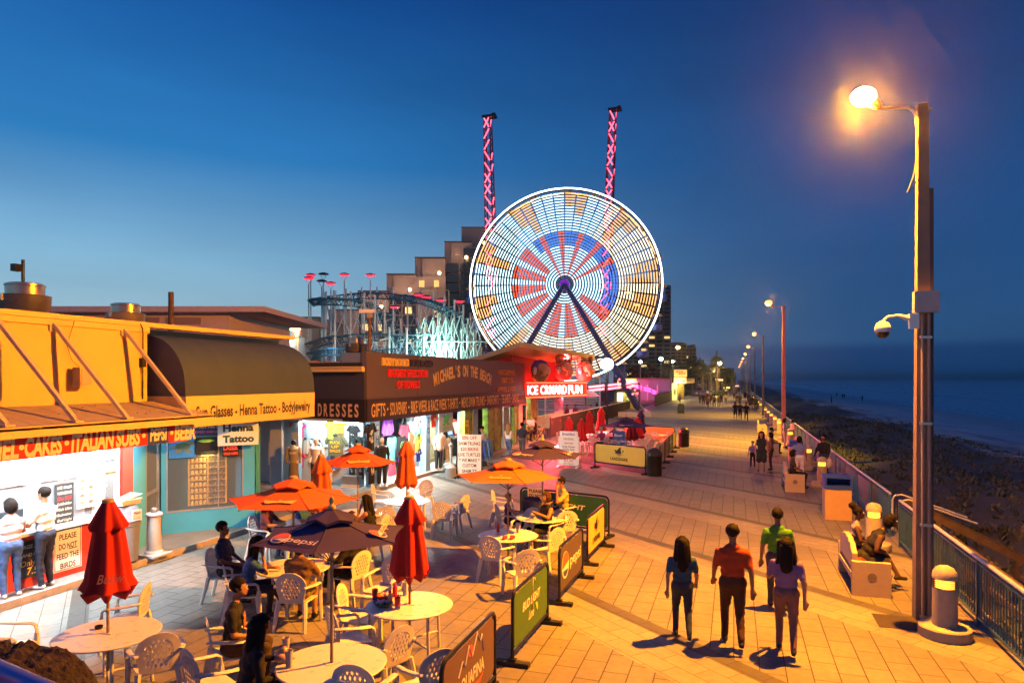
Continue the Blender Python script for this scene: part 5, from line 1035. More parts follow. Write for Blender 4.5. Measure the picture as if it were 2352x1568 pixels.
# --- banner barriers
def shark_logo(f_, q, s, m):
    q.plate(f_, [(-.3 * s, 0), (-.2 * s, .12 * s), (-.02 * s, .3 * s), (.12 * s, .36 * s), (.1 * s, .2 * s), (.16 * s, .02 * s), (.02 * s, -.01 * s)], .003, m, .004)
    for k_ in range(3): q.plate(f_, [(-.36 * s + .12 * k_ * s, -.03 * s - .045 * k_ * s), (0, -.015 * s - .045 * k_ * s), (.36 * s - .12 * k_ * s, -.03 * s - .045 * k_ * s), (0, -.04 * s - .045 * k_ * s)], .003, m, .004)
    for x in (-.3, -.25, .24): q.tube([f_[0] + f_[1] * (x * s) + f_[2] * (.03 * s), f_[0] + f_[1] * ((x + .02) * s) + f_[2] * (.14 * s)], .008 * s, 5, m); q.disc(f_, ((x + .02) * s, .15 * s), .05 * s, .003, m, .004, 6)
def barrier(a, b, col, label, logo=None, ht=1.0, bottom=.2, both=False):
    a = Vector((a[0], a[1], 0)); b = Vector((b[0], b[1], 0)); d = b - a; Lb = d.length; t = thing('banner_barrier', label, 'banner barrier', tuple(a), math.atan2(d.y, d.x)); r = .12
    pts = [(0, 0, .06), (0, 0, ht - r)] + [(r - r * math.cos(i * math.pi / 8), 0, ht - r + r * math.sin(i * math.pi / 8)) for i in range(1, 5)] + [(Lb - r + r * math.sin(i * math.pi / 8), 0, ht - r + r * math.cos(i * math.pi / 8)) for i in range(0, 5)] + [(Lb, 0, .06)]
    MB().tube(pts, .026, 8).tube([(0, 0, bottom - .03), (Lb, 0, bottom - .03)], .022, 8).build('frame', BLACKM, t)
    for x in (0, Lb): MB().bx(x - .05, x + .05, -.24, .24, 0, .06).bx(x - .035, x + .035, -.05, .05, .06, .1).build('foot', DARK, t)
    c_ = .07; o2 = [(.035 + c_, bottom + .01), (Lb - .035 - c_, bottom + .01), (Lb - .035, bottom + .01 + c_), (Lb - .035, ht - .05 - c_), (Lb - .035 - c_, ht - .05), (.035 + c_, ht - .05), (.035, ht - .05 - c_), (.035, bottom + .01 + c_)]
    m = M('banner_%02d%02d%02d' % tuple(int(x * 99) for x in col), col, .6, var=.06, scale=2, bump=.05)
    p = MB().extr([(x, -.004, z) for x, z in o2], (0, .008, 0)).build('panel', m, t)
    for x in (.06, Lb - .06):
        for z in (bottom + .04, ht - .08): p2 = None
    if logo:
        q = MB(); mats = [M('ink_dark', (.01, .012, .012), .6), M('banner_gold', (.75, .6, .2), .6), M('logo_red', (.7, .12, .06), .6), M('logo_blue', (.03, .06, .3), .6), M('banner_white', (.75, .72, .68), .6), M('lime_green', (.4, .55, .08), .6)]
        for sg in ((-1, 1) if both else (-1,)):
            f_ = frame((Lb / 2, sg * .005, bottom + (ht - bottom) / 2), (1, 0, 0) if sg < 0 else (-1, 0, 0))
            if logo == 'shark': f2 = (f_[0] + f_[2] * .03, *f_[1:]); shark_logo(f2, q, .8 * min(1, Lb / 2), 0); q.text(f_, 'LANDSHARK', 0, -.2, .13, min(1.0, Lb * .45), 0, .003, .035)
            if logo == 'lime': q.text(f_, 'BUD LIGHT', 0, .06, .12, Lb * .5, 4, .003, .03, .2, 0, .0).tube([f_[0] + f_[1] * (.12 + .1 * math.cos(i * .35 + .9)) + f_[2] * (.2 + .3 * math.sin(i * .35 + .9) - .15) + f_[3] * .004 for i in range(9)], .009, 5, 1).text(f_, 'Lime', -.02, -.14, .13, .26, 4, .003, .01, .4).disc(f_, (.22, -.13), .08, .003, 5, .003, 12, a0=-60, a1=120)
            if logo == 'globe': q.disc(f_, (-Lb * .27, 0), .24, .002, 4, .002, 24).disc(f_, (-Lb * .27, .02), .215, .002, 2, .005, 18, a0=5, a1=195).disc(f_, (-Lb * .27, -.06), .17, .002, 3, .005, 16, ry=.14, a0=190, a1=345).text(f_, 'pepsi', Lb * .17, 0, .2, Lb * .48, 4, .003, .01)
            if logo == 'water':
                q.text(f_, 'AQUAFINA', 0, -.08, .16, Lb * .52, 4, .003, .02); pk = [(-.4, .06), (-.28, .2), (-.2, .12), (-.08, .3), (.02, .14), (.1, .24), (.2, .36), (.3, .22), (.36, .28), (.42, .06)]
                for i in range(len(pk) - 1): q.tube([f_[0] + f_[1] * pk[i][0] + f_[2] * pk[i][1] + f_[3] * .004, f_[0] + f_[1] * pk[i + 1][0] + f_[2] * pk[i + 1][1] + f_[3] * .004], .01, 5, 4)
                q.disc(f_, (-.02, .22), .07, .002, 2, .003, 14).plate(f_, [(-.4, -.26), (-.1, -.2), (.3, -.22), (.42, -.18), (.3, -.26), (-.1, -.26), (-.4, -.32)], .002, 2, .003)
        q.build('logo', mats, p)
    return t
barrier((-2.88, 6.5), (-2.9, 8.2), (.13, .08, .12), 'purple banner barrier with mountain logo at the bottom edge', 'water')
barrier((-2.9, 8.95), (-2.86, 10.65), (.05, .13, .04), 'green banner barrier with lime beer lettering nearest the viewer', 'lime')
barrier((-2.9, 11.6), (-2.86, 13.3), (.08, .06, .1), 'dark banner barrier with a big round red logo in the middle of the row', 'globe')
barrier((-2.95, 14.25), (-2.9, 15.95), (.7, .45, .1), 'yellow banner barrier with shark fin at the far end of the near row', 'shark')
barrier((-5.45, 17.55), (-2.95, 16.85), (.02, .1, .06), 'green banner barrier turned across the end of the near seating', 'lime', 1.02)
s_ = tag(MB().box((-4.98, 17.36, .8), (.5, .02, .52), rz=math.atan2(-.7, 2.5)).build('notice_sign', M('sign_cream', (.6, .52, .4), .5)), 'small PLEASE DO NOT FEED THE BIRDS sign on the green banner', 'sign')
f_ = frame(Vector((-4.98, 17.36, .8)) + Vector((-.27, -.963, 0)) * .01, (2.5, -.7, 0)); q = MB()
for i, tx in enumerate(('PLEASE', 'DO NOT', 'FEED THE', 'BIRDS')): q.text(f_, tx, 0, .18 - i * .12, .07, .4 if i != 3 else .3, 0, .003, .03)
q.build('lettering', INK, s_)
# --- far seating pen beyond the breakfast board
barrier((-5.85, 29.9), (-3.45, 28.4), (.7, .52, .08), 'wide yellow banner barrier with shark fin at the front of the far seating', 'shark', 1.12, .3)
for i, (y0, c, l, lg) in enumerate(((30.6, (.5, .4, .1), 'nearest', None), (33.0, (.25, .16, .08), 'second', None), (35.4, (.03, .12, .06), 'third, green', 'lime'), (37.8, (.45, .32, .1), 'farthest', None))): barrier((-3.1 - .02 * i, y0), (-3.08 - .02 * i, y0 + 1.9), c, f'{l} banner barrier along the right side of the far seating', lg)
barrier((-6.3, 41.3), (-3.3, 40.6), (.7, .35, .06), 'orange banner barrier across the back of the far seating', None, 1.12, .3)
def C5(a, b): return (2200 + .236 * a) * .57422, (1580 + .236 * b) * .57422
for a, b, l in ((255, 870, 'pink lit table behind the breakfast board'), (480, 786, 'magenta lit table under the second red parasol of the far seating'), (585, 720, 'violet lit table left of the man in purple'), (745, 672, 'lilac table before the round striped object in the far seating'), (1000, 630, 'bright white table at the back of the far seating'), (1440, 722, 'table at the back under the pair of red parasols'), (1400, 782, 'pink table right of the navy parasol pole'), (1340, 850, 'pink lit table right behind the wide yellow banner'), (1815, 672, 'cream table before the orange banner')): table(*C5(a, b), l)
par = [(1307, 1310, 957, 'first from the left'), (1335, 1360, 961, 'second from the left'), (1354, 0, 944, 'third from the left'), (1381, 0, 936, 'fourth from the left, standing alone'), (1450, 0, 959, 'left one of the pair behind the navy parasol'), (1465, 0, 957, 'right one of the pair behind the navy parasol')]
for i, (px, _, ty, l) in enumerate(par):
    Z = (33.7, 32.5, 37, 39, 32.8, 33.9)[i]; p = PZ(px, ty, Z); 
    if i == 1: p.x, p.y = p.x, p.y
    closed_parasol((p.x, p.y, 0), 'far_red', f'closed bright red far parasol, {l}', 1.02, p.z, .3)
p = PZ(1472, 941, 36.5); closed_parasol((p.x, p.y, 0), 'navy', 'closed navy parasol at the back right of the far seating', 1.05, p.z, .28)
p = PZ(1438, 957, 31.5); open_parasol((p.x, p.y, 0), rad(10), 'navy', 'open navy parasol in the far seating among the red ones', ('globe', (4,)), 1.25, p.z, .42)
for a, b, dg_, l in ((240, 855, 15, 'pale chair at the left corner of the far seating'), (200, 780, -60, 'orange lit chair behind the pale corner chair'), (360, 790, 120, 'green shadowed chair behind the first red parasol'), (415, 920, -20, 'dark chair right beside the breakfast board'), (680, 850, 30, 'pink chair before the second red parasol'), (735, 790, 40, 'bright pink chair left of the man in purple'), (895, 850, 60, 'orange chair of the man in purple'), (1030, 730, 10, 'orange chair behind the man in purple'), (1120, 740, 80, 'chair of the woman in navy in the far seating'), (1115, 915, 0, 'dark chair right behind the wide yellow banner'), (1240, 855, 15, 'magenta chair left of the navy parasol pole'), (1230, 740, -30, 'tan chair right of the woman in navy'), (1520, 925, 25, 'tan chair behind the right end of the yellow banner'), (1580, 830, 25, 'pink chair in the middle right of the far seating'), (1650, 905, 60, 'pink chair facing left near the banner corner'), (1640, 790, 20, 'pink chair under the pair of red parasols'), (1760, 765, 15, 'salmon chair below the orange banner'), (1600, 690, 150, 'tan chair at the back under the orange banner'), (1940, 760, 60, 'tan chair at the right back corner'), (1740, 975, 75, 'dark chair pushed against the banner corner by the black bin')): chair(*C5(a, b), dg_, l)
def bin_dome(loc, label):
    t = thing('domed_bin', label, 'litter bin', loc); MB().lathe([(.27, 0), (.3, .02), (.31, .8), (.32, .82), (.29, .82)], n=22).build('body', BLACKM, t); MB().lathe([(.32, .83), (.31, .93), (.24, 1.06), (.1, 1.13), (.001, 1.14)], n=22).bx(-.12, .12, -.33, -.29, .86, .98, 1).build('lid', [M('bin_lid', (.03, .03, .035), .4), DARK], t)
p = P(1503, 1092); bin_dome((p.x, p.y, 0), 'black domed bin at the right end of the wide yellow banner'); bin_dome((-2.75, 40.7, 0), 'black domed bin at the far right corner of the far seating')
bt = aboard('breakfast_board', (-7.0, 29.75, 0), rad(-8), .85, 1.5, 'white handwritten breakfast and pizza board beside the yellow banner', [('Breakfast', 1.38, .12, .6, 2), ('ORIGINAL', 1.16, .1, .5, 3), ('Special', .98, .09, .4, 1), ('Large Cheese', .82, .08, .6, 0), ('Family Style', .7, .08, .55, 0), ('$13.95', .54, .11, .5, 1), ('SLICE of CHEESE', .34, .08, .7, 0), ('$2.50', .2, .11, .45, 1), ('Extra Toppings', .07, .05, .45, 0)], [INK, M('board_red', (.5, .03, .02), .6), M('board_blue', (.05, .05, .4), .6), M('board_olive', (.2, .25, .03), .6)], M('board_white', (.8, .8, .8), .5), ALU)
s_ = tag(MB().box((-5.7, 35.6, .75), (.7, .04, .95), rz=-.2).build('beer_board', M('beer_blue', (.03, .08, .3), .5)), 'small blue beer board among the far tables', 'sign board'); MB().text(frame((-5.71, 35.57, .85), (1, -.2, 0)), 'Beer', 0, .15, .14, .45, 0, .006, .02).text(frame((-5.71, 35.57, .85), (1, -.2, 0)), 'Draft', 0, -.15, .14, .45, 0, .006, .02).build('lettering', WLET, s_)
# ------------------------------------------------------------------ lamp posts, bollards, railing, benches, bins
POLE = M('concrete_pole', (.2, .145, .12), .75, var=.12, scale=4, bump=.15)
SOD = M('sodium_lens', (1, .7, .3), .4, emit=(1, .5, .1), es=220, alpha=.2)
SODF = M('sodium_lens_far', (1, .7, .3), .4, emit=(1, .36, .05), es=16, alpha=.25)
def lamp_post(y, label, x=2.95, h=8.45, near=False, power=0, reach=.86, bright=None):
    t = thing('street_lamp', label, 'street lamp', (x, y, 0), 0, 'street lamps along the railing')
    wb, wt = .125, .075
    q = MB(); 
    for k_ in range(1):
        vs = [(sx * w_, sy * w_, z) for z, w_ in ((0, wb), (h, wt)) for sx, sy in ((-1, -1), (1, -1), (1, 1), (-1, 1))]
        q.add(vs, [(3, 2, 1, 0), (4, 5, 6, 7), (0, 1, 5, 4), (1, 2, 6, 5), (2, 3, 7, 6), (3, 0, 4, 7)])
    q.build('pole', POLE, t)
    MB().tube([(-.07, 0, h - .35), (-.1, 0, h - .12), (-.2, 0, h - .02), (-reach + .2, -.02, h + .02)], .028, 8).build('arm', STEEL, t)
    hd = MB().cap((-reach + .2, -.02, h + .06), (-reach - .02, .06, h + .3), .07, .15, 14).build('lamp_head', M('lamp_housing', (.25, .2, .16), .5, .3), t)
    MB().sph((-reach - .02, -.06, h + .22), (.2, .14, .16) if near else (.2, .16, .16), 16, 10).build('lens', bright or (SOD if near else SODF), hd)
    if power:
        aim = Vector((-6.5, -2.5, -8.6)) if near else Vector((-3.5, 1.5, -8.6))
        light('SPOT', 'sodium_light', (-reach - .04, .025 if near else 0, h + .13 if near else h + .02), power, (1, .33, .001) if near else (1, .47, .006), .06, t, aim.to_track_quat('-Z', 'Y').to_euler(), None, (158, .42) if near else (128, .7))
        light('POINT', 'globe_glow', (-reach - .04, .025, h + .13), 18500 if near else power * .14, (1, .29, .006) if near else (1, .36, .03), .06, t)
    if near:
        MB().bx(.03, .145, -.08, .1, .0, 7.05).build('channel', M('dark_channel', (.06, .05, .05), .6), t)
        q = MB()
        for cx in (-.03, .06): q.tube([(cx, -.16, 0), (cx, -.14, 5.0)], .024, 8)
        q.build('conduit', M('grey_conduit', (.35, .27, .24), .5, .2), t)
        q = MB()
        for z in (.06, 1.55, 3.2, 4.6): q.bx(-.07, .1, -.185, -.12, z, z + .04)
        q.build('clamp', STEEL, t)
        MB().bx(-.17, .19, -.26, -.1, 5.02, 5.36).build('junction_box', M('box_grey', (.4, .36, .38), .5), t)
        MB().tube([(-.08, -.08, 7.9), (-.14, -.1, 7.3), (-.24, -.12, 7.0), (-.18, -.12, 7.05), (-.06, -.09, 7.25)], .008, 5).build('loose_cable', DARK, t)
        MB().bx(.06, .14, -.05, .05, h - .12, h - .08).build('top_bolt', STEEL, t)
        cm_ = thing('dome_camera', 'white dome security camera on a curved arm of the nearest lamp post', 'security camera', (x - .05, y - .2, 4.88))
        MB().box((-.12, 0, 0), (.14, .1, .24)).build('mount', ALU, cm_); MB().tube([(-.17, 0, .04), (-.35, 0, .1), (-.5, 0, .08), (-.56, 0, 0)], [.05, .025, .025, .03], 10).build('arm', ALU, cm_)
        MB().lathe([(.03, .02), (.1, -.03), (.125, -.1), (.12, -.16), (.1, -.17)], (-.57, 0, 0), 16).build('housing', ALU, cm_); MB().lathe([(.1, -.17), (.09, -.22), (.05, -.26), (.001, -.27)], (-.57, 0, 0), 14).build('dome', M('smoked_dome', (.03, .03, .03), .1), cm_)
    return t
lamp_post(12.77, 'nearest street lamp, tall square concrete post carrying a camera and conduits', near=True, power=16000)
ords = ['second', 'third', 'fourth', 'fifth', 'sixth', 'seventh', 'eighth', 'ninth', 'tenth']
for i, y in enumerate((45.6, 76.6, 107, 138, 170, 202, 234, 266, 298)): lamp_post(y, f'{ords[i]} street lamp along the railing counted from the viewer', power=(15000, 10000, 7000, 6000, 5000, 0, 0, 0, 0)[i])
q = MB().lathe([(.17, .72), (.165, .93), (.14, 1.02), (.08, 1.06), (.001, 1.075)], n=22)
BC = M('bollard_concrete', (.42, .35, .28), .8, var=.1, scale=8, bump=.25, bscale=60)
BG = M('bollard_glow', (1, .6, .2), .5, emit=(1, .36, .03), es=5)
def bollard_proto():
    t = thing('bollard_light', 'b', 'bollard light', (0, 0, -50), 0, 'concrete bollard lights along the railing')
    MB().lathe([(.35, 0), (.36, .02), (.36, .15), (.34, .17), (.17, .172)], n=28).build('base', BC, t)
    MB().lathe([(.17, .172), (.17, .74)], n=24).build('post', BC, t)
    MB().lathe([(.172, .89), (.172, .92), (.16, .99), (.12, 1.05), (.06, 1.08), (.001, 1.09)], n=24).lathe([(.17, .888), (.172, .89)], n=24).build('dome', BC, t)
    MB().lathe([(.13, .74), (.13, .89)], n=18).build('lamp', BG, t)
    q = MB()
    for i in range(5): q.lathe([(.145, .745 + i * .03), (.172, .752 + i * .03), (.172, .757 + i * .03), (.145, .752 + i * .03)], n=24)
    q.build('louvre', M('louvre_metal', (.12, .1, .09), .4, .6), t)
    return t
BO = bollard_proto()
bl = ['nearest', 'second', 'third', 'fourth', 'fifth', 'sixth', 'seventh', 'eighth', 'ninth', 'tenth', 'eleventh', 'twelfth', 'thirteenth', 'fourteenth', 'fifteenth', 'sixteenth', 'seventeenth', 'eighteenth']
for i, y in enumerate((12.02, 17.6, 22.6, 27.4, 32.2, 37, 42.2, 47.4, 52.4, 57.6, 63, 68.4, 74, 80, 88, 97, 108, 120)): place_proto(BO, 'bo', (3.08, y, 0), .5, f'{bl[i]} lit bollard along the railing counted from the viewer')
RAILM = M('rail_blue', (.06, .16, .3), .35, .6, .1); RAILT = M('rail_top', (.4, .44, .55), .5, .5, .05)
def rail(y0, y1, label, panel=False, x=3.72):
    t = thing('railing', label, 'railing', (x, y0, 0), 0, 'railing along the beach side'); L_ = y1 - y0
    MB().tube([(0, 0, 1.08), (0, L_, 1.08)], .035, 10).build('top_rail', RAILT, t)
    MB().bx(-.02, .02, 0, L_, .12, .16).bx(-.015, .015, 0, L_, .98, 1.01).build('side_rail', RAILM, t)
    n = max(1, round(L_ / 2.4))
    for i in range(n + 1): MB().bx(-.03, .03, i * L_ / n - .03, i * L_ / n + .03, -.3, 1.05).build('post', RAILM, t)
    q = MB()
    if panel:
        for i in range(n): q.bx(-.006, .006, i * L_ / n + .05, (i + 1) * L_ / n - .05, .18, .96)
        q.build('mesh_panel', M('rail_mesh', (.05, .14, .22), .5, .3, .1, 30), t)
    else:
        k_ = int(L_ / .115)
        for i in range(1, k_): q.bx(-.009, .009, i * L_ / k_ - .009, i * L_ / k_ + .009, .14, .99)
        q.build('balusters', RAILM, t)
rail(2.0, 9.95, 'railing with blue balusters cut by the right edge of the photo'); rail(10, 18.1, 'railing with blue balusters behind the nearest street lamp')
for i, (a, b) in enumerate(((19.2, 31), (31.1, 45), (45.1, 62), (62.1, 84), (84.1, 120), (120.1, 170))): rail(a, b, f'{["first", "second", "third", "fourth", "fifth", "sixth"][i]} blue panelled railing section beyond the beach gate', True)
gt = thing('handrail', 'curved grey handrail beside the stairs down to the beach', 'handrail', (3.75, 18.3, 0))
for y in (0, .75): MB().tube([(.0, y, 0.2), (0, y, .95), (.05, y, 1.05), (.2, y, 1.08), (1.6, y, .6)], .025, 8).build('rail_tube', RAILT, gt)
st = thing('beach_stairs', 'weathered wooden stairs leading from the gate to the beach', 'stairs', (4.1, 18.2, 0)); WD = M('old_wood', (.07, .048, .034), .8, var=.3, scale=6)
for i in range(6): MB().bx(i * .3, i * .3 + .28, -.0, 1.2, -.2 - i * .18, -.15 - i * .18).build('tread', WD, st)
for y in (-.1, 1.25): MB().beam((0, y, .9), (3.0, y, -.6), .09, .14).beam((.4, y, -1.4), (.4, y, .75), .1).beam((2.4, y, -2), (2.4, y, -.25), .1).build('wood_rail', WD, st)
wf3 = thing('wooden_fence', 'low brown wooden fence on the dune below the railing', 'fence', (4.5, 6, -1))
for i in range(6): MB().bx(-.06, .06, i * 2.2 - .06, i * 2.2 + .06, -.4, 1.55).build('post', WD, wf3)
for z in (1.0, 1.45): MB().bx(-.03, .03, 0, 11, z, z + .1).build('board', WD, wf3)
def bench(y, label, L_=1.75, x=2.05):
    t = thing('bench', label, 'bench', (x, y, 0), 0, 'concrete benches facing the sea')
    for yy0 in (0, L_ - .12): MB().bx(0, .64, yy0, yy0 + .12, 0, .62).disc(frame((.33, yy0 - .0 if yy0 == 0 else yy0 + .12, .36), (1, 0, 0) if yy0 == 0 else (-1, 0, 0)), (0, 0), .075, .004, 1, .0).build('side_panel', [M('bench_concrete', (.48, .37, .25), .7, var=.06, bump=.1), M('bench_hole', (.2, .15, .1), .7)], t)
    bm = MATS['bench_concrete']; MB().bx(.08, .6, .12, L_ - .12, .4, .47).build('seat', bm, t)
    n = 24; pts = [(.125, .47)] + [(.125 + (L_ - .25) * i / n, .72 + .22 * math.sin(math.pi * i / n) ** .7 + .02 * math.cos(i * math.pi / 2)) for i in range(n + 1)] + [(L_ - .125, .47)]
    MB().plate(frame((.02, 0, 0), (0, 1, 0)), pts, .09).bx(.0, .1, .12, L_ - .12, .28, .38).build('backrest', bm, t); return t
bench(13.75, 'nearest concrete bench with a curved back and two people'); bench(25.6, 'concrete bench beyond the blue topped bin with a person seated', x=1.7); bench(37.3, 'third concrete bench near the second street lamp', x=1.55)
bench(51.5, 'far concrete bench beside the second lamp post foot', x=1.6)
t = thing('recycling_bin', 'square tan bin with an open blue hood beside the railing', 'litter bin', (2.78, 21.3, 0)); TB_ = M('bin_tan', (.5, .33, .16), .7, var=.06, bump=.1)
MB().bx(-.34, .34, -.34, .34, .0, .86).build('body', TB_, t); q = MB().bx(-.37, .37, -.37, .37, .86, .95).bx(-.36, -.3, -.36, .36, .95, 1.2).bx(.3, .36, -.36, .36, .95, 1.2).bx(-.3, .3, -.34, .34, 1.15, 1.2).bx(-.3, .3, .3, .34, .95, 1.15); q.build('hood', M('hood_blue', (.02, .06, .4), .5), t)
t = thing('recycling_bin', 'square tan bin with a blue lid beyond the second lamp', 'litter bin', (2.7, 33.8, 0)); MB().bx(-.3, .3, -.3, .3, 0, .85).build('body', TB_, t); MB().bx(-.33, .33, -.33, .33, .85, .93).bx(-.28, .28, -.28, .28, .93, 1.12).build('hood', MATS['hood_blue'], t)
for i, (px, py, s_) in enumerate(((1880, 1065, .5), (1778, 1085, .45), (1962, 1232, .4), (2062, 1428, .55))):
    p = P(px, py); struct(MB().bx(p.x - s_ * .6, p.x + s_ * .6, p.y - s_ * .6, p.y + s_ * .6, .002, .006).build('drain_cover', M('drain_cover', (.06, .05, .045), .6, .3, .3, 20)))
# beach barrel and sign
t = thing('beach_bin', 'dark rusty drum bin standing alone on the sand', 'litter bin', (22.5, 51, -1.75)); MB().lathe([(.42, 0), (.44, .04), (.44, 1.25), (.46, 1.3), (.4, 1.3)], n=20).build('drum', M('drum_rust', (.12, .09, .06), .7, var=.4), t); MB().tube([(.5, 0, 0), (.5, 0, 1.9)], .03, 6).build('post', STEEL, t)
#t = thing('beach_sign', 'white sign board on a post at the edge of the dune', 'sign', (9.0, 66, -1.4)); MB().bx(-.05, .05, -.05, .05, 0, 2.4).build('post', WD, t); MB().bx(-.45, .45, -.08, -.05, 1.3, 2.6).build('panel', ALU, t)
# ------------------------------------------------------------------ rough coquina wall and handrail of the viewing stair, bottom left
q = MB(); r9 = random.Random(8); nx, ny = 150, 66
from mathutils import noise as mn
def coq(u, v):
    # (u along X, v along Y) height of the top
    x = -7.2 + 2.85 * u; y = 3.2 + 1.2 * v
    top = 1.7 - .5 * max(0, u - .66) / .34 - .18 * max(0, .45 - u) - .13 * (1 if u > .82 else 0)
    e = min(u * 3, (1 - u) * 9, v * 9, (1 - v) * 9, 1); e = max(0, e)
    nz = mn.noise(Vector((x * 3, y * 3, 1))) * .05 + mn.noise(Vector((x * 11, y * 11, 4))) * .03 + mn.noise(Vector((x * 30, y * 30, 9))) * .028 - .07 * max(0, mn.noise(Vector((x * 6, y * 6, 55))) - .15) + .012 * mn.noise(Vector((x * 70, y * 70, 3)))
    return Vector((x + mn.noise(Vector((x * 7, y * 7, 20))) * .04, y + mn.noise(Vector((x * 7, y * 7, 30))) * .04, (top + nz) * (e ** .18) if e > 0 else 0))
vs = [coq(i / nx, j / ny) for j in range(ny + 1) for i in range(nx + 1)]
q.add(vs, [(j * (nx + 1) + i, j * (nx + 1) + i + 1, (j + 1) * (nx + 1) + i + 1, (j + 1) * (nx + 1) + i) for j in range(ny) for i in range(nx)])
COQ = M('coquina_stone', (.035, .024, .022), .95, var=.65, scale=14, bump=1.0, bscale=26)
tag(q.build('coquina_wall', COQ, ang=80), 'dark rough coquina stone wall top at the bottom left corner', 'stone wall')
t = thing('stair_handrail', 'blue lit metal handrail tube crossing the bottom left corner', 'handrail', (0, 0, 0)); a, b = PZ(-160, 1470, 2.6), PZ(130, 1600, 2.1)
MB().tube([a, a.lerp(b, .5), b, b + (b - a) * .6], .035, 12).build('rail_tube', M('rail_lit_blue', (.1, .1, .4), .25, .3), t)  # blue light falling on the metal tube is put into its base colour
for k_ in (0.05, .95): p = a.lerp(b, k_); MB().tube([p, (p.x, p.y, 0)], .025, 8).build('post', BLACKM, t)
# ------------------------------------------------------------------ purple building behind, street lamp, fence, booths
def obox(mb, x0, x1, Z0, Z1, ytop, ybot=None, m=0, zt=None, zb=0):
    "block spanning survey columns x0..x1 between depths Z0 and Z1 with its top at survey row ytop (measured at Z0)"
    z = zt if zt is not None else PZ(0, ytop, Z0).z; a, b = PZ(x0, HOR_Y, Z0), PZ(x1, HOR_Y, Z0); dv = Vector((-math.sin(YAW), math.cos(YAW), 0)) * (Z1 - Z0)
    zb = PZ(0, ybot, Z0).z if ybot else zb
    return mb.extr([(p.x, p.y, zb) for p in (a, b, b + dv, a + dv)], (0, 0, z - zb), m)
MAUVE = M('mauve_stucco', (.55, .42, .45), .8, var=.06)
t = thing('flat_roof_building', 'long mauve flat roofed building behind the snack stand', 'building', tuple(PZ(340, 869, 30))[:2] + (0,))
part('wall', obox(MB(), 120, 527, 28.3, 36, 712, m=0), MAUVE, t)
q = MB(); obox(q, 100, 608, 27.6, 37, 703, 716); part('roof', q, M('mauve_roof', (.5, .4, .42), .8), t)
q = MB()
for a, b in ((185, 262), (285, 365), (380, 460)): obox(q, a, b, 28.26, 28.32, 729, 745)
part('panel', q, M('mauve_panel', (.28, .2, .24), .8), t)
def far_lamp(px, py, Z, label, rgb=(1, .5, .12), power=0, x2=None, arm=True, base=0, r=.22, col='sodium'):
    p = PZ(px, py, Z); t = thing('street_lamp', label, 'street lamp', (p.x, p.y, 0)); 
    q = MB().tube([(0, 0, base), (0, 0, p.z - .4 if arm else p.z)], [.09, .06], 8); q.build('pole', M('lamp_steel', (.3, .28, .26), .5, .4), t)
    m = M('lamp_%s' % col, rgb, .5, emit=rgb, es=70); MB().sph((0, 0, p.z), (r, r, r * .8)).build('lens', m, t)
    if power: light('POINT', 'lamp_light', (0, -.3, p.z - .35), power, rgb, .2, t)
p = PZ(678, 753, 48); t = thing('street_lamp', 'street lamp with a curved arm glowing between the barrel awning and the coaster', 'street lamp', tuple(PZ(634, 869, 48))[:2] + (0,)); d = p - t.location
MB().tube([(0, 0, 0), (0, 0, d.z - .8)], .12, 8).build('pole', CONC, t); MB().tube([(0, 0, d.z - .9), (d.x * .4, d.y * .4, d.z - .1), (d.x * .8, d.y * .8, d.z + .05), (d.x, d.y, d.z + .02)], .05, 6).build('arm', STEEL, t); MB().sph((d.x, d.y, d.z), (.4, .3, .22)).build('lens', SOD, t)
light('POINT', 'lamp_light', (d.x, d.y, d.z - .4), 900, (1, .5, .12), .2, t)
t = thing('traffic_light', 'red traffic signal glow beside the far street lamp', 'traffic light', tuple(PZ(684, 762, 49))); MB().box((0, 0, 0), (.34, .3, .9)).build('case', BLACKM, t); MB().sph((0, -.1, .05), (.24, .2, .5)).build('lens', M('signal_red', (1, .1, .1), .5, emit=(1, .03, .08), es=3), t)
tag(MB().tube([(0, 0, 0), (0, 0, t.location.z - .45)], .07, 8).build('signal_pole', STEEL), 'steel pole under the red traffic signal', 'pole').location = (t.location.x, t.location.y, 0)
t = thing('low_shop', 'small white building with a bright wall lamp left of the coaster', 'building', tuple(PZ(650, 869, 60))[:2] + (0,)); part('wall', obox(MB(), 600, 700, 60, 68, 775), M('white_stucco', (.6, .6, .6), .8), t); o = PZ(655, 779, 59.6); part('wall_lamp', MB().sph(o, .3), M('lamp_white', (1, 1, 1), .5, emit=(.8, 1, .8), es=30), t)
t = thing('low_shop', 'plain tan block standing left of the coaster legs', 'building', tuple(PZ(706, 869, 62))[:2] + (0,)); part('wall', obox(MB(), 681, 732, 62, 72, 729), M('tan_stucco', (.42, .3, .22), .8, var=.08), t); part('roof_cap', obox(MB(), 680, 733, 61.9, 72.1, 727, 730), M('dark_coping', (.12, .08, .07), .8), t)
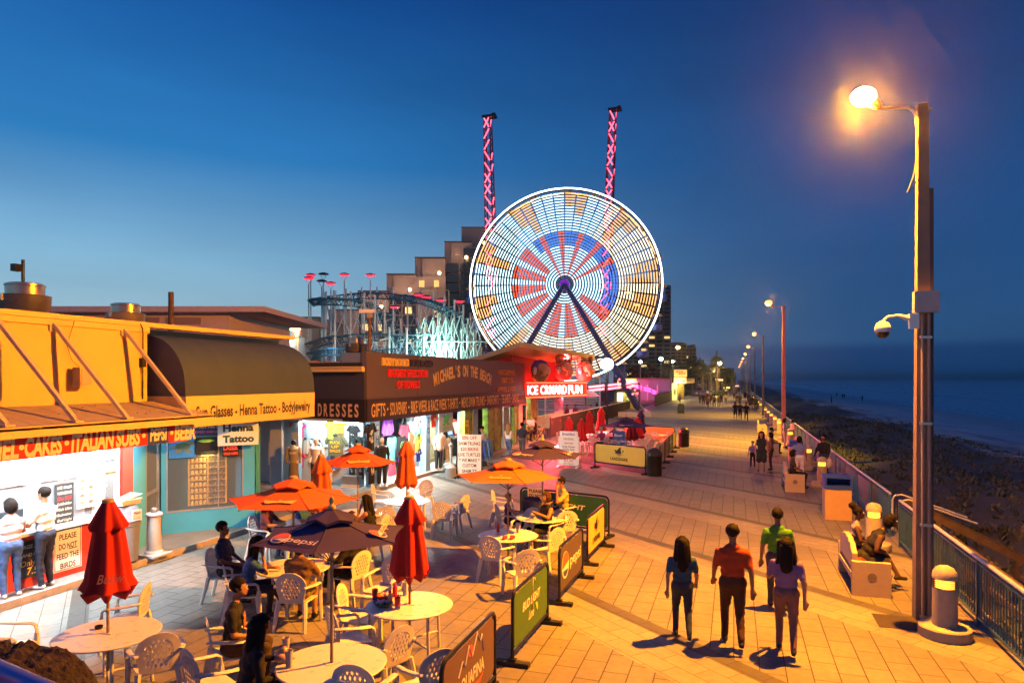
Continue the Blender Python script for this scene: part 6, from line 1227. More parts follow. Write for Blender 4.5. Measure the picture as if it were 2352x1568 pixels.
# ---- fence with privacy screen
t = thing('screened_fence', 'long black screened fence between the arcade and the ticket booth', 'fence', (-11.35, 43, 0)); SCR = M('black_screen', (.018, .014, .014), .85, var=.3)
for i in range(12): part('panel', MB().bx(-11.36, -11.34, 43 + i * 3, 43 + i * 3 + 2.94, .1, 1.36), SCR, t); part('post', MB().tube([(-11.35, 43 + i * 3 - .03, -.01), (-11.35, 43 + i * 3 - .03, 1.44)], .035, 8), BLACKM, t)
part('top_rail', MB().tube([(-11.35, 43, 1.4), (-11.35, 79, 1.4)], .035, 8), M('rail_white', (.8, .82, .85), .3, .3), t)
t = thing('ride_fence', 'white picket ride fence behind the screened fence', 'fence', (-14, 50, 0)); q = MB()
for i in range(60): q.bx(-14.02, -13.98, 44 + i * .3, 44.05 + i * .3, 0, 1.1)
q.bx(-14.03, -13.97, 44, 62, 1.08, 1.14); part('pickets', q, ALU, t)
# carousel style ride under the wheel: pink lit canopy, parked umbrellas
t = thing('ride_platform', 'striped teal ride back wall behind the screened fence', 'ride', (-20, 62, 0)); q = MB()
for i in range(14): q.bx(-24, -12.5, 66, 66.2, .3 + i * .27, .48 + i * .27)
part('louvre_wall', q, M('teal_metal', (.25, .4, .4), .5, .2), t); part('frame', MB().bx(-24.1, -24, 65.9, 66.3, 0, 4.2).bx(-12.5, -12.4, 65.9, 66.3, 0, 4.2).bx(-18, -17.9, 65.9, 66.3, 0, 4.2), ALU, t)
t = thing('ride_column', 'white lit ride column with a round lamp by the ferris wheel', 'column', (-13.6, 54.2, 0)); MB().bx(-.3, .3, -.3, .3, 0, 3.5).build('column', ALU, t); MB().sph((0, 0, 3.75), .28).build('globe_lamp', M('lamp_cool', (1, 1, 1), .5, emit=(.8, .95, 1), es=16), t)
q = MB(); r5 = random.Random(2)
gl = thing('ride_sign_lights', 'row of pink red ride lights right of the neon sign', 'ride lights', (-12, 60, 0)); q = MB()
for g_ in range(3):
    for k_ in range(2): a, b = PZ(1352 + g_ * 44, 897 - g_ * 4 + k_ * 8 - 8, 60), PZ(1388 + g_ * 38, 893 - g_ * 4 + k_ * 8 - 8, 60); q.tube([a, b], .1, 6)
for i in range(10): q.sph(PZ(1420 + r5.uniform(0, 46), r5.uniform(868, 905), 60.4), .09, 6, 4)
part('tubes', q, M('pink_neon', (1, .2, .2), .5, emit=(1, .08, .12), es=7), gl); part('frame', MB().beam(PZ(1345, 899, 60.3), PZ(1468, 880, 60.3), .1).beam(PZ(1345, 899, 60.3), PZ(1345, 990, 60.3), .1).beam(PZ(1468, 880, 60.3), PZ(1468, 980, 60.3), .1), BLACKM, gl)
p = PZ(1290, 920, 56); t = thing('ride_canopy', 'pink lit round ride canopy below the neon sign', 'canopy', (p.x, p.y, 0)); MB().lathe([(3.2, 2.5), (2.6, 2.9), (1.2, 3.2), (.001, 3.3)], n=24).build('roof', M('pink_canvas', (.5, .06, .15), .7), t); MB().tube([(0, 0, 0), (0, 0, 3.2)], .12, 8).build('mast', ALU, t)
light('POINT', 'ride_light', (-13, 55, 2.6), 260, (1, .2, .35), .4)
# ---- ticket booth
p = PZ(1436, 943, 83); t = thing('ticket_booth', 'yellow ticket booth with dark hipped roof and a seller inside', 'ticket booth', (p.x, p.y, 0), YAW)
MB().bx(-1.2, 1.2, -.9, -.85, 0, 1.15).bx(-1.2, -1.1, -.85, .9, 0, 2.3).bx(1.1, 1.2, -.85, .9, 0, 2.3).bx(-1.1, 1.1, .85, .9, 0, 2.3).build('wall', M('booth_yellow', (.5, .42, .08), .6), t)
MB().lathe([(1.9, 2.3), (1.9, 2.62), (1.7, 2.75), (.4, 3.2), (.001, 3.22)], n=4).build('roof', M('booth_roof', (.09, .06, .05), .7), t); t.children if 0 else None
KIDS[t.name][-1].rotation_euler = (0, 0, rad(45))
MB().bx(-1.1, 1.1, -.95, -.6, 1.15, 1.2).build('counter', ALU, t); MB().text(frame((0, -1.36, 2.46), (1, 0, 0)), 'TICKETS', 0, 0, .2, 1.2, 0, .004, .02).build('lettering', M('ticket_letter', (.35, .3, .25), .6), t)
MB().bx(-.9, -.2, .8, .84, 1.2, 2.2).build('lamp_panel', M('booth_light', (1, 1, .9), .5, emit=(1, .95, .8), es=3), t); light('POINT', 'booth_lamp', (0, 0, 2.2), 60, (1, .95, .75), .1, t)
# ---- pink lit building, yellow kiosk with signs
t = thing('pink_building', 'low building washed with pink neon beyond the ticket booth', 'building', tuple(PZ(1500, 869, 125))[:2] + (0,)); part('wall', obox(MB(), 1461, 1540, 125, 138, 872), M('pink_stucco', (.45, .4, .6), .7, var=.1), t); part('roof_edge', obox(MB(), 1458, 1542, 124.5, 138, 868, 872), M('roof_edge', (.3, .15, .2), .6), t)
part('wall_band', obox(MB(), 1500, 1541, 124.9, 125, 898, 906), M('band_blue', (.2, .22, .5), .7), t)
q = MB()
for x0, y0 in ((1458, 884), (1479, 890), (1498, 896)):
    for k_ in range(2): q.tube([PZ(x0, y0 + k_ * 5, 122), PZ(x0 + (16 if x0 < 1490 else 9), y0 + 4 + k_ * 5, 122)], .12, 6)
part('neon_tube', q, M('hot_pink_neon', (1, .1, .4), .5, emit=(1, .03, .22), es=12), t)
for x in (1460, 1487, 1510): part('awning_post', MB().tube([PZ(x, 884, 122), (PZ(x, 884, 122).x, PZ(x, 884, 122).y, 0)], .12, 6), M('post_pink', (.6, .5, .55), .5), t)
o = PZ(1480, 905, 120); light('POINT', 'pink_light', (o.x, o.y, 2.4), 700, (1, .06, .25), .6)
o = PZ(1440, 878, 124); s_ = tag(MB().box(o, (3.4, .2, 1.4), rz=YAW).build('amber_sign', M('amber_sign', (1, .6, .1), .5, emit=(1, .55, .1), es=1.6)), 'glowing amber sign above the ticket booth roof', 'sign'); f_ = frame(o + Vector((.06, -.2, 0)), (math.cos(YAW), math.sin(YAW), 0)); MB().text(f_, 'SNACKS', 0, .3, .35, 2.4, 0, .01, .03).text(f_, 'DRINKS', 0, -.3, .35, 2.4, 0, .01, .03).build('lettering', M('sign_glow', (1, .9, .6), .5, emit=(1, .9, .6), es=5), s_)
tag(MB().tube([(o.x, o.y, 0), (o.x, o.y, o.z - .7)], .1, 8).build('sign_pole', BLACKM), 'dark pole carrying the amber sign', 'pole')
o = PZ(1553, 869, 128); t = thing('gift_kiosk', 'brightly lit yellow gift kiosk front under stacked signs', 'kiosk', (o.x, o.y, 0), YAW)
MB().bx(-.75, .1, 0, 1.5, 0, 3.0).build('lit_front', M('kiosk_glow', (1, .8, .2), .5, emit=(1, .72, .12), es=2.2), t); MB().bx(.1, 1.6, .4, 2, 0, 2.8).bx(-.85, -.75, -.1, 1.6, 0, 5.6).build('wall', M('kiosk_dark', (.2, .14, .05), .7), t)
MB().bx(-.5, .0, -.06, -.003, .9, 2.0).build('machine', M('kiosk_machine', (.12, .13, .05), .5), t)
o2 = PZ(1563, 857, 127.4); s_ = tag(MB().box(o2, (2.4, .15, 1.35), rz=YAW).build('orange_sign', M('orange_sign', (.8, .4, .15), .5, emit=(1, .5, .15), es=.75)), 'upper orange panel sign with red slanted lettering on the kiosk', 'sign'); f_ = frame(o2 + Vector((.025, -.078, 0)), (math.cos(YAW), math.sin(YAW), 0)); MB().text(f_, 'SLING', -.2, .3, .3, 1.4, 0, .02, .04, .4).text(f_, 'SHOT', .25, -.08, .3, 1.4, 0, .02, .04, .4).text(f_, 'DAYTONA', 0, -.48, .12, 1.0, 0, .02, .02).build('lettering', M('sling_red', (.7, .06, .02), .5, emit=(1, .08, .02), es=.5), s_)
o2 = PZ(1562, 873.5, 127.4); s_ = tag(MB().box(o2, (2.3, .15, 1.1), rz=YAW).build('gift_sign', M('gift_sign', (.8, .55, .4), .5, emit=(1, .6, .4), es=.6)), 'pale sign reading ARCADE SNACK BAR and Lisa\'s Gifts on the kiosk', 'sign'); f_ = frame(o2 + Vector((.025, -.078, 0)), (math.cos(YAW), math.sin(YAW), 0)); MB().text(f_, 'ARCADE - SNACK BAR', 0, .35, .16, 2.1, 0, .02, .01).text(f_, "Lisa's Gifts", 0, -.12, .38, 2.0, 0, .02, .03).build('lettering', M('gift_ink', (.2, .06, .25), .5), s_)
o2 = PZ(1582, 874, 128.4); tag(MB().box(o2, (2.2, .12, .9), rz=YAW).build('blank_sign', M('tan_sign', (.5, .33, .2), .6)), 'plain tan panel sign right of the gift sign', 'sign')
light('POINT', 'kiosk_light', (o.x + .8, o.y - 1.5, 2.6), 900, (1, .75, .2), .4)
t = thing('picket_fence', 'dark iron fence running up to the gift kiosk', 'fence', (-10.6, 100, 0)); q = MB()
for i in range(50): q.bx(-10.62, -10.58, 98 + i * .55, 98.12 + i * .55, 0, 1.75)
q.bx(-10.63, -10.57, 98, 125.4, 1.5, 1.56).bx(-10.615, -10.595, 98, 125.4, .1, 1.45); part('bars', q, BLACKM, t)
p = P(1564, 950); aboard('dark_board', (p.x, p.y, 0), .1, .62, 1.0, 'dark green A-board standing alone in the middle of the boardwalk', [('NOW', .7, .16, .4, 0), ('OPEN', .4, .16, .45, 0)], [M('chalk_dim', (.12, .16, .12), .7)], M('board_green', (.03, .06, .045), .6))
p = P(1585, 915); barrier((-8.2, 146), (-4.2, 146), (.05, .07, .3), 'blue drinks banner in the lit area beside the palms', 'globe', 1.6, .3)
# ------------------------------------------------------------------ ferris wheel
WC = PZ(1298, 656, 75); WR = 10.25
fw = thing('ferris_wheel', 'huge white lit ferris wheel with red inner spokes', 'ferris wheel', (WC.x, WC.y, 0), rad(11))
WS = M('wheel_steel', (.05, .055, .07), .5, .3); hz_ = WC.z
LC = M('led_cool', (1, 1, 1), .5, emit=(.5, .88, 1), es=2.6); LW = M('led_warm', (1, 1, 1), .5, emit=(1, .78, .42), es=2.5); LR = M('led_red', (1, .2, .1), .5, emit=(1, .085, .018), es=2); LB = M('led_blue', (.2, .3, 1), .5, emit=(.06, .2, 1), es=1.6); LO = M('led_orange', (1, .5, .2), .5, emit=(1, .5, .16), es=1.8); RIML = M('led_rim', (1, 1, 1), .5, emit=(.85, .96, 1), es=6)
for yo in (-1.1, 1.1):
    n = 72; ci = [(WR * math.cos(2 * math.pi * i / n), yo, hz_ + WR * math.sin(2 * math.pi * i / n)) for i in range(n)]
    rm = MB().tube(ci, .11, 6, closed=True).build('rim', WS, fw)
    c2 = [(WR * 1.012 * math.cos(2 * math.pi * i / n), yo - .03, hz_ + WR * 1.012 * math.sin(2 * math.pi * i / n)) for i in range(n)]
    MB().tube(c2, .1 if yo < 0 else .07, 6, closed=True).build('rim_light', RIML if yo < 0 else M('led_back_rim', (1, .7, .4), .5, emit=(1, .55, .2), es=2.2), rm)
    MB().tube([(.55 * WR * math.cos(2 * math.pi * i / n), yo, hz_ + .55 * WR * math.sin(2 * math.pi * i / n)) for i in range(n)], .05, 6, closed=True).build('inner_ring', WS, fw)
NSP = 48
for s_ in range(NSP):
    a = 2 * math.pi * (s_ + .5) / NSP; ca, sa = math.cos(a), math.sin(a); deg = math.degrees(a)
    sp = MB().tube([(.6 * ca, -.9, hz_ + .6 * sa), (WR * ca, -1.1, hz_ + WR * sa)], .035, 5).build('spoke', WS, fw)
    q = MB(); NB = 30
    for k_ in range(NB):
        r_ = WR * (.09 + .885 * (k_ + .5) / NB); fr_ = r_ / WR; w_ = min(.86 * math.pi * r_ / NSP, .6)
        d1 = Vector((-sa, 0, ca)); c = Vector((r_ * ca, -1.12, hz_ + r_ * sa))
        if fr_ < .55:
            red = 130 < deg < 330
            m = 2 if red and (s_ % 3 < 2) and fr_ > .2 else (3 if (not red and fr_ > .42) else 0)
            if not red and s_ % 3 == 0 and 20 < deg < 150: m = 2
        else:
            warm = (deg < 60 or deg > 225); m = 1 if warm and (s_ % 5 or fr_ < .8) else 0
            if s_ % 5 < 2 and fr_ > .62 + .22 * ((s_ * 7) % 3) / 2: m = 4
        q.tube([c - d1 * w_, c + d1 * w_], .06, 5, m)  # added crosswise bars imitate the light rings traced by the turning bulbs
    q.tube([(.9 * ca, -1.1, hz_ + .9 * sa), (.985 * WR * ca, -1.1, hz_ + .985 * WR * sa)], .03, 4, 5)
    q.build('trail_bars', [LC, LW, LR, LB, LO, WS], sp)
    if s_ % 2 == 0:
        MB().tube([(.6 * ca, .9, hz_ + .6 * sa), (WR * ca, 1.1, hz_ + WR * sa)], .035, 5).build('back_spoke', WS, fw)
for s_ in range(20):
    a = 2 * math.pi * s_ / 20; x, z = (WR + .1) * math.cos(a), hz_ + (WR + .1) * math.sin(a)
    g = MB().lathe([(.35, -1.9), (.62, -1.75), (.66, -1.2), (.55, -1.15)], (x, 0, z), 12).lathe([(.7, -.25), (.5, -.02), (.05, .08), (.001, .08)], (x, 0, z), 12, 1)
    for b in range(4): g.tube([(x + .55 * math.cos(b * 1.57 + .78), .55 * math.sin(b * 1.57 + .78), z - 1.2), (x + .55 * math.cos(b * 1.57 + .78), .55 * math.sin(b * 1.57 + .78), z - .25)], .03, 5)
    g.tube([(x, -1.1, z), (x, 1.1, z)], .05, 6)
    g.build('gondola', [M('gondola_blue', (.06, .1, .35), .4), M('gondola_roof', (.6, .3, .05), .4)], fw)
MB().tube([(0, -1.6, hz_), (0, 1.6, hz_)], .3, 14).lathe([(.62, -.1), (.62, .1)], (0, 0, 0), 16).build('hub', M('hub_purple', (.25, .03, .4), .4, emit=(.25, .01, .5), es=.6), fw) if False else MB().tube([(0, -1.7, hz_), (0, 1.7, hz_)], .5, 16).build('hub', M('hub_purple', (.2, .03, .4), .4, emit=(.22, .01, .55), es=.7), fw)
for yo in (-1.9, 1.9):
    for sx in (-1, 1): MB().tube([(0, yo * .8, hz_), (sx * 8.4, yo * 1.3, 0)], [.28, .34], 8).build('support_leg', M('leg_blue', (.08, .1, .25), .4), fw)
MB().tube([(-4.75, -2.1, 6.2), (4.75, -2.1, 6.2)], .14, 6).build('crossbeam', M('leg_blue', (.08, .1, .25), .4), fw)
MB().bx(-9, 9, -4, 4, 0, .5).build('base', STEEL, fw)
#light('AREA', 'wheel_glow', (-1, -1.6, hz_), 2600, (.8, .93, 1), 14, fw, (rad(90), 0, 0))
p = PZ(1394, 836, 58); t = thing('floodlight', 'dazzling white floodlight at the foot of the ferris wheel', 'floodlight', (p.x, p.y, 0)); MB().tube([(0, .1, 0), (0, .1, p.z)], .08, 8).build('pole', BLACKM, t); MB().box((0, .3, p.z), (.9, .3, .7)).build('housing', BLACKM, t); MB().sph((0, 0, p.z), (.55, .2, .48), 20, 14).build('lens', M('flood_white', (1, 1, 1), .5, emit=(.88, 1, .92), es=60), t)
light('SPOT', 'flood_beam', (0, -.5, p.z), 1300, (.85, 1, .9), .4, t, (rad(62), 0, rad(15)), None, (95, .6))
# ------------------------------------------------------------------ sling shot towers
TWM = M('tower_dark', (.12, .02, .05), .5, .3)
def tower(px_t, py_t, px_b, Z, label):
    a = PZ(px_t, py_t, Z); b = PZ(px_b, 869, Z); b.z = 0; t = thing('catapult_tower', label, 'lattice tower', tuple(b)); ax = a - b; q = MB(); N_ = 26; W0, W1 = .8, .42
    def pt(i, c): u = i / N_; w_ = W0 + (W1 - W0) * u; return ax * u + Vector(((-1, -1), (1, -1), (1, 1), (-1, 1))[c]).to_3d() * w_
    for c in range(4): q.tube([pt(0, c), pt(N_, c)], .1, 5)
    for i in range(N_):
        for c in range(4): q.tube([pt(i, c), pt(i, (c + 1) % 4)], .05, 4); q.tube([pt(i, c), pt(i + 1, (c + 1) % 4)], .045, 4)
    q.build('lattice', TWM, t); l = MB(); rr = random.Random(px_t)
    for i in range(6, N_):
        w_ = .95; p0, p1, p2, p3 = pt(i, 0) + Vector((0, -.15, 0)), pt(i, 1) + Vector((0, -.15, 0)), pt(i + 1, 0) + Vector((0, -.15, 0)), pt(i + 1, 1) + Vector((0, -.15, 0))
        k_ = rr.random()
        if k_ < .75: l.tube([p0.lerp(p3, .08), p0.lerp(p3, .92)], .085, 5)
        if k_ > .3: l.tube([p1.lerp(p2, .1), p1.lerp(p2, .9)], .085, 5)
        if k_ > .6: l.tube([pt(i, 1).lerp(pt(i + 1, 2), .1), pt(i, 1).lerp(pt(i + 1, 2), .9)], .075, 5)
    l.build('light_tubes', M('tower_neon', (1, .3, .3), .5, emit=(1, .06, .1), es=6), t)
    MB().box(ax + Vector((.3, 0, .15)), (1.9, 1.2, .3)).box(ax + Vector((.9, 0, .4)), (.5, .5, .4)).build('head', BLACKM, t)
tower(1120, 272, 1136, 96, 'left dark lattice tower with crossed red light tubes behind the ferris wheel'); tower(1408, 255, 1380, 100, 'right dark lattice tower with red light tubes, taller than the ferris wheel')
# ------------------------------------------------------------------ roller coaster
cs = thing('roller_coaster', 'teal steel roller coaster on silver posts behind the clothing shop', 'roller coaster', tuple(PZ(900, 869, 62))[:2] + (0,)); CO = cs.location.copy()
TRK = M('track_blue', (.03, .13, .19), .4, .3); PST = M('coaster_silver', (.45, .55, .55), .35, .6)
def cpt(px, py, Z): return PZ(px, py, Z) - CO
def track(pts):
    # smooth polyline, two rails + ties
    P_ = [Vector(p) for p in pts]; out = []
    for i in range(len(P_) - 1):
        p0, p1, p2, p3 = P_[max(i - 1, 0)], P_[i], P_[i + 1], P_[min(i + 2, len(P_) - 1)]
        for k_ in range(8):
            t_ = k_ / 8; out.append(.5 * ((2 * p1) + (p2 - p0) * t_ + (2 * p0 - 5 * p1 + 4 * p2 - p3) * t_ ** 2 + (3 * p1 - p0 - 3 * p2 + p3) * t_ ** 3))
    out.append(P_[-1]); q = MB(); l, r = [], []
    for i, p in enumerate(out):
        d = (out[min(i + 1, len(out) - 1)] - out[max(i - 1, 0)]).normalized(); s_ = d.cross(Vector((0, 0, 1)))
        s_ = s_.normalized() if s_.length > .01 else Vector((1, 0, 0)); l.append(p + s_ * .5); r.append(p - s_ * .5)
    q.tube(l, .055, 6).tube(r, .055, 6).tube([p + Vector((0, 0, -.5)) for p in out], .07, 6)
    for i in range(0, len(out), 1): q.tube([l[i], r[i]], .04, 4).tube([l[i], out[i] + Vector((0, 0, -.5))], .04, 4).tube([r[i], out[i] + Vector((0, 0, -.5))], .04, 4)
    q.build('track', TRK, cs); return out
tr1 = track([cpt(720, 690, 60), cpt(760, 680, 64), cpt(830, 674, 66), cpt(900, 675, 64), cpt(960, 683, 60), cpt(1010, 700, 58), cpt(1050, 725, 58), cpt(1075, 770, 60), cpt(1085, 820, 62)])
tr2 = track([cpt(720, 690, 60), cpt(735, 686, 56), cpt(800, 688, 55), cpt(850, 700, 56), cpt(890, 735, 58), cpt(920, 785, 60), cpt(950, 800, 62)])
tr3 = track([cpt(712, 790, 58), cpt(760, 775, 56), cpt(850, 768, 55), cpt(930, 770, 56), cpt(1000, 768, 58), cpt(1020, 785, 60), cpt(980, 805, 62), cpt(900, 806, 62)])
tr4 = track([cpt(880, 815, 58), cpt(930, 775, 60), cpt(980, 735, 62), cpt(1030, 700, 63)])
tr5 = track([cpt(715, 812, 54), cpt(760, 800, 53), cpt(830, 806, 54), cpt(930, 800, 56), cpt(1010, 802, 58)])
for i in range(26): a, b = tr4[min(len(tr4) - 1, i)], 0; 
rc = random.Random(21); tops = []
for k_, trk in enumerate((tr1, tr2, tr3)):
    for i in range(2, len(trk), 4): tops.append(trk[i])
posts = []
for p in tops:
    q = MB().tube([(p.x + .9, p.y, -CO.z), (p.x + .9, p.y, p.z + .6)], .085, 6).tube([(p.x + .9, p.y, p.z - .3), (p.x, p.y, p.z - .5)], .06, 5); q.build('post', PST, cs); posts.append(Vector((p.x + .9, p.y, p.z)))
q = MB()
for i in range(len(posts) - 1):
    a, b = posts[i], posts[i + 1]
    if (a - b).length > 9: continue
    zt = min(a.z, b.z); z0 = 4.5
    k_ = max(1, int((zt - z0) / 2.6))
    for j in range(k_):
        za, zb = z0 + (zt - z0) * j / k_, z0 + (zt - z0) * (j + 1) / k_
        q.tube([(a.x, a.y, za), (b.x, b.y, zb)], .04, 4).tube([(a.x, a.y, zb), (b.x, b.y, za)], .04, 4).tube([(a.x, a.y, zb), (b.x, b.y, zb)], .04, 4)
q.build('bracing', PST, cs)
# lift tower and dense scaffold on the right
q = MB()
for i in range(9):
    px = 960 + i * 16 + rc.uniform(-4, 4)
    for Z in (57, 63):
        top = cpt(px, 720 + abs(i - 3) * 7 + rc.uniform(0, 20), Z); b_ = Vector((top.x, top.y, 0)); q.tube([b_, top], .075, 5)
        for z in range(3, int(top.z), 2): q.tube([(top.x, top.y, z), (top.x + .7, top.y, z + 2)], .04, 4).tube([(top.x + .7, top.y, z), (top.x, top.y, z + 2)], .04, 4).tube([(top.x, top.y, z), (top.x + 1.4, top.y, z)], .04, 4)
q.build('scaffold', M('scaffold_pale', (.6, .72, .68), .35, .4), cs)
q = MB(); 
for a, b in (((965, 663), (965, 700)), ((990, 663), (990, 700)), ((1005, 660), (1005, 720)), ((1031, 668), (1031, 715)), ((965, 663), (1005, 660)), ((1005, 660), (1031, 668))): q.tube([cpt(*a, 61), cpt(*b, 61)], .06, 5)
q.build('lift_frame', M('frame_yellow', (.6, .5, .25), .5), cs)
for i, (px, py, pb, c) in enumerate(((709, 640, 780, 1), (714, 633, 780, 1), (739, 647, 760, 0), (743, 631, 740, 0), (760, 652, 740, 1), (791, 632, 740, 1), (851, 633, 740, 1), (962, 678, 720, 1), (979, 683, 730, 1), (1014, 690, 740, 1), (1055, 693, 740, 1), (907, 706, 760, 1), (887, 723, 770, 0))):
    a = cpt(px, py, 60); q = MB().tube([(a.x, a.y, 0), (a.x, a.y, a.z - .5)], .06, 6); lp = q.build('lamp_pole', PST, cs)
    MB().lathe([(.46, .03), (.42, .12), (.15, .2), (.001, .21)], tuple(a), 14).build('lamp_shade', M('shade_dark', (.05, .03, .04), .5), lp)
    MB().tube([(a.x - .3, a.y, a.z), (a.x, a.y, a.z - .5), (a.x + .3, a.y, a.z)], .03, 4).build('lamp_bracket', PST, lp)
    if c: MB().lathe([(.44, .0), (.46, .03)], tuple(a), 14).sph((a.x, a.y, a.z - .02), (.22, .22, .08), 10, 5).build('lamp_ring', M('coaster_red', (1, .1, .2), .5, emit=(1, .02, .05), es=2.2), lp)
c0 = CO + Vector((5, -4, 0)); light('POINT', 'coaster_light', tuple(PZ(1010, 800, 56)), 1500, (.5, 1, .85), .5); light('POINT', 'coaster_light', tuple(PZ(930, 800, 52)), 350, (.4, .8, 1), .5); light('POINT', 'coaster_light', tuple(PZ(760, 805, 52)), 120, (.5, .7, 1), .5)
# ------------------------------------------------------------------ stepped hotel
HT = M('hotel_stucco', (.32, .25, .22), .8, var=.05, scale=.3); HG = M('hotel_glass', (.02, .022, .03), .15, var=0, spec=.6); HL = M('lit_window', (1, .8, .3), .5, emit=(1, .65, .2), es=1.2)
ht = thing('stepped_hotel', 'cream hotel stepping up in terraces with a dark window grid', 'hotel', tuple(PZ(960, 869, 140))[:2] + (0,)); rh = random.Random(9)
stp = [(755, 822, 711), (822, 888, 668), (888, 953, 629), (953, 1021, 591), (1021, 1083, 555), (1060, 1125, 522)]
q = MB()
for i, (x0, x1, yt) in enumerate(stp):
    Zf = 135 + i * .4; x1e = 1190
    obox(q, x0, x1e if i == 5 else stp[i + 1][0] + 3 if i < 5 else x1, Zf, 165, yt)
    if i < 5: obox(q, x0 + (x1 - x0) * .25, x1 + 2, Zf - 1.1, Zf, yt + 2.5)
part('wall', q, HT, ht)
for i, (x0, x1, yt) in enumerate(stp): part('coping', obox(MB(), x0 - 1, x1 + 1, 134.6 + i * .4 - 1, 136, yt - 1.2, yt + .2), M('hotel_coping', (.1, .07, .07), .8), ht)
lit = {(2, 1, 1), (3, 1, 3), (2, 1, 4), (1, 0, 1), (3, 0, 5), (1, 1, 1)}
for i, (x0, x1, yt) in enumerate(stp):
    if i == 0: continue
    w_ = (x1 - x0) / 2; rows = int((852 - (yt + 50)) / 23.2)
    for r_ in range(rows):
        for c in range(2 if i < 5 else 3):
            ya = yt + 50 + r_ * 23.2; xa = x0 + 5 + c * w_
            mt = HL if rh.random() < .06 else HG
            fr_ = part('window', obox(MB(), xa, xa + w_ - 4, 133.1 + i * .4, 134.3, ya, ya + 19.6), HG, ht)
            if (i, c, r_) in lit or rh.random() < .04: part('lit_pane', obox(MB(), xa + 5, xa + 16 + rh.uniform(0, 6), 133.0 + i * .4, 133.08 + i * .4, ya + 3, ya + 18), HL, fr_)
    part('balcony_light', MB().sph(PZ(x1 - 12, yt + 36, 133), .35, 8, 6), M('warm_bulb', (1, .7, .3), .5, emit=(1, .6, .25), es=12), ht)
    if i in (2, 3): part('facade_frame', obox(MB(), x0, x1 + 3, 134.2, 135.2, yt + 45), HT, ht)
for i, px in enumerate((845, 920, 985, 1050)): light('POINT', 'terrace_light', tuple(PZ(px, stp[i + 1][2] + 30, 131)), 350, (1, .55, .3), .4)
light('POINT', 'hotel_wash', tuple(PZ(880, 800, 118)), 6000, (1, .5, .28), 2)
# high rises to the right of the wheel
CB = M('condo_dark', (.14, .1, .1), .8, var=.1); CBL = M('balcony_slab', (.3, .22, .2), .8)
def highrise(x0, x1, yt, Z, label, cat='tower block', floors=16, cols=6, cap=None, seed=1, mat=CB):
    t = thing('tower_block', label, cat, tuple(PZ((x0 + x1) / 2, 869, Z))[:2] + (0,)); rr = random.Random(seed)
    part('wall', obox(MB(), x0, x1, Z, Z + 25, yt), mat, t); q = MB(); g = MB(); yb = 865
    for f in range(floors):
        ya = yt + 4 + (yb - yt - 4) * f / floors; hh = (yb - yt) / floors
        for c in range(cols):
            xa = x0 + (x1 - x0) * (c + .15) / cols; xb = x0 + (x1 - x0) * (c + .85) / cols
            obox(g, xa, xb, Z - .12, Z, ya + hh * .1, ya + hh * .62, 1 if rr.random() < .06 else 0)
        if f: obox(q, x0 - .3, x1 + .3, Z - 1.3, Z - .15, ya + hh * .72, ya + hh * .8)
    part('windows', g, [HG, HL], t); part('balconies', q, CBL, t)
    if cap: part('roof_house', obox(MB(), *cap[:2], Z + 2, Z + 12, cap[2]), mat, t)
highrise(1436, 1541, 655, 215, 'tall dark balcony tower block half hidden by the right side of the wheel', floors=22, cols=6, cap=(1460, 1500, 640), seed=3)
highrise(1541, 1577, 788, 260, 'lower dark block with an orange roof lamp right of the tall tower', floors=9, cols=3, cap=(1545, 1570, 786), seed=4); highrise(1574, 1599, 797, 262, 'narrow block with a small roof house and one lit window', floors=8, cols=3, cap=(1590, 1597, 791), seed=5); highrise(1598, 1618, 833, 330, 'small far block beyond the palms', floors=5, cols=3, cap=(1612, 1617, 826), seed=6)
highrise(1665, 1686, 845, 420, 'hazy low block at the far end of the boardwalk', floors=4, cols=4, seed=8)
far_lamp(1557, 798, 250, 'orange lamp shining before the lower dark block', (1, .5, .1), 0, arm=False, r=.7)
far_lamp(1518, 824, 150, 'pale cyan lamp below the tall tower', (.5, 1, .85), 0, arm=False, r=.4, col='cyan'); far_lamp(1471, 831, 120, 'small white lamp above the pink building', (1, 1, 1), 0, arm=False, r=.28, col='white'); far_lamp(1545, 830, 170, 'small greenish lamp in the dark trees', (.7, 1, .7), 0, arm=False, r=.3, col='green')
far_lamp(1653, 834, 190, 'white lamp on a pole lighting the left palm', (.85, 1, .7), 500, arm=False, r=.45, col='palm')
t = thing('cupola_building', 'tan building with a small domed cupola behind the palms', 'building', tuple(PZ(1648, 869, 300))[:2] + (0,)); TN = M('cupola_tan', (.4, .24, .12), .8); part('wall', obox(MB(), 1615, 1690, 300, 320, 858), TN, t); p = PZ(1646, 850, 305); part('cupola', MB().lathe([(3.2, -4), (3.0, 2), (3.4, 2.2), (1.6, 5), (.5, 5.6), (.4, 8), (.001, 9)], tuple(p), 10), TN, t)
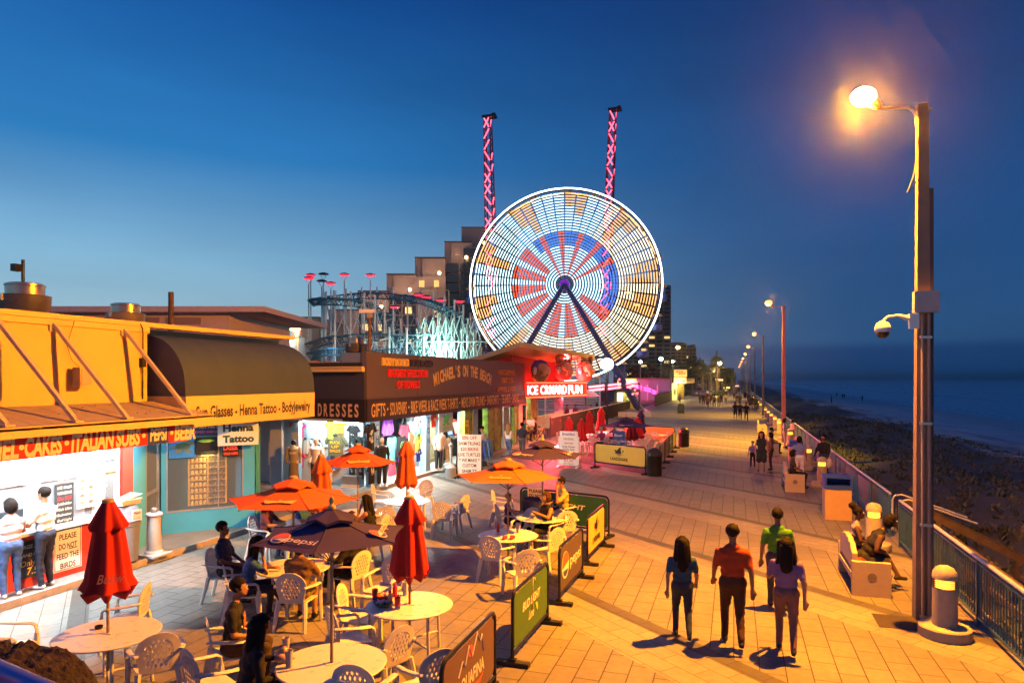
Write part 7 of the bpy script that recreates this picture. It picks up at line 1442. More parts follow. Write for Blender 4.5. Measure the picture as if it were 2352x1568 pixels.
# ------------------------------------------------------------------ palms and dark trees
def fan_palm(x, y, h, label, seed, cr=1.9, leafm=None):
    t = thing('palm_tree', label, 'palm tree', (x, y, 0), rnd.uniform(0, 6)); rr = random.Random(seed); lean = rr.uniform(-.3, .3)
    MB().tube([(0, 0, 0), (lean * .3, 0, h * .5), (lean, 0, h)], [.28, .22, .2], 10).build('trunk', M('palm_trunk', (.22, .15, .09), .85, var=.3, scale=5), t)
    q = MB()
    for i in range(46):
        az = rr.uniform(0, 6.283); el = rr.uniform(-.75, 1.35); d = Vector((math.cos(az) * math.cos(el), math.sin(az) * math.cos(el), math.sin(el))); o_ = Vector((lean, 0, h + .1)); st = cr * rr.uniform(.45, .6); c = o_ + d * st
        q.tube([o_, c], .018, 4)
        sd = d.cross(Vector((0, 0, 1))); sd = sd.normalized() if sd.length > .1 else Vector((1, 0, 0)); up = sd.cross(d)
        for k_ in range(11):
            a = (k_ - 5) * .27; dl = (d * math.cos(a) + sd * math.sin(a)).normalized(); L_ = cr * rr.uniform(.42, .58) * (1 - .03 * abs(k_ - 5)); e = c + dl * L_ + Vector((0, 0, -.22 * L_)); m_ = c + dl * L_ * .55; w_ = dl.cross(up).normalized() * .045
            q.add([c, m_ + w_, e, m_ - w_], [(0, 1, 2, 3)], (k_ + i) % 2)
    q.build('crown', leafm or [M('palm_leaf', (.1, .13, .03), .6, var=.2), M('palm_leaf_dry', (.17, .14, .04), .6, var=.2)], t, smooth=False)
for i, (px, py, Z, l, cr) in enumerate(((1646, 836, 165, 'tallest fan palm lit orange in the middle of the boardwalk end', 2.3), (1614, 852, 168, 'pale lit palm beside the white lamp pole', 2.2), (1632, 853, 175, 'palm between the pale palm and the tallest one', 1.8), (1666, 858, 178, 'shorter orange lit palm right of the tallest one', 1.8), (1680, 862, 200, 'smallest far palm at the right of the group', 1.7), (1600, 858, 180, 'dark palm left of the white lamp pole', 1.9), (1590, 850, 190, 'dark palm behind the gift sign', 2.2))):
    p = PZ(px, py, Z); fan_palm(p.x, p.y, max(4.5, p.z), l, i, cr)
light('POINT', 'palm_uplight', tuple(PZ(1650, 880, 155)), 1400, (1, .6, .12), .5)
def leafy(px, py, Z, rx, rz_, label, seed, n=900):
    p = PZ(px, py, Z); t = thing('broadleaf_tree', label, 'tree', (p.x, p.y, 0)); rr = random.Random(seed); h = p.z
    q = MB().tube([(0, 0, 0), (.1, 0, h * .8)], [.3, .18], 8)
    for k_ in range(4): q.tube([(.1, 0, h * .5), (rx * .6 * math.cos(k_ * 1.6), rx * .4 * math.sin(k_ * 1.6), h)], [.14, .05], 6)
    q.build('trunk', M('bark_dark', (.06, .045, .035), .9), t); q = MB(); cl = [(rr.uniform(-.8, .8) * rx, rr.uniform(-.6, .6) * rx, h + rr.uniform(-.7, .7) * rz_, rr.uniform(.35, .6)) for _ in range(11)]
    for i in range(n):
        c = rr.choice(cl); v = Vector((rr.gauss(0, 1), rr.gauss(0, 1), rr.gauss(0, 1))).normalized() * c[3] * rx * .8 * rr.uniform(.6, 1); v.z *= .75; o_ = Vector(c[:3]) + v; a = Vector((rr.gauss(0, 1), rr.gauss(0, 1), rr.gauss(0, 1))).normalized(); b = a.orthogonal().normalized(); s_ = rr.uniform(.15, .34)
        q.add([o_ - a * s_, o_ + b * s_ * .6, o_ + a * s_, o_ - b * s_ * .6], [(0, 1, 2, 3)], i % 2)
    q.build('crown', [M('leaf_dark', (.03, .04, .02), .8, var=.3), M('leaf_mid', (.05, .06, .025), .8, var=.3)], t, smooth=False)
for i, (px, py, Z, rx, rz_, l) in enumerate(((1500, 862, 160, 4, 2.4, 'dark round tree behind the pink building'), (1522, 858, 170, 4.5, 3, 'dark tree left of the gift sign'), (1570, 846, 185, 5, 4, 'large dark tree behind the gift sign'), (1592, 852, 200, 4.5, 3, 'dark tree right of the gift sign'), (1625, 862, 215, 5, 3, 'dark tree mass between the palms'), (1655, 864, 230, 5, 3, 'dark tree mass right of the tallest palm'), (1475, 858, 165, 4, 3, 'dark tree above the ticket booth'))): leafy(px, py, Z, rx, rz_, l, i + 40)
t = thing('hedge', 'low clipped hedge in front of the palms', 'hedge', tuple(PZ(1618, 905, 155))[:2] + (0,)); q = MB(); rr = random.Random(77)
for i in range(1500):
    o_ = Vector((rr.uniform(-5, 5), rr.uniform(-.7, .7), rr.uniform(.1, 1.1))); a = Vector((rr.gauss(0, 1), rr.gauss(0, 1), rr.gauss(0, 1))).normalized(); b = a.orthogonal().normalized(); q.add([o_ - a * .17, o_ + b * .1, o_ + a * .17, o_ - b * .1], [(0, 1, 2, 3)])
q.build('foliage', M('hedge_leaf', (.05, .07, .02), .8, var=.3), t, smooth=False)
# low lit shop fronts at the far end, small lamps
for i, (px, py, Z, c, l) in enumerate(((1668, 888, 240, (1, .7, .2), 'warm stall light at the far end'), (1678, 893, 260, (1, .6, .3), 'orange light of a far kiosk'), (1690, 885, 300, (1, .4, .2), 'reddish far light beside the lamp row'), (1652, 868, 230, (1, .5, .2), 'small red beacon among the palms'))):
    p = PZ(px, py, Z); t = thing('far_stall', l, 'stall', (p.x, p.y, 0)); MB().bx(-1.4, 1.4, 0, 2, 0, max(1, p.z - .4)).bx(-1.7, 1.7, -.4, 2.1, max(1, p.z + .3), p.z + .55).build('body', M('stall_tan', (.35, .24, .12), .7), t); MB().bx(-1.2, 1.2, -.06, -.01, max(.5, p.z - .9), max(.9, p.z - .3)).build('lit_front', M('stall_glow%d' % i, c, .5, emit=c, es=3), t)
for i, (y, pw) in enumerate(((150, 2500),)): light('POINT', 'plaza_light', (-4, y, 5.5), pw, (1, .6, .2), .5)
# ------------------------------------------------------------------ people
SKIN = {'tan': (.36, .19, .11), 'fair': (.5, .3, .2), 'dark': (.09, .045, .026), 'brown': (.2, .1, .055)}
HAIRC = {'black': (.012, .009, .008), 'brown': (.06, .03, .016), 'blond': (.35, .22, .09), 'grey': (.3, .28, .26)}
def cloth(rgb, v=.12): return M('wear_%02d%02d%02d' % tuple(int(c * 99) for c in rgb), rgb, .85, var=v, scale=9, bump=.15, bscale=45)
def person_mesh(pose, h, arms, legs, sleeve, vox, fingers, lean=0.0, skirt=False, turn=0.0, build=1.0, swing=1.0):
    S = []    # (a, b, ra, rb, slot): 0 skin 1 shirt 2 legs 3 shoe
    sit = pose == 'sit'; pz = .55 if sit else .93
    def sg(a, b, ra, rb, m): S.append((Vector(a), Vector(b), ra * build, rb * build, m))
    tl = Vector((0, lean, 0)); sp = lambda z: Vector((0, lean * ((z - pz) / .5), 0))
    T_ = lambda x, y, z: Vector((x, y, z)) + sp(z)
    sg(T_(-.075, 0, pz), T_(.075, 0, pz), .125, .125, 2); sg(T_(-.06, .01, pz + .16), T_(.06, .01, pz + .16), .112, .112, 1)
    sg(T_(-.08, .01, pz + .3), T_(.08, .01, pz + .3), .118, .118, 1); sg(T_(-.12, 0, pz + .42), T_(.12, 0, pz + .42), .095, .095, 1)
    sg(T_(-.06, 0, pz + .5), T_(.06, 0, pz + .5), .065, .065, 1); sg(T_(0, 0, pz + .5), T_(0, .02, pz + .64), .052, .048, 0)
    hc = T_(0, .04, pz + .73); sg(hc + Vector((0, -.015, .03)), hc + Vector((0, .015, -.045)), .092, .07, 0); sg(hc + Vector((0, .085, -.015)), hc + Vector((0, .1, -.03)), .014, .017, 0); sg(hc + Vector((0, .045, -.085)), hc + Vector((0, .06, -.085)), .04, .035, 0)
    for sx in (-1, 1): sg(hc + Vector((sx * .085, -.01, -.01)), hc + Vector((sx * .09, -.02, .01)), .018, .02, 0)
    for i, sx in enumerate((-1, 1)):
        sh = T_(sx * .185, 0, pz + .44); el, wr = [Vector(v) for v in arms[i]]
        mid = sh.lerp(el, .72 if sleeve == 'short' else 1)
        if sleeve == 'none': sg(sh, el, .056, .044, 0)
        else:
            sg(sh, mid, .068, .056, 1)
            if sleeve == 'short': sg(mid, el, .045, .042, 0)
        sg(el, wr, .044 if sleeve == 'long' else .04, .036 if sleeve == 'long' else .028, 1 if sleeve == 'long' else 0)
        d = (wr - el).normalized(); side = d.cross(Vector((0, 0, 1))); side = side.normalized() if side.length > .15 else Vector((0, 1, 0)); up = side.cross(d).normalized()
        if fingers:
            pm = wr + d * .085; sg(wr + d * .01, pm, .03, .034, 0); sg(wr + d * .04 + side * .018, pm + side * .02, .02, .02, 0); sg(wr + d * .04 - side * .018, pm - side * .02, .02, .02, 0)
            for k_, (o_, L_) in enumerate(((-.033, .06), (-.012, .078), (.011, .074), (.032, .055))):
                p = pm + side * o_; q_ = p + d * L_ * .55 - up * .012; sg(p, q_, .0105, .01, 0); sg(q_, q_ + d * L_ * .4 - up * .028, .01, .0085, 0)
            th = wr + d * .03 - side * sx * .03; q_ = th + (d * .03 - side * sx * .028); sg(th, q_, .014, .012, 0); sg(q_, q_ + d * .03, .012, .01, 0)
        else: sg(wr, wr + d * .12, .032, .026, 0)
        hp, kn, an = [Vector(v) for v in legs[i]]
        if skirt: sg(hp, hp.lerp(kn, .95), .12, .125, 2); sg(kn, an, .055, .036, 0)
        elif pose == 'shorts' or swing == 0: sg(hp, hp.lerp(kn, .85), .095, .085, 2); sg(hp.lerp(kn, .8), kn, .062, .055, 0); sg(kn, an, .056, .036, 0)
        else: sg(hp, kn, .098, .068, 2); sg(kn, an, .066, .05, 2)
        fd = Vector((0, 1, 0)) if len(legs[i]) else 0; sg(an + Vector((0, -.04, -.045)), an + Vector((sx * .02, .13, -.055)), .042, .035, 3)
    q = MB()
    for a, b, ra, rb, m in S: q.cap(a, b, ra, rb, 10)
    me = bpy.data.meshes.new('p'); me.from_pydata([v for v in q.v], [], q.f); o = bpy.data.objects.new('p', me); COL.objects.link(o)
    md = o.modifiers.new('r', 'REMESH'); md.mode = 'VOXEL'; md.voxel_size = vox; ms = o.modifiers.new('s', 'SMOOTH'); ms.iterations = 3; ms.factor = .5
    dg = bpy.context.evaluated_depsgraph_get(); nm = bpy.data.meshes.new_from_object(o.evaluated_get(dg)); bpy.data.objects.remove(o); bpy.data.meshes.remove(me)
    n = len(nm.polygons); ctr = np.zeros(n * 3); nm.polygons.foreach_get('center', ctr); ctr = ctr.reshape(-1, 3); best = np.full(n, 9.0); slot = np.zeros(n, int)
    for a, b, ra, rb, m in S:
        a_, b_ = np.array(a), np.array(b); d = b_ - a_; t = np.clip(((ctr - a_) @ d) / max(1e-9, d @ d), 0, 1); ds = np.linalg.norm(ctr - (a_ + t[:, None] * d), axis=1) - (ra + (rb - ra) * t)
        k_ = ds < best; best[k_] = ds[k_]; slot[k_] = m
    sc = h / 1.75; nv = len(nm.vertices); co = np.zeros(nv * 3); nm.vertices.foreach_get('co', co)
    if vox < .03:      # cloth folds on the dressed parts
        cv = co.reshape(-1, 3); no = np.zeros(nv * 3); nm.vertices.foreach_get('normal', no); no = no.reshape(-1, 3); wv = np.zeros(nv)
        for p, s_ in zip(nm.polygons, slot):
            if s_ in (1, 2):
                for i in p.vertices: wv[i] = 1
        for i in np.nonzero(wv)[0]:
            x, y, z = cv[i]; cv[i] += no[i] * (.011 * mn.noise(Vector((x * 9 + z * 5, y * 9, z * 13))) + .006 * mn.noise(Vector((x * 24, y * 24, z * 17))))
        co = cv.reshape(-1)
    co = co * sc
    nm.vertices.foreach_set('co', co); nm.polygons.foreach_set('use_smooth', [True] * n)
    return nm, slot, hc * sc, sc
ARM = {'down': ((-.25, -.02, 1.12), (-.27, .05, .87)), 'counter': ((-.25, .12, 1.14), (-.17, .38, 1.13)), 'fold': ((-.26, .08, 1.12), (.05, .2, 1.15)),
       'table': ((-.27, .2, .79), (-.13, .42, .8)), 'lap': ((-.27, .06, .76), (-.11, .26, .68)), 'chin': ((-.2, .28, .8), (-.06, .2, 1.1)), 'rest': ((-.3, .02, .78), (-.3, .25, .7)), 'hold': ((-.25, .14, .82), (-.09, .32, .92)), 'phone': ((-.26, .1, 1.13), (-.12, .34, 1.2)), 'bag': ((-.26, .0, 1.12), (-.28, .08, .88)), 'back': ((-.25, -.1, 1.13), (-.26, -.16, .9)), 'fwd': ((-.25, .08, 1.12), (-.26, .26, .92))}
def mir(a): return tuple((-x, y, z) for x, y, z in a)
def legset(pose):
    if pose == 'sit': return [[(-.09, .03, .52), (-.13, .44, .52), (-.13, .42, .1)], [(.09, .03, .52), (.12, .44, .53), (.15, .36, .1)]]
    if pose == 'cross': return [[(-.09, .03, .52), (-.1, .44, .56), (.02, .62, .24)], [(.09, .03, .52), (.1, .44, .5), (.1, .4, .1)]]
    if pose == 'walk': return [[(-.09, 0, .9), (-.1, .18, .5), (-.1, .16, .1)], [(.09, 0, .9), (.1, -.02, .48), (.1, -.24, .16)]]
    return [[(-.09, 0, .9), (-.11, .03, .49), (-.11, -.01, .09)], [(.09, 0, .9), (.11, .04, .49), (.12, .0, .09)]]
def hair_mesh(style, hc, sc):
    q = MB(); c = hc + Vector((0, -.02, .035)) * sc; r = .1 * sc
    q.sph(c, (r * 1.02, r * 1.12, r * 1.0), 14, 10)
    q.v = [v if not (v[1] > hc.y + .055 * sc and v[2] < hc.z + .05 * sc) else (v[0] * .8, hc.y + .03 * sc, v[2]) for v in q.v]
    if style in ('long', 'wavy'):
        L_ = .42 if style == 'long' else .36; q.cap(c + Vector((0, -.05, -.02)) * sc, c + Vector((0, -.11, -L_)) * sc, .1 * sc, .085 * sc, 12)
        for sx in (-1, 1): q.cap(c + Vector((sx * .07, -.02, -.0)) * sc, c + Vector((sx * .11, -.06, -L_ * .8)) * sc, .06 * sc, .05 * sc, 10).cap(c + Vector((sx * .05, -.09, -.05)) * sc, c + Vector((sx * .05, -.14, -L_ * .95)) * sc, .055 * sc, .04 * sc, 10)
    elif style == 'bob': q.sph(c + Vector((0, -.035, -.05)) * sc, (.112 * sc, .1 * sc, .135 * sc), 14, 10)
    elif style == 'bun': q.sph(c + Vector((0, -.1, .1)) * sc, .075 * sc, 12, 8).sph(c + Vector((0, -.06, .06)) * sc, .07 * sc, 10, 7)
    elif style == 'cap': q.v = []; q.f = []; q.m = []; q.lathe([(.1 * sc, -.01 * sc), (.105 * sc, .02 * sc), (.09 * sc, .08 * sc), (.05 * sc, .115 * sc), (.001, .12 * sc)], tuple(c), 16).box(c + Vector((0, .13, .015)) * sc, (.15 * sc, .14 * sc, .015 * sc))
    rh_ = random.Random(int(hc.x * 99 + sc * 1000)); q.v = [tuple(Vector(v) + Vector((rh_.gauss(0, .004), rh_.gauss(0, .004), rh_.gauss(0, .004)))) for v in q.v] if style != 'cap' else q.v
    return q
def person(loc, rz, label, pose='stand', h=1.72, shirt=(.3, .3, .3), legs=(.03, .04, .08), skin='tan', hair='short', hc='black', la='down', ra='down', sleeve='short', shoe=(.02, .02, .02), vox=.018, fingers=True, lean=0.0, skirt=False, shorts=False, group=None, seat=.45, build=1.0, prnt=None, face_=True):
    base = 'sit' if pose in ('sit', 'cross') else pose
    A = [ARM[la] if isinstance(la, str) else la, mir(ARM[ra] if isinstance(ra, str) else ra)]
    if lean: A = [[(x, y + lean * .75 * max(0, min(1, (z - (.5 if base == 'sit' else .93)) / .5)), z) for x, y, z in a] for a in A]
    me, slot, hd, sc = person_mesh(base, h, A, legset(pose), sleeve, vox, fingers, lean, skirt, build=build, swing=0 if shorts else 1)
    ms = [M('skin_' + skin, SKIN[skin], .55, var=.06, spec=.35), cloth(shirt), cloth(legs), M('shoe_%02d' % int(shoe[0] * 99), shoe, .6)]
    for m in ms: me.materials.append(m)
    me.polygons.foreach_set('material_index', slot.astype(np.int32)); me.name = 'person_body'
    z = loc[2] if len(loc) > 2 else 0
    if base == 'sit': z = seat - .44 * sc
    t = thing('person', label, 'person', (loc[0], loc[1], z), rz, group)
    o = bpy.data.objects.new('body', me); COL.objects.link(o); o.parent = t; KIDS.setdefault(t.name, []).append(o)
    if hair: hair_mesh(hair, hd, sc).build('cap' if hair == 'cap' else 'hair', M('hair_' + hc, HAIRC.get(hc, (.02, .02, .02)), .75, var=.2, bump=.3, spec=.12), t)
    if face_ and vox < .022:
        for sx in (-1, 1): MB().sph(hd + Vector((sx * .034, .088, .005)) * sc, (.015 * sc, .008 * sc, .009 * sc), 8, 6).sph(hd + Vector((sx * .034, .0945, .005)) * sc, .0055 * sc, 6, 4, 1).build('eye', [ALU, INK], t)
        MB().sph(hd + Vector((0, .093, -.065)) * sc, (.024 * sc, .009 * sc, .008 * sc), 8, 6).build('mouth', M('lips', (.28, .08, .06), .5), t)
    if prnt:
        pz = (.55 if base == 'sit' else .93); f_ = frame(Vector((0, (.135 * build + lean * .6), pz + .32)) * sc, (-1, 0, 0)); MB().plate(f_, [(-.07, -.09), (.06, -.1), (.08, .02), (.02, .1), (-.08, .06)], .012).build('shirt_print', cloth(prnt), t)
    return t
def seat(px, py, z=.45): p = P(px, py, z); return (p.x, p.y)
def PP(px, py): p = P(px, py); return (p.x, p.y, 0)
BLK_ = (.012, .012, .015); NAVY = (.015, .025, .07)
# counter customers
person((-12.13, 8.72, .1), face(-1, .25), 'woman in pale pink top and rolled blue jeans at the red counter', h=1.7, shirt=(.7, .5, .56), legs=(.05, .1, .25), hair='bob', la='counter', ra='counter', sleeve='none', shoe=(.7, .68, .66))
person((-12.08, 9.32, .1), face(-1, -.25), 'man in white T-shirt and dark jeans at the red counter', h=1.82, shirt=(.8, .8, .8), legs=(.02, .025, .05), la='counter', ra='counter', shoe=(.7, .7, .7))
# the seated groups near the viewer
person(seat(517, 1322), rad(-70), 'man in dark navy T-shirt leaning back in his chair left of the big group', 'sit', 1.76, NAVY, (.02, .02, .03), 'brown', la='lap', ra='lap', lean=-.05)
person(seat(560, 1362), rad(-48), 'woman in blue T-shirt with long dark hair bending to the big group table', 'cross', 1.66, (.02, .08, .3), (.02, .03, .06), 'tan', 'long', la='table', ra='chin', lean=.14)
person(seat(683, 1374), rad(12), 'heavier person in brown patterned shirt seen from behind', 'sit', 1.68, (.13, .07, .035), (.2, .14, .08), 'tan', 'bob', 'brown', la='table', ra='table', lean=.08, build=1.14, shorts=True)
person(seat(806, 1324), rad(78), 'person in black shirt and trousers lounging right of the big group', 'cross', 1.78, BLK_, BLK_, 'brown', la='rest', ra='lap', sleeve='long', lean=-.08)
person(seat(608, 1236), rad(-75), 'woman in maroon top with wavy dark hair under the near orange parasol', 'sit', 1.66, (.12, .03, .04), NAVY, 'tan', 'wavy', la='table', ra='table', lean=.06)
person(seat(690, 1224), rad(-100), 'person in bright blue shirt with forearms on the table under the near orange parasol', 'sit', 1.74, (.03, .12, .4), NAVY, 'fair', 'short', 'brown', la='table', ra='table', lean=.12)
person(seat(856, 1232), rad(95), 'woman in black vest with her hand on her chin at the far orange parasol', 'sit', 1.68, BLK_, NAVY, 'tan', 'wavy', la='chin', ra='table', sleeve='none', lean=.1)
chair(860, 1232, 95, 'chair of the woman with her hand on her chin')
person(seat(806, 1244), rad(-60), 'small child with brown hair between the two orange parasols', 'sit', 1.2, (.35, .12, .05), NAVY, 'tan', 'short', 'brown', la='table', ra='table')
person(seat(529, 1500), rad(-58), 'man in black T-shirt with orange print at the bottom left', 'sit', 1.74, BLK_, (.06, .04, .03), 'tan', 'short', la='lap', ra='lap', prnt=(.6, .15, .03), lean=.05)
person(seat(560, 1612), rad(-35), 'woman with long black hair and black top, nearest the viewer', 'sit', 1.66, BLK_, (.05, .035, .03), 'tan', 'long', la='table', ra='lap', sleeve='long', lean=.12)
person(seat(1166, 1203), rad(-62), 'blond child in navy and yellow top left of the smaller navy parasol', 'sit', 1.35, (.04, .04, .12), NAVY, 'fair', 'short', 'blond', la='table', ra='table', sleeve='none')
person(seat(1296, 1182), rad(130), 'man in yellow T-shirt with a hand at his mouth before the green banner', 'sit', 1.78, (.7, .5, .12), (.05, .06, .1), 'tan', 'short', la='chin', ra='rest', lean=.04)
chair(1302, 1182, 130, 'chair of the man in the yellow T-shirt')
person(seat(1256, 1220), rad(140), 'woman in black vest looking down at her phone by the red shoes table', 'sit', 1.66, BLK_, BLK_, 'tan', 'bob', 'brown', la='hold', ra='hold', sleeve='none')
chair(1264, 1222, 140, 'chair of the woman looking at her phone')
# walkers in the foreground
person(PP(1567, 1466), rad(8), 'young walker in a dark blue outfit, leftmost of the three nearest walkers', 'walk', 1.52, (.015, .06, .14), (.012, .03, .06), 'tan', 'long', 'black', la='back', ra='fwd')
person(PP(1683, 1482), rad(4), 'man in dark orange red shirt, middle of the three nearest walkers', 'walk', 1.76, (.3, .04, .01), (.05, .02, .01), 'brown', 'short', la='fwd', ra='back', build=1.05)
wp = person(PP(1806, 1500), rad(-4), 'woman in violet top holding a lit phone, rightmost of the three nearest walkers', 'walk', 1.64, (.16, .1, .28), (.16, .08, .09), 'tan', 'wavy', 'black', la='phone', ra='back')
tag(MB().box((0, 0, 0), (.075, .012, .15)).box((0, -.0075, 0), (.065, .003, .13), m=1).build('mobile_phone', [BLACKM, M('phone_screen', (.5, .7, 1), .4, emit=(.5, .7, 1), es=3)]), 'lit mobile phone held by the woman in violet', 'phone').location = wp.matrix_basis @ Vector((-.13, .4, 1.17))
person(PP(1786, 1400), rad(2), 'walker in bright green shirt behind the woman in violet', 'walk', 1.7, (.06, .22, .02), (.05, .04, .06), 'brown', 'short')
# bench pair
person((2.32, 14.35), rad(-88), 'woman in black vest leaning forward on the nearest bench', 'cross', 1.7, BLK_, (.02, .02, .025), 'dark', 'bob', la='lap', ra='lap', sleeve='none', lean=.32, seat=.47, shorts=True, build=1.08)
person((2.3, 15.05), rad(-92), 'woman with a high hair bun on the far half of the nearest bench', 'sit', 1.7, (.25, .2, .3), (.02, .02, .025), 'dark', 'bun', la='lap', ra='lap', sleeve='none', lean=.02, seat=.47)
o = tag(MB().sph((0, 0, .08), (.14, .12, .1), 10, 7).build('red_bag', M('bag_red', (.55, .02, .02), .6)), 'red bag on the nearest bench beside the woman in black', 'bag'); o.location = (2.2, 14.0, .47)
cup(Vector((2.62, 14.75, .56)), 'paper cup with straw held on the lap of the bench sitter', M('cup_white', (.75, .73, .68), .5), h=.16, straw=True)
# mid distance, right
MV = .024
person(PP(1729, 1073), rad(170), 'small child in violet shirt beside the woman in the dark dress', 'stand', 1.15, (.18, .12, .35), BLK_, 'brown', vox=MV, fingers=False)
person(PP(1749, 1082), rad(175), 'woman in a short dark dress with long dark hair', 'stand', 1.68, (.02, .03, .03), (.02, .03, .03), 'tan', 'long', vox=MV, fingers=False, skirt=True, sleeve='none', shorts=True)
person(PP(1771, 1079), rad(80), 'slim woman with tied hair facing the woman in the dark dress', 'stand', 1.6, (.12, .07, .05), (.03, .02, .025), 'brown', 'bob', vox=MV, fingers=False, sleeve='none')
person(PP(1836, 1101), rad(0), 'woman in blue shirt and white trousers standing by the second bench', 'stand', 1.66, (.16, .2, .42), (.75, .7, .72), 'brown', 'bob', vox=MV, fingers=False, la='bag')
o = tag(MB().box((0, 0, .16), (.12, .3, .34)).tube([(0, -.1, .3), (0, -.06, .55), (0, .06, .55), (0, .1, .3)], .012, 5).build('shoulder_bag', M('bag_black', (.015, .015, .018), .6)), 'black shoulder bag of the woman in white trousers', 'bag'); p = PP(1820, 1100); o.location = (p[0], p[1], .55)
person((3.35, 29.2), rad(150), 'person in black jacket leaning on the railing with a white bag', 'stand', 1.74, BLK_, (.03, .035, .06), 'brown', 'short', vox=MV, fingers=False, sleeve='long', la='fwd', ra='fwd')
o = tag(MB().sph((0, 0, 0), (.14, .1, .2), 10, 7).tube([(0, 0, .18), (0, 0, .3)], .012, 5).build('carrier_bag', M('bag_white', (.6, .5, .55), .5)), 'white carrier bag hanging from the hand of the person in black jacket', 'bag'); o.location = (3.5, 28.9, .68)
person((2.0, 26.3), rad(-90), 'person in dark clothes sitting on the second bench', 'sit', 1.7, (.04, .03, .04), BLK_, 'brown', 'bob', vox=MV, fingers=False, la='lap', ra='lap', seat=.47)
person((1.85, 38.0), rad(-90), 'person in dark red top sitting on the third bench', 'sit', 1.7, (.1, .02, .03), BLK_, 'brown', 'short', vox=MV, fingers=False, la='lap', ra='lap', seat=.47)
person((3.3, 43.5), rad(-60), 'child in white shirt leaning on the railing near the second lamp', 'stand', 1.5, (.5, .35, .35), (.4, .3, .35), 'tan', 'short', vox=MV, fingers=False, la='fwd', ra='fwd')
person((2.75, 41.8), rad(-100), 'person in pale trousers partly hidden by the second street lamp', 'stand', 1.66, (.45, .4, .38), (.5, .45, .45), 'tan', 'bob', vox=MV, fingers=False)
for px, py, sh, hr, l in ((1689, 963, BLK_, 'bob', 'left one of the three dark figures walking together'), (1700, 964, (.02, .02, .035), 'short', 'middle one of the three dark figures walking together'), (1714, 966, BLK_, 'short', 'right one of the three dark figures, in dark trousers')):
    person(PP(px, py), rad(180 + px % 5), l, 'walk', 1.72, sh, BLK_, 'brown', hr, vox=MV, fingers=False, shorts=px < 1710)
# shop side
person(PP(1113, 1071), rad(80), 'man in a striped shirt and black cap leaning on the clothes rail', 'stand', 1.76, (.45, .45, .47), (.03, .04, .06), 'tan', 'cap', 'black', vox=MV, fingers=False, la='fwd', ra='fwd', lean=.08)
person(PP(1168, 1053), rad(-5), 'woman in white vest and jeans with long blond hair walking away', 'walk', 1.7, (.8, .78, .76), (.1, .18, .35), 'fair', 'long', 'blond', vox=MV, fingers=False, sleeve='none')
person(PP(1199, 1053), rad(5), 'person in dark navy clothes walking beside the woman in white vest', 'walk', 1.76, (.02, .03, .06), (.1, .11, .14), 'brown', 'short', vox=MV, fingers=False)
person((-12.0, 39.3), rad(-60), 'man in teal T-shirt and cap sitting by the arcade doors', 'sit', 1.76, (.02, .35, .32), BLK_, 'tan', 'cap', 'black', vox=MV, fingers=False, la='lap', ra='fwd', seat=.6)
person((-11.7, 40.7), rad(120), 'bare legged person reading a newspaper by the arcade doors', 'sit', 1.7, BLK_, BLK_, 'tan', 'short', 'brown', vox=MV, fingers=False, la='hold', ra='hold', seat=.6, shorts=True)
tag(MB().box((0, 0, 0), (.5, .02, .38)).build('newspaper', ALU), 'open white newspaper held by the arcade doors', 'newspaper').location = (-11.95, 40.5, 1.2)
for i, (x, y) in enumerate(((-12.0, 39.3), (-11.7, 40.7))):
    t = thing('stool', f'dark metal stool of the {("man in teal", "newspaper reader")[i]}', 'stool', (x, y, .1)); MB().lathe([(.18, .4), (.19, .47), (.17, .5), (.001, .5)], n=14).build('seat', DARK, t)
    for k_ in range(4): MB().tube([(.1 * math.cos(k_ * 1.57 + .8), .1 * math.sin(k_ * 1.57 + .8), .42), (.2 * math.cos(k_ * 1.57 + .8), .2 * math.sin(k_ * 1.57 + .8), 0)], .014, 5).build('leg', BLACKM, t)
t = thing('bicycle', 'tan cruiser bicycle leaning by the last green pillar', 'bicycle', (-11.6, 41.6, .1), rad(75))
for x in (-.52, .52):
    MB().tube([(x + .33 * math.cos(i * .2618), 0, .34 + .33 * math.sin(i * .2618)) for i in range(24)], .025, 6, closed=True).build('wheel', DARK, t)
MB().tube([(-.52, 0, .34), (-.1, 0, .32), (.38, 0, .72), (-.2, 0, .72), (-.1, 0, .32)], .018, 6).tube([(-.52, 0, .34), (-.2, 0, .75)], .014, 6).tube([(.52, 0, .34), (.36, 0, .95)], .018, 6).build('frame', M('bike_tan', (.5, .38, .2), .4, .3), t)
MB().tube([(.2, -.3, 1.0), (.34, -.16, 1.04), (.36, 0, .98), (.34, .16, 1.04), (.2, .3, 1.0)], .014, 6).build('handlebar', STEEL, t); MB().sph((-.22, 0, .82), (.14, .1, .05), 10, 6).build('saddle', DARK, t)
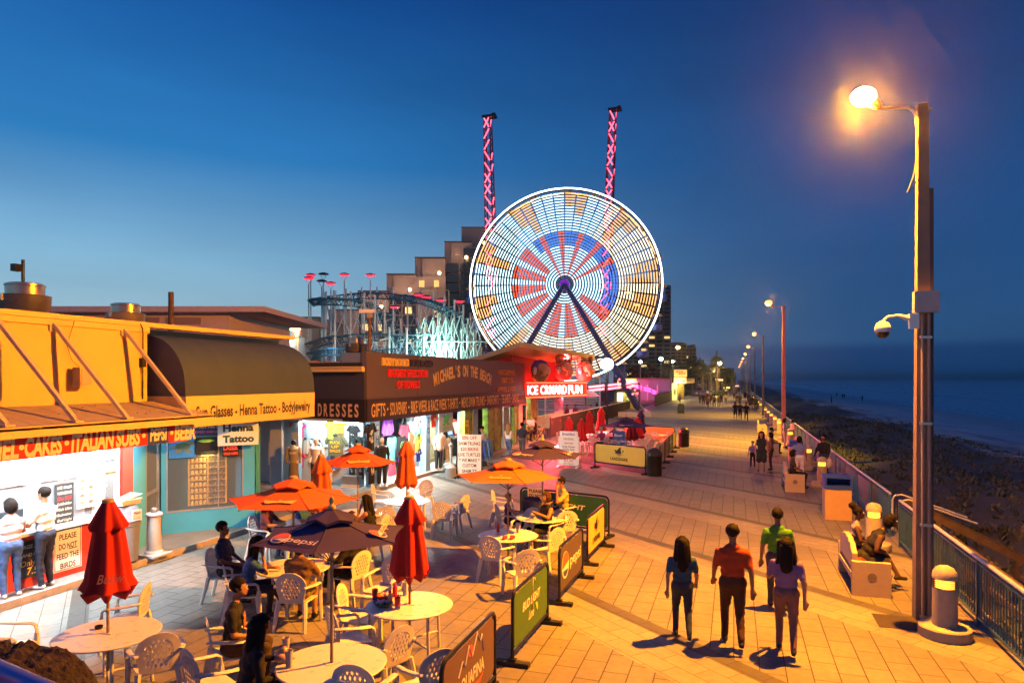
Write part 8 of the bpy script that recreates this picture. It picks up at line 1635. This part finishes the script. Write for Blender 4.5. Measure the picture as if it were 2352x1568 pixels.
# far seating
person(seat(1385, 1020), rad(60), 'man in purple shirt sitting among the closed red parasols', 'sit', 1.74, (.2, .04, .18), NAVY, 'tan', 'short', 'grey', vox=MV, fingers=False, la='table', ra='table', lean=.08)
person(seat(1413, 1008), rad(80), 'woman in navy with her hand at her face in the far seating', 'sit', 1.68, (.015, .03, .08), BLK_, 'brown', 'bob', vox=MV, fingers=False, la='chin', ra='lap', lean=.06)
person(PP(1371, 969), rad(40), 'woman in dark top and pale orange shorts at the screened fence', 'stand', 1.68, (.02, .015, .015), (.5, .25, .1), 'tan', 'bob', vox=MV, fingers=False, la='fwd', ra='fwd')
person(PP(1404, 960), rad(-60), 'man in orange shirt with a cross strap by the screened fence', 'walk', 1.74, (.55, .18, .08), (.3, .25, .18), 'tan', 'short', vox=MV, fingers=False)
for i, (px, py, Z, c, l) in enumerate(((1302, 944, 58, (.1, .03, .08), 'leftmost'), (1322, 946, 59, (.08, .06, .12), 'second from left'), (1345, 942, 60, (.05, .04, .1), 'third from left'), (1357, 934, 58, (.4, .38, .36), 'checkered, rightmost'))):
    p = PZ(px, py + 36, Z); person((p.x, p.y, 0), rad(150 + 20 * i), f'{l} of the people queuing behind the screened fence', 'stand', 1.7, c, NAVY, 'brown', 'short', vox=.035, fingers=False, face_=False, group='people queuing behind the fence')
p = PZ(1443, 930, 83.2); person((p.x, p.y, .1), rad(180), 'ticket seller in a yellow green shirt inside the booth', 'stand', 1.72, (.45, .55, .1), NAVY, 'tan', 'short', vox=.035, fingers=False, face_=False)
# far crowd
rp = random.Random(31); fcw = [(645, 1085, (.5, .38, .45)), (885, 1080, (.1, .08, .1)), (920, 1087, (.03, .03, .05)), (948, 1080, (.12, .05, .06)), (975, 1128, (.3, .1, .05)), (1015, 1090, (.06, .05, .05)), (1050, 1110, (.3, .12, .03)), (1100, 1115, (.35, .2, .05)), (1132, 1096, (.1, .05, .06)), (1185, 1078, (.4, .25, .4)), (1318, 1084, (.04, .04, .06)), (1352, 1086, (.08, .1, .16)), (1410, 1032, (.03, .025, .04)), (1285, 1020, (.2, .15, .2)), (1235, 985, (.04, .03, .04)), (1262, 975, (.05, .04, .05)), (1470, 1138, (.06, .03, .05)), (1500, 1140, (.03, .03, .045)), (1540, 1160, (.03, .03, .03)), (1445, 1058, (.05, .04, .06)), (970, 1010, (.6, .55, .45)), (1190, 975, (.5, .45, .4)), (1310, 962, (.08, .05, .05)), (1340, 950, (.04, .03, .04)), (1375, 945, (.06, .04, .05))]
cn_ = ['pale mauve', 'brown', 'black', 'maroon', 'rust red', 'dark grey', 'orange brown', 'mustard', 'plum', 'lilac', 'charcoal', 'slate blue', 'black', 'dusty pink', 'near black', 'dark brown', 'dark plum', 'navy black', 'black', 'dark violet', 'cream', 'beige', 'brown', 'black', 'umber']
wh = ['alone beside the dark A-board', 'at the left of the far crowd', 'second in the far crowd', 'third in the far crowd', 'nearest in the far crowd', 'centre left of the far crowd', 'in the middle of the far crowd', 'right of the middle of the far crowd', 'at the right end of the far crowd', 'walking alone right of the far crowd', 'left of a pair near the railing', 'right of a pair near the railing', 'far beside the lamp row', 'beyond the pair near the railing', 'far in the lit plaza', 'far in the lit plaza beside another', 'next to the second lamp post', 'second from the second lamp post', 'nearest the second lamp post foot', 'by the third lamp post', 'by the blue drinks banner', 'farther off left of the lit plaza', 'far by the warm stall', 'far by the kiosk lights', 'farthest by the lamp row']
proto = {}
for i, (a, b, c) in enumerate(fcw):
    D = ((2500 + .34 * a) * .57422, (1250 + .34 * b) * .57422); p = P(*D)
    person((p.x, p.y, 0), rad(rp.choice((0, 180, 10, 170, 190, -15))), f'person in {cn_[i]} top {wh[i]}', 'walk' if i % 3 else 'stand', rp.uniform(1.62, 1.8), c, rp.choice(((.03, .03, .05), (.1, .07, .06), (.02, .02, .02), (.3, .2, .1))), rp.choice(('tan', 'brown')), rp.choice(('short', 'bob', 'short')), rp.choice(('black', 'brown', 'blond')), vox=.034, fingers=False, face_=False, shorts=i % 4 == 0, group='people strolling in the distance')
for i, (a, b, l) in enumerate(((1175, 372, 'left of the small group at the waterline'), (1210, 384, 'middle of the small group at the waterline'), (1222, 384, 'right of the small group at the waterline'), (1335, 400, 'alone at the waterline with folded arms'), (1142, 446, 'alone on the middle of the sand'))):
    D = ((2600 + .636 * a) * .57422, (1350 + .636 * b) * .57422); p = P(*D, -2.75); person((p.x, p.y, hgt(p.x, p.y)), rad(-60 + 30 * i), f'dark tiny figure on the beach, {l}', 'stand', 1.74, BLK_, BLK_, 'brown', 'short', vox=.035, fingers=False, face_=False, group='people on the beach')
# ------------------------------------------------------------------ sea air
hm = bpy.data.materials.new('sea_haze'); hm.use_nodes = True; t_ = hm.node_tree; t_.nodes.remove(t_.nodes['Principled BSDF'])
pv = t_.nodes.new('ShaderNodeVolumePrincipled'); pv.inputs['Color'].default_value = (.85, .86, .9, 1); pv.inputs['Density'].default_value = .00022; pv.inputs['Anisotropy'].default_value = .965
t_.links.new(pv.outputs[0], t_.nodes['Material Output'].inputs['Volume'])
hz = MB().bx(-450, 6050, -250, 8050, -4.2, 46).build('haze', hm, smooth=False); hz['kind'] = 'stuff'
